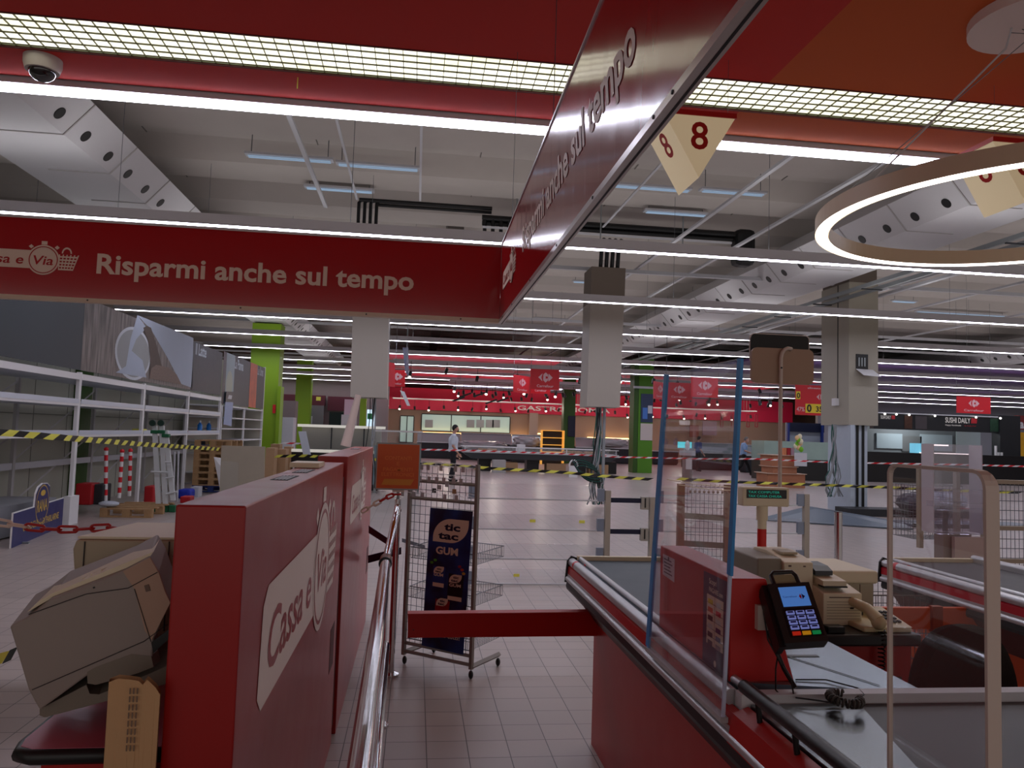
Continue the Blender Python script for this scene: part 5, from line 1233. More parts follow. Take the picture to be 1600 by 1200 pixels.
MB().box(9.78, 10.50, 16.3, 17.5, 2.0, 5.3).build('cladding', M('taupe_column', (166, 160, 146), .5, noise=.02), r)
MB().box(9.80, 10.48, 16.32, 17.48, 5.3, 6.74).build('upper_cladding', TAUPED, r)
MB().box(9.85, 10.30, 16.4, 17.3, 0, 2.02).build('column_shaft', M('bluish_steel', (186, 198, 212), .4, noise=.05), r)
MB().box(9.80, 9.90, 16.25, 16.38, .0, 2.0).build('corner_flange', M('bluish_steel', (186, 198, 212), .4, noise=.05), r)
for x in (10.02, 10.16): MB().box(x, x + .05, 16.37, 16.40, 0, 2.0).build('black_conduit', BLACKM, r)
MB().box(9.95, 10.24, 16.28, 16.302, 3.29, 3.63).build('hatch_opening', BLACK, r)
MB().hexa([(9.96, 16.0, 3.12), (10.38, 16.0, 3.10), (10.36, 16.28, 3.27), (9.94, 16.28, 3.28), (9.96, 16.0, 3.13), (10.38, 16.0, 3.11), (10.36, 16.28, 3.28), (9.94, 16.28, 3.29)]).build('hatch_flap', WHITE, r)
for k in range(3): MB().box(10.0 + k * .07, 10.03 + k * .07, 16.27, 16.28, 3.35, 3.55).build('breaker', GALV, r)
MB().box(9.77, 9.781, 16.75, 16.77, 2.6, 5.3).build('side_seam', SHADOWG, r)
MB().box(9.68, 9.78, 16.7, 16.85, 2.45, 2.62).build('junction_box', WHITE, r)
# cables
def cables(x, y, zt, n, cols, name, label, spread=.12, zb=.02):
    rr = empty(name, (x, y, zb), label, 'cable bundle')
    for k in range(n):
        p = []; a = random.uniform(-.06, .06); ph = random.random() * 6
        for i in range(12):
            t = i / 11; z = zt - (zt - zb) * t
            p.append((x + a + spread * t * math.sin(ph + 5 * t) * random.uniform(.6, 1.2), y + .5 * spread * math.cos(ph + 4 * t) * t, max(zb, z)))
        MB().tube(p, random.uniform(.010, .018), 6).build('cable', cols[k % len(cols)], rr)
    return rr
TEAL = M('cable_teal', (28, 86, 78), .5); CG = M('cable_grey', (150, 154, 158), .5); CBK = M('cable_dark', (24, 34, 34), .5)
cables(4.02, 16.6, 2.22, 14, [TEAL, CG, CBK, CG], 'hanging_cables', 'tangled grey and teal cables hanging from the middle cladding box to the floor', .16, .05)
rb = empty('cable_coil', (3.6, 16.4, .6), 'dark green cable coil bulging out of the hanging cables', 'cable bundle')
for k in range(7):
    c = Vector((3.72 + .02 * k, 16.5, .88 - .03 * k)); MB().tube([c + Vector((.28 * math.cos(t), .05 * math.sin(3 * t), .14 * math.sin(t) - .10 * math.cos(t))) for t in [2 * math.pi * q / 18 for q in range(18)]], .012, 6, closed=True).build('cable', TEAL if k % 2 else CBK, rb)
MB().cyl(4.15, 16.6, .5, 2.22, .035, 10).build('drop_pipe', CG, None, 'thin grey pipe dropping from the middle cladding box', 'pipe')
cables(9.55, 16.5, 2.0, 12, [CG, CG, TEAL, CG], 'hanging_cables', 'grey cable loops hanging beside the right-hand column', .22, .35)
cables(-.95, 16.6, 2.22, 5, [CG, CBK, CG], 'hanging_cables', 'few grey cables hanging from the left cladding box', .10, .3)
MB().tube([ay(560, 617, 9.0), ay(540, 697, 9.0)], [.035, .06], 8).build('wrapped_roll', M('clear_wrap', (214, 196, 190), .3), None, 'slanted translucent wrapped roll standing behind the far divider', 'roll')

def greencol(x, y, wx, wy, z1, label, cutz=None):
    rr = empty('green_column', (x, y, 0), label, 'column', 'green columns')
    MB().box(x - wx / 2, x + wx / 2, y, y + wy, 0, z1).build('column_shaft', GREEND if cutz else LIME, rr)
    return rr
g = greencol(10.02, 33, .86, .7, 5.1, 'green column with a blue notice, seen left of the blue-edged screen', True)
MB().box(9.80, 10.46, 32.98, 33.0, 0, 5.1).build('front_face', GREEN, g)
MB().box(9.9, 10.45, 32.95, 32.975, 2.25, 3.52).build('notice_board', M('notice_blue', (40, 56, 88), .4), g)
MB().box(9.98, 10.20, 32.94, 32.95, 2.4, 2.9).build('notice_print', M('notice_lightblue', (70, 120, 200), .4), g)
MB().box(10.22, 10.42, 32.94, 32.95, 2.65, 3.0).build('notice_photo', LGREY, g)
MB().box(9.9, 10.45, 32.95, 32.975, 1.45, 2.2).build('white_sheet', M('sheet_pale', (200, 190, 186), .6), g)
MB().box(9.55, 10.5, 32.9, 33.0, 3.75, 3.85).build('light_strip', LGREY, g)
g = greencol(8.5, 42, .66, .6, 5.1, 'darker green column further back with a dark poster', True)
MB().box(8.42, 8.84, 41.95, 41.99, 1.5, 2.65).build('notice_board', NAVYD, g)
g = greencol(-5.35, 27.5, .98, .8, 5.15, 'tall lime green column at the left behind the shelving')
MB().box(-4.86, -4.74, 27.4, 28.0, 0, 2.95).build('side_box', LIME, g)
MB().box(-5.0, -4.9, 27.46, 27.5, 2.0, 2.3).build('red_call_point', SIGNRED2, g)
greencol(-6.1, 42, .8, .6, 5.15, 'distant green column behind the left light rows')
greencol(-2.62, 38, .30, .3, 3.2, 'slim green post beside the left cladding box')

# small plinth and debris on the floor, right of centre
MB().box(9.4, 12.6, 15.6, 16.2, 0, .16).build('black_plinth', SHADOWG, None, 'low black plinth lying around the right-hand column foot', 'plinth')
MB().box(9.6, 12.4, 13.8, 14.6, .0, .05).build('flat_panel', PALEP, None, 'flat pale metal panels on the floor in front of the plinth', 'panel')
MB().box(9.6, 12.4, 13.7, 13.8, .0, .07).build('black_edge_strip', BLACK, None, 'black strip edging the flat floor panels', 'strip')
MB().prism([(6.7, 14.4, .01), (9.2, 13.2, .01), (9.5, 14.0, .06), (8.0, 14.8, .25)], (0, 0, .02)).build('flat_panel', PALEP, None, 'pale blue panel lying tilted left of the chrome post', 'panel')
for k, (x, y, s, mt) in enumerate(((11.0, 15.8, .34, 'a'), (11.5, 16.0, .3, 'b'), (12.1, 16.2, .42, 'b'), (11.7, 16.4, .36, 'a'))):
    m_ = M('bag_dark', (74, 76, 88), .35) if mt == 'a' else M('bag_clear', (186, 196, 208), .25)
    bm = bmesh.new(); bmesh.ops.create_icosphere(bm, subdivisions=3, radius=s)
    for v in bm.verts:
        nz_ = math.sin(v.co.x * 17 + k) * math.cos(v.co.y * 13 + 2 * k) * math.sin(v.co.z * 19); v.co *= 1 + .16 * nz_; v.co.z = max(-.16, v.co.z * .62)
    mb = MB(); mb.add([v.co + Vector((x, y, .16 if y > 15.5 else 0)) + Vector((0, 0, .16)) for v in bm.verts], [[v.index for v in f_.verts] for f_ in bm.faces], True); bm.free()
    mb.build('plastic_bag', m_, None, ['leftmost dark', 'second, pale', 'rightmost pale', 'dark rear'][k] + ' crumpled plastic bag heaped on the black plinth', 'bag', 'crumpled bags on the plinth')

# hazard tape
def tape(pts, w, seg, mats, label, twist=0, name='barrier_tape'):
    P_ = [Vector(p) for p in pts]; mb = MB(); d = [0]
    for a, b in zip(P_, P_[1:]): d.append(d[-1] + (b - a).length)
    n = int(d[-1] / seg)
    def at(s):
        for i in range(len(P_) - 1):
            if s <= d[i + 1] + 1e-6: return P_[i].lerp(P_[i + 1], (s - d[i]) / max(1e-6, d[i + 1] - d[i]))
        return P_[-1].copy()
    for k in range(n):
        a, b = at(k * seg), at((k + 1) * seg); sl = seg * .35; t = (b - a).normalized() * sl
        mb.mat(k % 2); ta, tb = (math.sin(k * 1.3) * twist, math.sin((k + 1) * 1.3) * twist)
        u0 = Vector((0, math.sin(ta), math.cos(ta))) * w / 2; u1 = Vector((0, math.sin(tb), math.cos(tb))) * w / 2
        q = [a - u0 - t, b - u1 - t, b + u1 + t, a + u0 + t]
        mb.prism(q, (0, .0015, 0))
    return mb.build(name, mats, None, label, 'barrier tape', 'striped barrier tapes')
YB_ = [YEL, BLACK]
tape([ay(-30, 673, 8.3), ay(100, 684, 9.6), ay(220, 694, 12.5), ay(300, 699, 15.5), ay(345, 702, 17.4)], .075, .17, YB_, 'yellow and black tape stretched along the empty shelving on the left', .5)
tape([ay(430, 713, 18), ay(475, 712, 17.5), ay(505, 714, 17), ay(560, 716, 16.8), ay(640, 722, 16.6), ay(770, 732, 16.3), ay(880, 738, 16.2), ay(955, 745, 16.2), ay(1030, 750, 16.2)], .062, .19, YB_, 'yellow and black tape across the middle of the hall, left half', .3)
tape([ay(1060, 748, 16.2), ay(1120, 752, 16.2), ay(1200, 755, 16.1), ay(1290, 758, 16.1), ay(1400, 762, 16.1), ay(1440, 765, 16.1), ay(1540, 768, 15.5), ay(1610, 770, 15)], .062, .19, YB_, 'yellow and black tape tied round the right-hand column', .5)
RW = [WHITE, SIGNRED2]
tape([ay(440, 692, 22), ay(530, 696, 22), ay(640, 702, 22), ay(740, 704, 23), ay(880, 709, 24), ay(960, 714, 24), ay(1100, 717, 24), ay(1180, 717, 23), ay(1290, 722, 22), ay(1380, 724, 21.5), ay(1500, 726, 21), ay(1610, 729, 21)], .05, .17, RW, 'red and white tape across the whole hall in the distance', .4)
# fallen yellow-black scrap on the floor at far left
tape([ay(-5, 1030, 3.9), ay(12, 1026, 3.9), ay(24, 1020, 3.9)], .05, .04, YB_, 'scrap of yellow and black tape low on the floor beside the tilted printer', .2)

# ================================================================ hanging shop boards
def cboard(x0, x1, y0, y1, Y, label, skew=0.0, l=True):
    a, b_, c, d = ay(x0, y1, Y), ay(x1, y1, Y + skew), ay(x1, y0, Y + skew), ay(x0, y0, Y)
    rr = empty('hanging_board', ((a + c) / 2), label, 'shop sign', 'red hanging shop boards')
    zt = (c.z + d.z) / 2; zb = (a.z + b_.z) / 2; a.z = b_.z = zb; c.z = d.z = zt
    MB().prism([a, b_, c, d], (0, .03, 0)).build('board', SIGNRED2, rr)
    pl_ = Plane2(a, b_ - a, (0, 0, 1)); W_ = (b_ - a).length; H_ = zt - zb
    if l:
        s = H_ * .26; cx, cy = W_ / 2, H_ * .60; mb = MB()
        decal(mb, pl_, [(cx - s * 1.35, cy), (cx - s * .55, cy + s * .75), (cx - s * .75, cy), (cx - s * .55, cy - s * .75)], .006)
        ring = [(cx - s * .45 + s * .0, cy + s * .3)] + []
        decal(mb, pl_, [(cx - s * .40, cy - s * .55), (cx + s * .05, cy - s * .95), (cx + s * .05, cy + s * .95), (cx - s * .40, cy + s * .55)], .006)
        decal(mb, pl_, [(cx + s * .05, cy + s * .95), (cx + s * .5, cy + s * .55), (cx + s * .45, cy + s * .15), (cx + s * .05, cy + s * .25)], .006)
        decal(mb, pl_, [(cx + s * .05, cy - s * .95), (cx + s * .5, cy - s * .55), (cx + s * .45, cy - s * .15), (cx + s * .05, cy - s * .25)], .006)
        decal(mb, pl_, [(cx + s * .62, cy + s * .75), (cx + s * 1.4, cy), (cx + s * .62, cy - s * .75), (cx + s * .5, cy - s * .1), (cx + s * .5, cy + s * .1)], .006)
        text2(mb, pl_, 'Carrefour', cx, H_ * .12, H_ * .13, .006, bold=.02, w=W_ * .58, align='C'); mb.build('emblem', M('logo_pink_white', (236, 190, 196), .5), rr)
    for q in (a, b_): MB().tube([(q.x, q.y + .01, zt), (q.x, q.y + .01, 6.755)], .006, 4).build('hanger', WIRE, rr)
    return rr
cboard(829, 874, 577, 609, 26, 'upper frontal red board of the central pair')
cboard(802, 829, 587, 614, 26.5, 'left angled red board of the central pair', .8)
cboard(829, 860, 588, 615, 27.2, 'lower red board half hidden behind the central upper one')
cboard(601, 617, 566, 604, 22, 'narrow red board edge beside the left cladding box', .5, False)
cboard(606, 633, 578, 604, 23, 'red board right of the left cladding box')
cboard(1080, 1122, 590, 621, 24, 'upper red board seen through the blue-edged screen')
cboard(1040, 1082, 598, 625, 25, 'lower red board seen through the blue-edged screen')
cboard(1021, 1041, 597, 624, 25, 'small red board just left of the blue screen edge', .8)
cboard(1495, 1548, 620, 646, 24, 'red board hanging before the sushi stall')
# navy and white hanging strips near the left cladding
MB().prism([ay(629, 543, 20), ay(638, 543, 20.4), ay(639, 592, 20.4), ay(633, 580, 20)], (0, .03, 0)).build('hanging_navy_board', NAVY, None, 'narrow navy hanging board seen edge-on beside the red boards', 'shop sign')
MB().prism([ay(625, 610, 20), ay(632, 612, 20.2), ay(641, 634, 20.2), ay(636, 634, 20)], (0, .03, 0)).build('hanging_flag', LGREY, None, 'thin white hanging flag below the navy board', 'flag')
r = empty('price_board', ay(1268, 648, 22), 'red promotional board with yellow price 0,35 left of the column', 'shop sign')
a, b_ = ay(1243, 648, 22), ay(1294, 648, 22); zt = ay(1268, 602, 22).z; pl = Plane2((a.x, 22, a.z), (1, 0, 0), (0, 0, 1)); W_ = b_.x - a.x; H_ = zt - a.z
MB().box(a.x, b_.x, 22, 22.03, a.z, zt).build('board', SIGNRED2, r)
mb = MB()
for q in ([(0.01, H_ * .52), (W_ * .14, H_ * .52), (W_ * .14, H_ * .78), (.01, H_ * .78)], [(W_ * .30, H_ * .08), (W_ * .99, H_ * .08), (W_ * .99, H_ * .38), (W_ * .30, H_ * .38)]): decal(mb, pl, q, .004)
mb.build('price_field', M('price_yellow', (240, 214, 60), .5), r)
mb = MB(); text2(mb, pl, '0', W_ * .03, H_ * .56, H_ * .18, .008, bold=.03); text2(mb, pl, '0', W_ * .34, H_ * .12, H_ * .24, .008, bold=.05); text2(mb, pl, '35', W_ * .62, H_ * .13, H_ * .18, .008, bold=.03); mb.build('price_figures', BLACK, r)
mb = MB(); text2(mb, pl, '47%', W_ * .03, H_ * .12, H_ * .15, .008, bold=.02, w=W_ * .24); text2(mb, pl, 'allineato', W_ * .36, H_ * .88, H_ * .06, .008, bold=.03, w=W_ * .4)
s = H_ * .14; cx, cy = W_ * .8, H_ * .62
decal(mb, pl, [(cx - s * 1.35, cy), (cx - s * .55, cy + s * .75), (cx - s * .75, cy), (cx - s * .55, cy - s * .75)], .006); decal(mb, pl, [(cx - s * .40, cy - s * .55), (cx + s * .5, cy - s * .95), (cx + s * .05, cy), (cx + s * .5, cy + s * .95), (cx - s * .40, cy + s * .55)], .006)
mb.build('white_print', M('logo_pink_white', (236, 190, 196), .5), r)

# ================================================================ far wall: crimson band, servery, windows, counters
MB().box(-3.0, 25.5, 49.3, 49.6, 2.9, 4.3).build('crimson_fascia', PINKF, None, 'long crimson fascia band above the distant fresh food counters', 'fascia')
MB().box(-3.0, 6.5, 33, 49.3, 4.9, 5.0).build('crimson_ceiling_raft', M('crimson_raft', (190, 30, 66), .6), None, 'crimson suspended ceiling raft in front of the fascia', 'ceiling raft')
MB().box(7.5, 22, 38, 49.3, 4.9, 5.0).build('crimson_ceiling_raft', M('crimson_raft', (190, 30, 66), .6), None, 'second crimson ceiling raft behind the middle cladding box', 'ceiling raft')
MB().box(14, 38, 30, 45, 5.0, 5.1).build('violet_ceiling_raft', M('violet_raft', (70, 34, 96), .6), None, 'violet suspended ceiling raft at the upper right distance', 'ceiling raft')
pl = Plane2((0, 49.29, 0), (1, 0, 0), (0, 0, 1))
mb = MB(); text2(mb, pl, 'GASTRONOMIA', 6.5, 3.12, .30, .01, bold=.03, w=6.2); mb.build('fascia_lettering', WHITE, None, 'white lettering on the crimson fascia, broken up by the spotlights', 'lettering')
# wall below
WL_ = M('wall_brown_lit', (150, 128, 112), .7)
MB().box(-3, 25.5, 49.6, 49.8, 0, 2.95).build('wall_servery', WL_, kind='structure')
GLOW = M('warm_strip', (255, 220, 160), .5, emit=(255, 206, 130), es=2.2)
def win(x0, x1, y0, y1, label, n):
    a, b_ = ay(x0, y1, 49.55), ay(x1, y0, 49.55); rr = empty('servery_window', ((a.x + b_.x) / 2, 49.5, a.z), label, 'window')
    MB().box(a.x, b_.x, 49.52, 49.58, a.z, b_.z).build('pane', M('lit_window', (170, 196, 190), .3, emit=(170, 200, 190), es=.16), rr)
    MB().box(a.x, b_.x, 49.48, 49.53, a.z - .06, a.z).box(a.x, b_.x, 49.48, 49.53, b_.z, b_.z + .06).build('frame', SHADOWG, rr)
    for k in range(n + 1): x = a.x + (b_.x - a.x) * k / n; MB().box(x - .03, x + .03, 49.48, 49.53, a.z, b_.z).build('mullion', SHADOWG, rr)
    return rr
w_ = win(658, 797, 652, 672, 'long lit servery window behind the man in white', 3)
for k, px in enumerate((670, 735, 750, 765, 775)): q = ay(px, 668, 49.45); MB().box(q.x - .25, q.x + .25, 49.4, 49.48, q.z, q.z + .5).build('shelf_item', GALV, w_)
win(624, 647, 651, 690, 'tall lit servery doorway window left of the long one', 2)
for x0, x1, y, lab in ((657, 826, 676, 'warm light strip under the long servery window'), (840, 870, 678, 'warm light strip left of the bread shelves'), (918, 988, 684, 'warm light strip behind the middle cables')):
    a, b_ = ay(x0, y, 49.3), ay(x1, y, 49.3); MB().box(a.x, b_.x, 49.25, 49.4, a.z - .02, a.z + .05).build('under_cabinet_light', GLOW, None, lab, 'strip light')
# brown wall pier
q0, q1 = ay(826, 700, 49.2), ay(841, 645, 49.2); MB().box(q0.x, q1.x, 49.2, 49.6, 0, 2.95).build('wall_pier', M('pier_taupe', (160, 144, 134), .6), kind='structure')
def counter(x0, x1, yt, yb, Y, d, label, body=SHADOWG, glassy=True):
    a, b_ = ay(x0, yb, Y), ay(x1, yt, Y); zt = b_.z; rr = empty('serving_counter', ((a.x + b_.x) / 2, Y, 0), label, 'serving counter', 'distant serving counters')
    MB().box(a.x, b_.x, Y, Y + d, .08, zt * .62).build('counter_base', body, rr)
    MB().box(a.x - .03, b_.x + .03, Y - .04, Y + d, zt * .62, zt * .66).build('counter_top', ALU, rr)
    if glassy:
        MB().prism([(a.x, Y, zt * .66), (a.x, Y + .25, zt), (a.x, Y + .28, zt), (a.x, Y + .03, zt * .66)], (b_.x - a.x, 0, 0)).build('curved_glass', M('counter_glass', (150, 158, 160), .15, metal=.2), rr)
        MB().box(a.x, b_.x, Y + .2, Y + .5, zt, zt + .03).build('glass_shelf', LGREY, rr)
    MB().box(a.x + .05, b_.x - .05, Y + .05, Y + d - .05, 0, .08).build('plinth', BLACK, rr)
    return rr
counter(652, 720, 678, 692, 44, 1.0, 'grey serving counter beneath the long window, left part')
counter(720, 800, 679, 695, 43, 1.0, 'serving counter wrapped in plastic right of the man in white')
counter(800, 846, 681, 700, 41, 1.0, 'curved grey serving counter left of the bread shelves')
counter(900, 960, 686, 700, 42, 1.0, 'serving counter behind the middle cables')
counter(930, 988, 688, 702, 43.5, 1.0, 'lit serving counter left of the green column')
counter(1020, 1060, 694, 712, 44, 1.0, 'serving counter seen just inside the blue-edged screen', glassy=False)
counter(1075, 1150, 694, 716, 38, 1.0, 'dark serving counter behind the screen with the blue figure')
counter(1165, 1200, 697, 718, 36, .8, 'dark counter the man in blue is working at')
# bread shelves
a, b_ = ay(846, 706, 40), ay(881, 673, 40); r = empty('bread_shelf', ((a.x + b_.x) / 2, 40, 0), 'dark bread shelves with glowing amber edges', 'shelving')
MB().box(a.x, b_.x, 40.3, 40.35, 0, b_.z).build('back_panel', BLACK, r)
AMB = M('amber_edge', (220, 160, 70), .5, emit=(226, 160, 70), es=.35)
for k in range(5): z = b_.z * (.15 + .21 * k); MB().box(a.x, b_.x, 39.9, 40.3, z - .02, z + .02).build('shelf', AMB, r)
for x in (a.x, b_.x): MB().box(x - .03, x + .03, 39.9, 40.3, 0, b_.z).build('side_post', AMB, r)
# plastic-wrapped heaps on the counters
WRAP = M('wrap_grey', (150, 150, 152), .25, noise=.15, nscale=3)
for k, (x0, x1, y0, y1, Y, lb) in enumerate(((716, 792, 690, 702, 41.5, 'low heap of goods wrapped in clear plastic behind the man in white'), (804, 846, 683, 698, 40, 'grey plastic-wrapped heap left of the amber bread shelves'), (930, 985, 686, 698, 41, 'pale plastic-wrapped heap behind the middle cables'))):
    a, b_ = ay(x0, y1, Y), ay(x1, y0, Y); bm = bmesh.new(); bmesh.ops.create_icosphere(bm, subdivisions=4, radius=1)
    for v in bm.verts:
        c = v.co; s_ = 1 + .10 * math.sin(c.x * 9 + k) * math.cos(c.z * 11) + .06 * math.sin(c.x * 23 + c.y * 17)
        c.x = math.copysign(abs(c.x) ** .7, c.x); c.z = math.copysign(abs(c.z) ** .6, c.z)
        v.co = Vector(((a.x + b_.x) / 2 + c.x * s_ * (b_.x - a.x) / 2, Y + .6 + c.y * .5 * s_, (a.z + b_.z) / 2 + c.z * s_ * (b_.z - a.z) / 2))
    mb = MB(); mb.add([v.co.copy() for v in bm.verts], [[v.index for v in f_.verts] for f_ in bm.faces], True); bm.free(); mb.build('wrapped_goods', WRAP, None, lb, 'wrapped goods', 'wrapped heaps on the counters')
# long refrigerated island
r = empty('chiller_island', (5.2, 31.5, 0), 'long dark open chiller island on legs with a glass rim and boxes under it', 'chiller')
MB().prism([(2.3, 31, .50), (8.1, 31, .50), (8.4, 31, .74), (1.9, 31, .74)], (0, 1.4, 0)).build('island_body', M('island_dark', (52, 54, 58), .45), r)
MB().box(1.9, 8.4, 30.95, 32.45, .74, .80).build('bumper_rail', ALU, r)
MB().box(1.95, 8.35, 31.0, 31.02, .80, .97).build('rim_glass', CLEAR, r); MB().box(1.95, 8.35, 32.4, 32.42, .80, .97).build('rim_glass', CLEAR, r)
MB().box(1.9, 8.4, 30.98, 31.04, .97, 1.0).box(1.9, 8.4, 32.38, 32.44, .97, 1.0).build('rim_rail', WHITE, r)
for x in (2.6, 4.6, 6.6, 7.9): MB().box(x, x + .5, 31.3, 32.0, .0, .5).build('island_leg', BLACK, r)
for x in (2.0, 4.1, 6.2, 8.3): MB().box(x - .02, x + .02, 31, 31.04, .8, 1.0).build('rim_post', WHITE, r)
for k, x in enumerate((3.4, 5.4, 7.2)): MB().box(x, x + .8, 31.1, 31.7, 0, .38).build('cardboard_box', CARD, None, ['left', 'middle', 'right'][k] + ' cardboard box under the long chiller island', 'box', 'boxes under the island')
for k, x in enumerate((2.6, 3.0, 6.2, 6.6, 7.1, 7.5)): MB().box(x, x + .34, 31.3, 31.9, .76, .90).build('cardboard_tray', CARD, None, ['leftmost', 'second', 'third', 'fourth', 'fifth', 'rightmost'][k] + ' cardboard tray lying in the chiller island', 'tray', 'trays in the island')
MB().box(4.2, 4.5, 31.2, 31.6, .80, 1.12).build('white_scale', WHITE, None, 'small white scale standing on the island rim', 'scale')
q = ay(896, 729, 28); MB().tube([q + Vector((.16 * math.cos(t), 0, .24 * math.sin(t) - .0)) for t in [math.pi * k / 10 for k in range(11)]], .03, 8).build('white_arch', WHITE, None, 'small white arch-shaped item in front of the island', 'item')
MB().box(q.x - .16, q.x + .16, 27.98, 28.02, 0, q.z + .03).build('arch_stand', WHITE, None, 'white stand under the arch-shaped item', 'stand')
MB().box(q.x - 2.8, q.x - 2.3, 30, 30.5, 0, .5).build('grey_bin', GREY, None, 'grey bin at the left end of the chiller island', 'bin')

# left distance: shop fronts, white promotion table, screens
MB().box(-7.6, -1.6, 44, 44.3, 0, 5.0).build('wall_shopfront', M('shop_taupe', (126, 112, 108), .6), kind='structure')
pbox('maroon_fascia', 442, 508, 617, 633, 43.6, .3, MAROON, 'maroon fascia over the distant rolling shutter', 'fascia')
pbox('maroon_fascia', 512, 555, 620, 642, 43.5, .3, MAROON, 'second maroon fascia beside the dark fridge', 'fascia')
pbox('rolling_shutter', 462, 505, 633, 675, 43.4, .2, M('shutter_grey', (118, 116, 118), .5), 'grey rolling shutter with a paper notice', 'shutter')
pbox('paper_notice', 480, 488, 650, 662, 43.3, .02, LGREY, 'white paper notice stuck on the rolling shutter', 'notice')
pbox('yellow_sign', 494, 501, 620, 626, 43.3, .05, YEL, 'tiny yellow sign over the rolling shutter', 'sign')
pbox('glass_door_fridge', 514, 536, 644, 672, 42, .7, M('fridge_dark', (24, 40, 38), .2), 'dark glass door fridge in the far left shop', 'fridge', True)
pbox('white_banner', 538, 553, 624, 648, 41, .04, M('pink_white_banner', (196, 170, 180), .6), 'whitish hanging banner beside the slanted roll', 'banner')
pbox('grey_cabinet', 533, 556, 648, 672, 40.5, .6, GREY, 'grey cabinet under the whitish banner', 'cabinet', True)
pbox('exit_doorway', 573, 585, 640, 672, 43.2, .1, M('daylit_door', (200, 225, 235), .4, emit=(196, 224, 240), es=.5), 'bright daylit exit doorway left of the cladding box cables', 'doorway', True)
pbox('green_shrub', 574, 584, 646, 655, 43.1, .05, M('shrub_green', (50, 150, 90), .7), 'green planting seen through the bright exit doorway', 'plant')
pbox('machine_stand', 442, 461, 626, 668, 36, .8, M('machine_grey', (120, 108, 106), .5), 'tall grey vending stand beside the lime column', 'machine', True)
pbox('white_appliance', 441, 458, 652, 680, 33, .8, LGREY, 'white appliance standing near the lime column', 'appliance', True)
# white chiller table
r = empty('promotion_chiller', ay(525, 720, 20), 'long white open chiller with a slanted back behind the dividers', 'chiller')
a, b_ = ay(466, 672, 20), ay(593, 700, 20)
MB().prism([(a.x, 20.9, .95), (a.x, 20.6, 1.58), (a.x, 20.75, 1.60), (a.x, 21.05, .95)], (b_.x - a.x, 0, 0)).build('slanted_back', M('chiller_cream', (206, 204, 194), .5), r)
MB().box(a.x - .1, b_.x + .1, 20.5, 20.8, 1.56, 1.63).build('top_rail', M('chiller_rail', (240, 238, 226), .4, emit=(240, 236, 220), es=.15), r)
MB().box(a.x - .1, b_.x + .1, 19.6, 21.1, .55, .95).build('chiller_body', BLACK, r)
MB().box(a.x - .1, b_.x + .1, 19.55, 19.75, .93, 1.0).build('front_rail', M('chiller_rail', (240, 238, 226), .4, emit=(240, 236, 220), es=.15), r)
MB().box(a.x, b_.x, 19.7, 21.0, 0, .55).build('chiller_base', SHADOWG, r)
for px in (517, 568): q = ay(px, 690, 20.5); MB().box(q.x - .015, q.x + .015, 20.55, 20.6, 1.0, 1.56).build('divider', SHADOWG, r)
MB().prism([ay(466, 674, 19.5), ay(478, 674, 19.5), ay(486, 712, 19.5), ay(474, 712, 19.5)], (0, .03, 0)).build('leaning_sheet', BLUEW, None, 'white printed strip leaning on the left end of the white chiller', 'notice')
r = empty('covered_trolley', ay(606, 700, 19), 'display case draped in clear plastic, left of the orange sign', 'display case')
MB().box(-1.0, .15, 19, 19.8, .2, 1.15).build('case_body', M('case_teal', (116, 140, 150), .25, metal=.2, noise=.35, nscale=4), r)
MB().box(-1.0, .15, 19, 19.8, 1.15, 1.5).build('case_glass', CLEAR, r)
MB().box(-1.02, .17, 18.98, 19.82, 1.5, 1.54).build('case_top', WHITE, r)
for x in (-.95, .1):
    MB().box(x - .03, x + .03, 19.1, 19.2, 0, .2).build('case_leg', GALV, r)

# right distance
MB().box(25.5, 43, 46, 46.3, 0, 5.0).build('wall_right_shops', M('shop_pale', (150, 152, 156), .6), kind='structure')
pbox('navy_doorway', 1230, 1286, 661, 692, 36, .2, M('door_bluegrey', (150, 160, 170), .4), 'bluish glazed doorway with a navy header, left of the column', 'doorway', True)
pbox('navy_header', 1230, 1288, 661, 675, 35.9, .1, NAVYD, 'navy header band over the glazed doorway', 'header')
for k, px in enumerate((1231, 1284)): pbox('navy_jamb', px, px + 3, 661, 700, 35.8, .15, M('jamb_blue', (30, 50, 120), .4), ['left', 'right'][k] + ' blue jamb of the glazed doorway', 'door jamb', True)
pbox('salad_case', 1194, 1300, 690, 718, 30, 1.2, M('case_glass_pale', (150, 174, 168), .2, metal=.15, noise=.2, nscale=1.5), 'pale slanted glass food case left of the column', 'display case')
pbox('case_base', 1194, 1300, 718, 736, 30, 1.2, BLACK, 'black base under the slanted glass food case', 'case base', True)
r = empty('wooden_display', ay(1228, 742, 26), 'stepped wooden display crate stack left of the column', 'display stand')
for k, (x0, x1, y0, y1) in enumerate(((1200, 1258, 741, 752), (1208, 1245, 730, 742), (1206, 1244, 712, 731))):
    pbox('crate_tier', x0, x1, y0, y1, 25 - .01 * k, .9, M('crate_orange_wood', (166, 110, 80), .7, noise=.1), None, None, k == 0, None, r)
    pbox('tier_top', x0 - 2, x1 + 3, y0 - 1, y0, 24.95 - .01 * k, 1.0, M('tier_pale', (196, 170, 150), .6), None, None, False, None, r)
for k in range(3): pbox('crate_pack', 1224 + k * 6, 1229 + k * 6, 700, 711, 25.1, .3, [M('pack_orange', (206, 130, 90), .6), M('pack_red', (170, 40, 50), .5), M('pack_lilac', (180, 150, 170), .5)][k], ['leftmost orange', 'middle red', 'right lilac'][k] + ' carton on top of the wooden display', 'carton')
q = ay(1248, 703, 24.8); r = empty('paper_flower_bunch', q, 'green and yellow paper bunch standing on the wooden display', 'decoration')
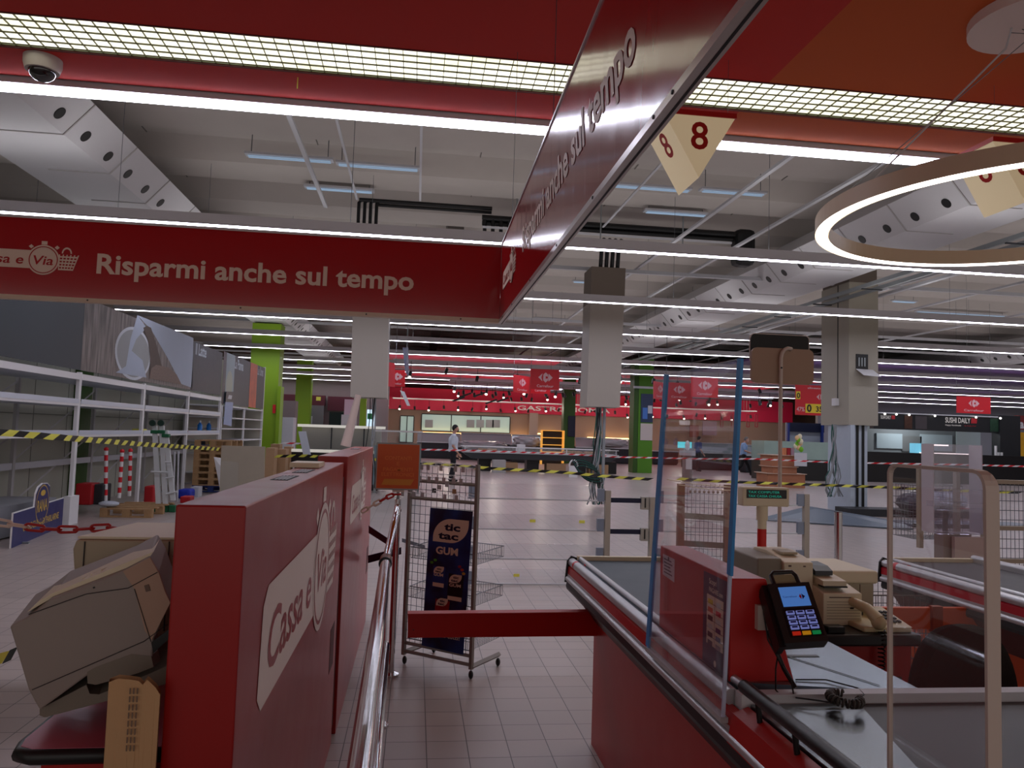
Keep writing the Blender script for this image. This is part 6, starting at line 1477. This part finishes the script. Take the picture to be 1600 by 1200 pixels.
for k in range(9):
    t = k * .7; MB().sphere(q + Vector((.09 * math.cos(t * 2), .05 * math.sin(t), .02 + .055 * k)), .09, 8, (1, .5, 1.1)).build('leaf', [M('leaf_lime', (120, 190, 40), .6), M('leaf_peach', (226, 190, 140), .6), M('leaf_cream', (226, 220, 190), .6)][k % 3], r)
MB().box(q.x - .2, q.x + .25, 24.7, 24.72, q.z - .55, q.z - .1).build('fringed_sheet', LGREY, r)

# sushi stall
r = empty('sushi_stall', (24, 32, 0), 'black sushi stall with white lettering at the right distance', 'market stall')
Ys = 31.0
def sp(px, py, Y=Ys): return ay(px, py, Y)
zT, zH = 2.98, 2.28
xL, xR = sp(1365, 700).x, sp(1592, 700).x
MB().box(xL, xR - 1.0, Ys, Ys + .3, zH, zT).build('header_panel', DARKW, r)
MB().box(xR - 1.0, xR, Ys - .1, Ys + .4, 0, zT + .08).build('side_pillar', DARKW, r)
MB().box(xL, xR - 1, Ys - .02, Ys, zT - .02, zT + .03).build('header_rim', LGREY, r)
MB().box(xL, xR, Ys + 3.0, Ys + 3.2, 0, zT).build('back_wall', M('stall_back', (130, 138, 142), .6), r)
MB().box(xL, xR, Ys, Ys + 3.2, zT, zT + .05).build('stall_roof', DARKW, r)
for (x0, x1, y0, y1, mt) in ((1370, 1410, 678, 700, M('stall_pane', (176, 194, 202), .3)), (1438, 1488, 680, 704, M('stall_pane', (176, 194, 202), .3)), (1495, 1532, 674, 712, M('stall_door', (190, 206, 208), .4)), (1410, 1440, 682, 705, GALV)):
    a, b_ = ay(x0, y1, Ys + 2.9), ay(x1, y0, Ys + 2.9); MB().box(a.x, b_.x, Ys + 2.9, Ys + 2.96, a.z, b_.z).build('wall_panel', mt, r)
MB().box(xL - 1, xR + .2, Ys - .6, Ys + .0, 0, 1.28).build('stall_counter', M('counter_black', (20, 18, 20), .35), r)
MB().box(sp(1425, 712).x, sp(1515, 712).x, Ys - .62, Ys - .2, 1.28, 1.31).build('glowing_worktop', M('worktop_glow', (250, 235, 225), .4, emit=(255, 236, 225), es=.9), r)
MB().box(sp(1445, 700).x, sp(1492, 700).x, Ys + .4, Ys + .5, 1.62, 1.68).build('strip_light', M('worktop_glow', (250, 235, 225), .4, emit=(255, 236, 225), es=.9), r)
q = sp(1419, 712); MB().box(q.x, q.x + .42, Ys - .5, Ys - .1, 1.28, 1.70).build('display_fridge', M('fridge_cyan', (90, 160, 180), .3, emit=(120, 200, 230), es=.35), r)
pl = Plane2((0, Ys - .001, 0), (1, 0, 0), (0, 0, 1)); mb = MB()
t0, t1 = sp(1477, 660), sp(1516, 660)
text2(mb, pl, 'SUSHI DAILY', t0.x, 2.66, .24, .004, bold=.012, w=t1.x - t0.x); text2(mb, pl, 'Happy Handmade', t0.x, 2.52, .07, .004, w=.75)
t0, t1 = sp(1376, 655), sp(1392, 655); text2(mb, pl, 'SUSHI DAILY', t0.x, 2.72, .16, .004, w=t1.x - t0.x); mb.build('stall_lettering', M('stall_white', (214, 210, 206), .5, emit=(200, 196, 190), es=.15), r)
mb = MB(); t0 = sp(1517, 660); decal(mb, pl, [(t0.x, 2.66), (t0.x + .28, 2.66), (t0.x + .30, 2.86), (t0.x + .02, 2.90)], .004); t0 = sp(1393, 655); decal(mb, pl, [(t0.x, 2.72), (t0.x + .16, 2.72), (t0.x + .16, 2.88), (t0.x, 2.88)], .004)
t0 = sp(1507, 665); text2(mb, pl, 'by Kelly Deli', t0.x, 2.52, .06, .004, w=.55); mb.build('red_mark', M('stall_red', (176, 34, 44), .5), r)
for x0, x1, mt in ((1413, 1425, M('panel_brown_leaf', (74, 44, 30), .6, noise=.6, nscale=8)), (1430, 1448, M('panel_taupe', (70, 64, 68), .6)), (1547, 1564, M('panel_green_leaf', (30, 66, 46), .6, noise=.6, nscale=8))):
    a, b_ = sp(x0, 660), sp(x1, 660); MB().box(a.x, b_.x, Ys - .015, Ys, zH + .05, zT - .08).build('printed_panel', mt, r)
for px in (1380, 1398, 1418, 1458, 1522, 1560): q = sp(px, 651); MB().sphere((q.x, Ys - .12, zT - .05), .05, 8).build('spotlight', M('spot_white', (240, 240, 240), .4, emit=(255, 250, 240), es=1.2), r)
for k, px in enumerate((1552, 1557, 1548)): q = sp(px, 712); MB().cyl(q.x, Ys - .3, 1.28, 1.42 if k < 2 else 1.7, .05, 8).build('white_cup', WHITE, None, ['left cup', 'right cup', 'tall white dispenser'][k] + ' on the counter of the sushi stall', 'cup')
pbox('red_shopfront', 1592, 1640, 650, 672, 34, .3, M('shopfront_red', (140, 48, 44), .5), 'brick red shop fascia with a white letter a at the right edge', 'fascia')
q = ay(1589, 671, 33.98); pl = Plane2((q.x, 33.98, 0), (1, 0, 0), (0, 0, 1)); mb = MB(); text2(mb, pl, '.a', 0, q.z + .08, .42, .005, bold=.06); mb.build('fascia_lettering', WHITE, None, 'white letters on the red fascia at the right edge', 'lettering')
pbox('yellow_display', 1588, 1630, 676, 724, 34, .5, M('display_yellow', (214, 160, 30), .5, noise=.3, nscale=4), 'yellow product display at the right edge beside the stall', 'display', True)

# spotlights on tracks above the counters
BLK = M('spot_black', (16, 16, 18), .4); SPG = M('spot_glow', (255, 250, 235), .4, emit=(255, 244, 225), es=3.0)
random.seed(3)
def spots(n, x0, x1, y0, y1, z, g, lab, glow):
    tz_ = z + .55
    for q_, y in enumerate((y0 + .3, (y0 + y1) / 2, y1 - .3)):
        rt = empty('lighting_track', ((x0 + x1) / 2, y, tz_), ['near', 'middle', 'far'][q_] + ' track carrying the ' + g, 'track')
        MB().box(x0, x1, y - .03, y + .03, tz_, tz_ + .05).build('rail', LGREY, rt)
        for x in (x0 + .5, (x0 + x1) / 2, x1 - .5): MB().tube([(x, y, tz_), (x, y, 6.755)], .012, 4).build('hanger', GALV, rt)
    for k in range(n):
        x = x0 + (x1 - x0) * (k + .5) / n; y = random.choice([y0 + .3, (y0 + y1) / 2, y1 - .3]); zz = z + random.uniform(-.12, .12); tl = random.uniform(-.06, .06)
        rr = empty('track_spotlight', (x, y, zz), lab, 'spotlight', g)
        MB().tube([(x, y, zz + .22), (x + tl, y - .05, zz + .02)], .07, 10).build('lamp_can', BLK, rr)
        if k % glow == 0: MB().sphere((x + tl, y - .055, zz), .065, 8).build('lamp_glow', SPG, rr)
        MB().tube([(x, y, zz + .22), (x, y, tz_)], .01, 4).build('stem', BLK, rr)
spots(34, 1.5, 20, 36, 39, 3.45, 'spotlights over the fresh counters', 'black track spotlight in the dense front row before the crimson fascia', 3)
spots(30, 2, 21, 41, 45, 3.55, 'spotlights of the middle track', 'black track spotlight in the middle row before the crimson fascia', 4)
spots(26, -1.5, 22, 47, 48.5, 2.95, 'spotlights of the back row', 'small black spotlight in the back row under the crimson fascia', 2)
spots(12, -1, 16, 30, 33, 3.75, 'spotlights of the front hanging track', 'black track spotlight nearest the camera, above the chiller island', 3)
for k in range(5):
    q = [ay(706, 626, 34), ay(716, 620, 34), ay(738, 619, 34), ay(757, 630, 34), ay(775, 627, 34)][k]
    MB().prism([q, q + Vector((.55, .1, .22)), q + Vector((.60, .1, .16)), q + Vector((.08, 0, -.05))], (0, .06, 0)).build('track_adapter', BLK, None, ['first', 'second', 'third', 'fourth', 'fifth'][k] + ' from left of the slanted black tracks above the window wall', 'track')
for k, px in enumerate((1126, 1143, 1167, 1180)):
    a, b_ = ay(px, 667, 40), ay(px + 4, 648, 40); rr = empty('red_lantern_frame', (a.x, 40, a.z), ['first', 'second', 'third', 'fourth'][k] + ' narrow red hanging frame right of the crimson fascia', 'hanging frame', 'red hanging frames')
    for x in (a.x, b_.x): MB().box(x - .02, x + .02, 40, 40.04, a.z, b_.z).build('frame_side', M('frame_red', (150, 24, 40), .5), rr)
    for z in (a.z, b_.z): MB().box(a.x, b_.x, 40, 40.04, z - .02, z + .02).build('frame_bar', M('frame_red', (150, 24, 40), .5), rr)
# the spotlights that light the counters and the fascia
for k in range(9):
    l_ = bpy.data.lights.new('spotlight_beam', 'POINT'); l_.energy = 28; l_.color = (1, .90, .76); l_.shadow_soft_size = .15
    lo = bpy.data.objects.new('spotlight_beam', l_); COL.objects.link(lo); lo.location = (-1 + 2.9 * k, 46.2, 3.2)
    tag(lo, kind='structure')
l_ = bpy.data.lights.new('stall_light', 'POINT'); l_.energy = 45; l_.color = (.95, .97, 1); l_.shadow_soft_size = .2
lo = bpy.data.objects.new('stall_light', l_); COL.objects.link(lo); lo.location = (23, 32.6, 2.6); tag(lo, kind='structure')
# hand sanitiser pillar behind the screen, monitor
r = empty('service_pillar', ay(1075, 745, 27), 'white service pillar with a notice, seen through the screen', 'pillar')
a, b_ = ay(1070, 742, 27), ay(1082, 712, 27); MB().box(a.x, b_.x, 27, 27.3, 0, b_.z).build('pillar_body', M('pillar_grey', (140, 132, 130), .5), r)
MB().box(a.x - .08, b_.x + .08, 26.9, 27.4, b_.z, b_.z + .18).build('pillar_head', LGREY, r); MB().box(a.x + .03, b_.x - .03, 26.97, 27, b_.z - .5, b_.z - .1).build('notice_sheet', WHITE, r)
MB().sphere(((a.x + b_.x) / 2, 27.15, b_.z + .36), .10, 10, (1, 1, 1.9)).build('dispenser', WHITE, r)
q = ay(1070, 700, 36); MB().box(q.x - .35, q.x + .35, 36, 36.05, q.z + .0, q.z + .3).build('cyan_monitor', M('monitor_cyan', (90, 200, 210), .3, emit=(90, 200, 210), es=.5), None, 'cyan till monitor glowing behind the screen', 'monitor')
MB().box(q.x - .04, q.x + .04, 36.02, 36.06, 0, q.z).build('monitor_pole', GREY, None, 'pole holding the cyan till monitor', 'pole')
# far red/grey menu panels behind the screen
pbox('menu_panel', 1062, 1078, 657, 664, 48, .1, LGREY, 'pale menu panel on the far wall behind the screen', 'menu board')
pbox('menu_panel', 1078, 1092, 664, 683, 48, .1, M('menu_rust', (110, 50, 36), .6), 'rust red menu panel on the far wall behind the screen', 'menu board')
pbox('menu_panel', 1098, 1120, 658, 680, 48, .1, M('menu_mauve', (120, 96, 108), .6), 'mauve menu panel on the far wall behind the screen', 'menu board')

# rack and clear boxes behind the second checkout
r = empty('accessory_rack', (4.0, 5.2, 0), 'beige framed wire rack at the right edge behind the second checkout', 'display rack')
FB = M('rack_beige', (156, 144, 128), .45)
xa, xb = ay(1536, 800, 5.2).x, ay(1650, 800, 5.2).x
for x in (xa + .03, xb): MB().box(x - .03, x + .03, 5.17, 5.23, 0, 1.32).build('upright', FB, r)
for z in (1.32, .98, .74, .35): MB().box(xa, xb, 5.18, 5.22, z - .025, z + .005).build('crossbar', FB, r)
mb = MB()
for k in range(16): x = xa + .05 + (xb - xa - .08) * k / 15; mb.tube([(x, 5.2, .35), (x, 5.2, 1.3)], .0025, 4)
for k in range(13): mb.tube([(xa, 5.2, .4 + k * .07), (xb, 5.2, .4 + k * .07)], .0025, 4)
mb.build('wire_grid', WIRE, r)
mb = MB(); wirebox(mb, xa - .45, xa - .05, 5.35, 5.6, .86, 1.26, 12, 8); mb.build('wire_basket', WIRE, r)
for x in (xa - .42, xa - .12): MB().box(x - .015, x + .015, 5.3, 5.34, .8, 1.4).build('bracket_post', FB, r)
for x in (xa, xb): MB().box(x - .03, x + .03, 5.0, 5.4, 0, .04).build('foot', FB, r)
r = empty('clear_leaflet_holder', (3.3, 4.6, .8), 'stack of clear acrylic leaflet holders above the second checkout', 'leaflet holder')
CA = glass('acrylic_grey', (249, 248, 252), .93)
a, b_ = ay(1459, 833, 4.6), ay(1535, 696, 4.6)
MB().box(a.x, b_.x, 4.6, 4.605, a.z, b_.z).build('front_sheet', CA, r)
MB().box(a.x, b_.x, 4.72, 4.725, a.z, b_.z).build('rear_sheet', CA, r)
for k, (dx0, dx1, z0, z1) in enumerate(((.0, .16, .0, .28), (.18, 1, .0, .30), (-.14, .55, .32, .38), (.1, .98, .36, .52))):
    W_ = b_.x - a.x; MB().box(a.x + dx0 * W_, a.x + dx1 * W_, 4.54, 4.6, a.z + z0 * .55, a.z + z1 * .55).build('pocket', CA, r)
for x in (a.x, b_.x - .004): MB().box(x, x + .004, 4.6, 4.72, a.z, b_.z).build('side_edge', M('acrylic_edge', (200, 196, 206), .3), r)
MB().box(a.x - .005, a.x - .0, 4.595, 4.61, a.z, b_.z).build('lit_edge', M('acrylic_edge', (200, 196, 206), .3), r)
MB().box((a.x + b_.x) / 2 - .1, (a.x + b_.x) / 2 + .1, 4.61, 4.7, 0, a.z).build('holder_stand', M('stand_taupe', (150, 140, 134), .5), r)
p0, p1 = ay(1482, 880, 4.62), ay(1533, 838, 4.62); MB().box(p0.x, p1.x, 4.56, 4.59, p0.z, p1.z).build('blank_card', M('card_pinkish', (190, 176, 172), .6), r)

# ================================================================ people
SKIN = M('skin', (196, 150, 128), .5); HAIRD = M('hair_dark', (24, 20, 20), .7); HAIRG = M('hair_grey', (110, 106, 104), .7)
def capsule(mb, a, b, ra, rb, n=10):
    a, b = Vector(a), Vector(b); t = (b - a).normalized(); L = (b - a).length; P_ = []; R_ = []
    for k in range(4): th = math.pi / 2 * (1 - k / 4); P_.append(a - t * ra * math.sin(th)); R_.append(max(.0015, ra * math.cos(th)))
    P_ += [a, b]; R_ += [ra, rb]
    for k in range(1, 5): th = math.pi / 2 * k / 4; P_.append(b + t * rb * math.sin(th)); R_.append(max(.0015, rb * math.cos(th)))
    mb.tube(P_, R_, n)
def remesh(o, vs):
    m_ = o.modifiers.new('remesh', 'REMESH'); m_.mode = 'VOXEL'; m_.voxel_size = vs; m_.use_smooth_shade = True
    s_ = o.modifiers.new('smooth', 'SMOOTH'); s_.iterations = 3; s_.factor = .5
def hand(mb, w, d, side, curl=.35):
    """palm and five fingers from wrist w along direction d"""
    w = Vector(w); d = Vector(d).normalized(); s = Vector(side).normalized(); nrm = d.cross(s).normalized()
    c = w + d * .045
    for q in (-.026, -.009, .009, .026): capsule(mb, w + s * q * .6, w + d * .085 + s * q, .013, .011, 8)
    for q, L in ((-.03, .062), (-.010, .074), (.010, .080), (.03, .070)):
        b0 = w + d * .088 + s * q; k1 = b0 + (d * math.cos(curl) + nrm * math.sin(curl)) * L * .5; k2 = k1 + (d * math.cos(curl * 2.4) + nrm * math.sin(curl * 2.4)) * L * .5
        capsule(mb, b0, k1, .0095, .0085, 8); capsule(mb, k1, k2, .0085, .007, 8)
    t0 = w + d * .025 + s * .03; t1 = t0 + (s * .7 + d * .7).normalized() * .04; t2 = t1 + (d + nrm * .4).normalized() * .03
    capsule(mb, t0, t1, .012, .010, 8); capsule(mb, t1, t2, .010, .008, 8)
def person(x, y, face, H, label, joints, shirt, trousers, hair, mask=None):
    """joints in a body frame: f forward, s sideways (left +), z up; face = heading angle"""
    rr = empty('person', (x, y, 0), label, 'person')
    F = Vector((math.cos(face), math.sin(face), 0)); L_ = Vector((-math.sin(face), math.cos(face), 0)); k = H / 1.78
    def J(n): f_, s_, z_ = joints[n]; return Vector((x, y, 0)) + F * f_ * k + L_ * s_ * k + Vector((0, 0, z_ * k))
    mb = MB()
    capsule(mb, J('pelvis'), J('belly'), .135 * k, .125 * k, 14); capsule(mb, J('belly'), J('chest'), .125 * k, .145 * k, 14)
    capsule(mb, J('chest'), J('neck'), .13 * k, .055 * k, 12); capsule(mb, J('neck'), J('head'), .052 * k, .05 * k, 12)
    hd = J('head'); up = (J('head') - J('neck')).normalized(); hf = (F * .97 + up * 0).normalized()
    mb.sphere(hd + up * .075 * k + hf * .01 * k, .098 * k, 16, (1, 1, 1.22)); mb.sphere(hd + up * .02 * k + hf * .035 * k, .062 * k, 12, (1, 1, 1.05))
    capsule(mb, hd + up * .085 * k + hf * .095 * k, hd + up * .055 * k + hf * .122 * k, .010 * k, .015 * k, 8)   # nose
    capsule(mb, hd + up * .012 * k + hf * .095 * k - L_ * .02, hd + up * .012 * k + hf * .095 * k + L_ * .02, .009 * k, .009 * k, 8)  # lips
    for q in (-1, 1):
        mb.sphere(hd + up * .065 * k + L_ * q * .095 * k, .026 * k, 10, (.9, .5, 1.3))
        capsule(mb, hd + up * .105 * k + hf * .085 * k + L_ * q * .012, hd + up * .105 * k + hf * .075 * k + L_ * q * .05, .010 * k, .010 * k, 8)
    for sd in ('l', 'r'):
        sh_, el, wr, hp, kn, an, toe = (J(n + sd) for n in ('sh_', 'el_', 'wr_', 'hp_', 'kn_', 'an_', 'toe_'))
        capsule(mb, J('chest') + Vector((0, 0, .09 * k)), sh_, .075 * k, .062 * k, 12); capsule(mb, sh_, el, .054 * k, .041 * k, 12); capsule(mb, el, wr, .041 * k, .026 * k, 12)
        capsule(mb, hp, kn, .088 * k, .058 * k, 12); capsule(mb, kn, an, .056 * k, .036 * k, 12); capsule(mb, an, toe, .036 * k, .03 * k, 10)
        hand(mb, wr, (wr - el), F if abs((wr - el).normalized().dot(F)) < .7 else L_)
    o = mb.build('body', SKIN, rr); remesh(o, .009)
    mb = MB()   # shirt
    capsule(mb, J('pelvis') + Vector((0, 0, .03)), J('belly'), .155 * k, .142 * k, 14); capsule(mb, J('belly'), J('chest'), .142 * k, .16 * k, 14); capsule(mb, J('chest'), J('neck') - Vector((0, 0, .03)), .14 * k, .07 * k, 12)
    for sd in ('l', 'r'):
        sh_, el = J('sh_' + sd), J('el_' + sd); capsule(mb, J('chest') + Vector((0, 0, .09 * k)), sh_, .088 * k, .075 * k, 12); capsule(mb, sh_, sh_.lerp(el, .75), .070 * k, .064 * k, 12)
    o = mb.build('shirt', shirt, rr); remesh(o, .013)
    mb = MB()
    capsule(mb, J('pelvis') + Vector((0, 0, .04)), J('pelvis') - Vector((0, 0, .05)), .148 * k, .14 * k, 14)
    for sd in ('l', 'r'):
        hp, kn, an = (J(n + sd) for n in ('hp_', 'kn_', 'an_')); capsule(mb, hp, kn, .102 * k, .076 * k, 12); capsule(mb, kn, an + Vector((0, 0, .03)), .076 * k, .062 * k, 12)
    o = mb.build('trousers', trousers, rr); remesh(o, .013)
    for sd in ('l', 'r'):
        an, toe = J('an_' + sd), J('toe_' + sd); mb = MB(); capsule(mb, an - Vector((0, 0, .02)), toe, .05 * k, .042 * k, 12); capsule(mb, an - F * .03, toe, .045 * k, .04 * k, 12); o = mb.build('shoe', BLACK, rr); remesh(o, .012)
    mb = MB(); c = hd + up * .105 * k - hf * .012 * k
    mb.sphere(c, .104 * k, 16, (1, 1, 1.08)); o = mb.build('hair', hair, rr)
    for v in o.data.vertices:
        p = o.location + wloc(rr) + v.co - c
        if p.dot(hf) > .045 * k and p.z < .03 * k: v.co -= hf * (p.dot(hf) - .035 * k)
    for q in (-1, 1): MB().sphere(hd + up * .088 * k + hf * .092 * k + L_ * q * .032, .010 * k, 8).build('eye', BLACK, rr)
    if mask:
        mb = MB(); mb.sphere(hd + up * .03 * k + hf * .055 * k, .070 * k, 12, (1, 1, .9)); mb.build('face_mask', mask, rr)
        MB().tube([hd + up * .05 * k + hf * .05 * k + L_ * .07 * k, hd + up * .06 * k + L_ * .10 * k], .004, 6).build('mask_strap', mask, rr)
    return rr
stand = dict(pelvis=(0, 0, .96), belly=(0, 0, 1.10), chest=(0, 0, 1.30), neck=(.01, 0, 1.48), head=(.03, 0, 1.57),
             sh_l=(0, .19, 1.41), el_l=(-.04, .24, 1.12), wr_l=(.10, .24, .88), sh_r=(0, -.19, 1.41), el_r=(-.03, -.24, 1.12), wr_r=(.14, -.22, .90),
             hp_l=(0, .09, .90), kn_l=(.05, .10, .49), an_l=(0, .10, .09), toe_l=(.15, .11, .045), hp_r=(0, -.09, .90), kn_r=(.01, -.10, .49), an_r=(-.06, -.10, .09), toe_r=(.09, -.11, .045))
walk = dict(stand); walk.update(kn_l=(.22, .09, .52), an_l=(.36, .09, .10), toe_l=(.52, .10, .07), kn_r=(-.08, -.09, .50), an_r=(-.38, -.09, .16), toe_r=(-.27, -.10, .05),
            el_l=(.06, .25, 1.13), wr_l=(.28, .20, 1.04), el_r=(.03, -.25, 1.13), wr_r=(.26, -.20, 1.06), chest=(.03, 0, 1.30), neck=(.05, 0, 1.47), head=(.09, 0, 1.55))
q = az(709, 748, 0)
person(ay(708, 700, 23.8).x, 23.8, 0.05, 1.78, 'person in a white shirt, dark trousers and black face mask, facing right by the chiller', stand, M('shirt_white', (206, 214, 226), .7), M('trousers_dark', (26, 28, 36), .7), HAIRD, M('mask_black', (14, 14, 16), .6))
q = az(1161, 744, 0)
person(q.x, q.y, -.25, 1.78, 'person in a light blue shirt and black trousers striding right, holding papers', walk, M('shirt_blue', (136, 166, 206), .7), M('trousers_black', (16, 16, 18), .7), HAIRG, M('mask_white', (206, 210, 214), .6))
q = ay(1091, 700, 36)
person(q.x, 36, .3, 1.72, 'small distant person in dark blue behind the blue-edged screen', stand, M('shirt_navy', (40, 60, 120), .7), M('trousers_black', (16, 16, 18), .7), HAIRD)
MB().box(14.72, 15.1, 31.62, 31.9, 1.06, 1.075).build('paper_sheet', WHITE, None, 'white papers held by the person in the light blue shirt', 'papers')

# ================================================================ sub-parts: printed matter and fittings belong to the part they sit on
RULES = {'printed_': ('poster', 'banner_board', 'board_face'), 'badge_wording': ('poster',), 'poster_wording': ('poster',), 'pack_wording': ('poster',), 'lettering': ('sign_panel', 'sign_face', 'banner_board'),
         'red_lettering': ('sign_panel',), 'rivet': ('bottom_rail',), 'sticker_print': ('sticker',), 'key_legend': ('key',), 'card_logo': ('poster',), 'poster_grid': ('poster',), 'grid_rule': ('poster',), 'label_print': ('label_sheet',),
         'emblem': ('board', 'board_face'), 'board_wording': ('board_face',), 'notice_print': ('notice_board',), 'notice_photo': ('notice_board',), 'lamp_glow': ('lamp_can',), 'slot': ('belt_head',), 'yellow_tag': ('clear_sheet',),
         'mullion': ('pane',), 'frame_bar': (), 'stall_lettering': ('header_panel',), 'red_mark': ('header_panel',), 'display_window': ('display_housing',), 'display_lettering': ('display_housing',), 'screen_wording': ('screen',), 'screen_emblem': ('screen',),
         'price_field': ('board',), 'price_figures': ('board',), 'white_print': ('board',), 'printed_logo': ('panel_body',), 'printed_wording': ('panel_body',), 'phone_key': ('key_ramp',), 'front_rib': ('printer_body',), 'seam': ('printer_body',),
         'vent_slot': ('printer_body',), 'status_plate': ('printer_body',), 'hatch_flap': ('hatch_opening',), 'breaker': ('hatch_opening',), 'price_rail': ('shelf_front',), 'mask_strap': ('face_mask',), 'suspension_wire': ('housing',), 'pole_screw': ('hooked_pole',)}
by_parent = {}
for o in list(COL.objects):
    if o.parent is not None: by_parent.setdefault(o.parent.name, []).append(o)
def base(n): return n.split('.')[0]
for pn, ch in by_parent.items():
    for o in ch:
        for key, tg in RULES.items():
            if base(o.name) == key or (key.endswith('_') and base(o.name).startswith(key)):
                c = [p for p in ch if base(p.name) in tg and p is not o]
                if c:
                    best = min(c, key=lambda p: (p.location - o.location).length)
                    o.location = o.location - best.location; o.parent = best
                break
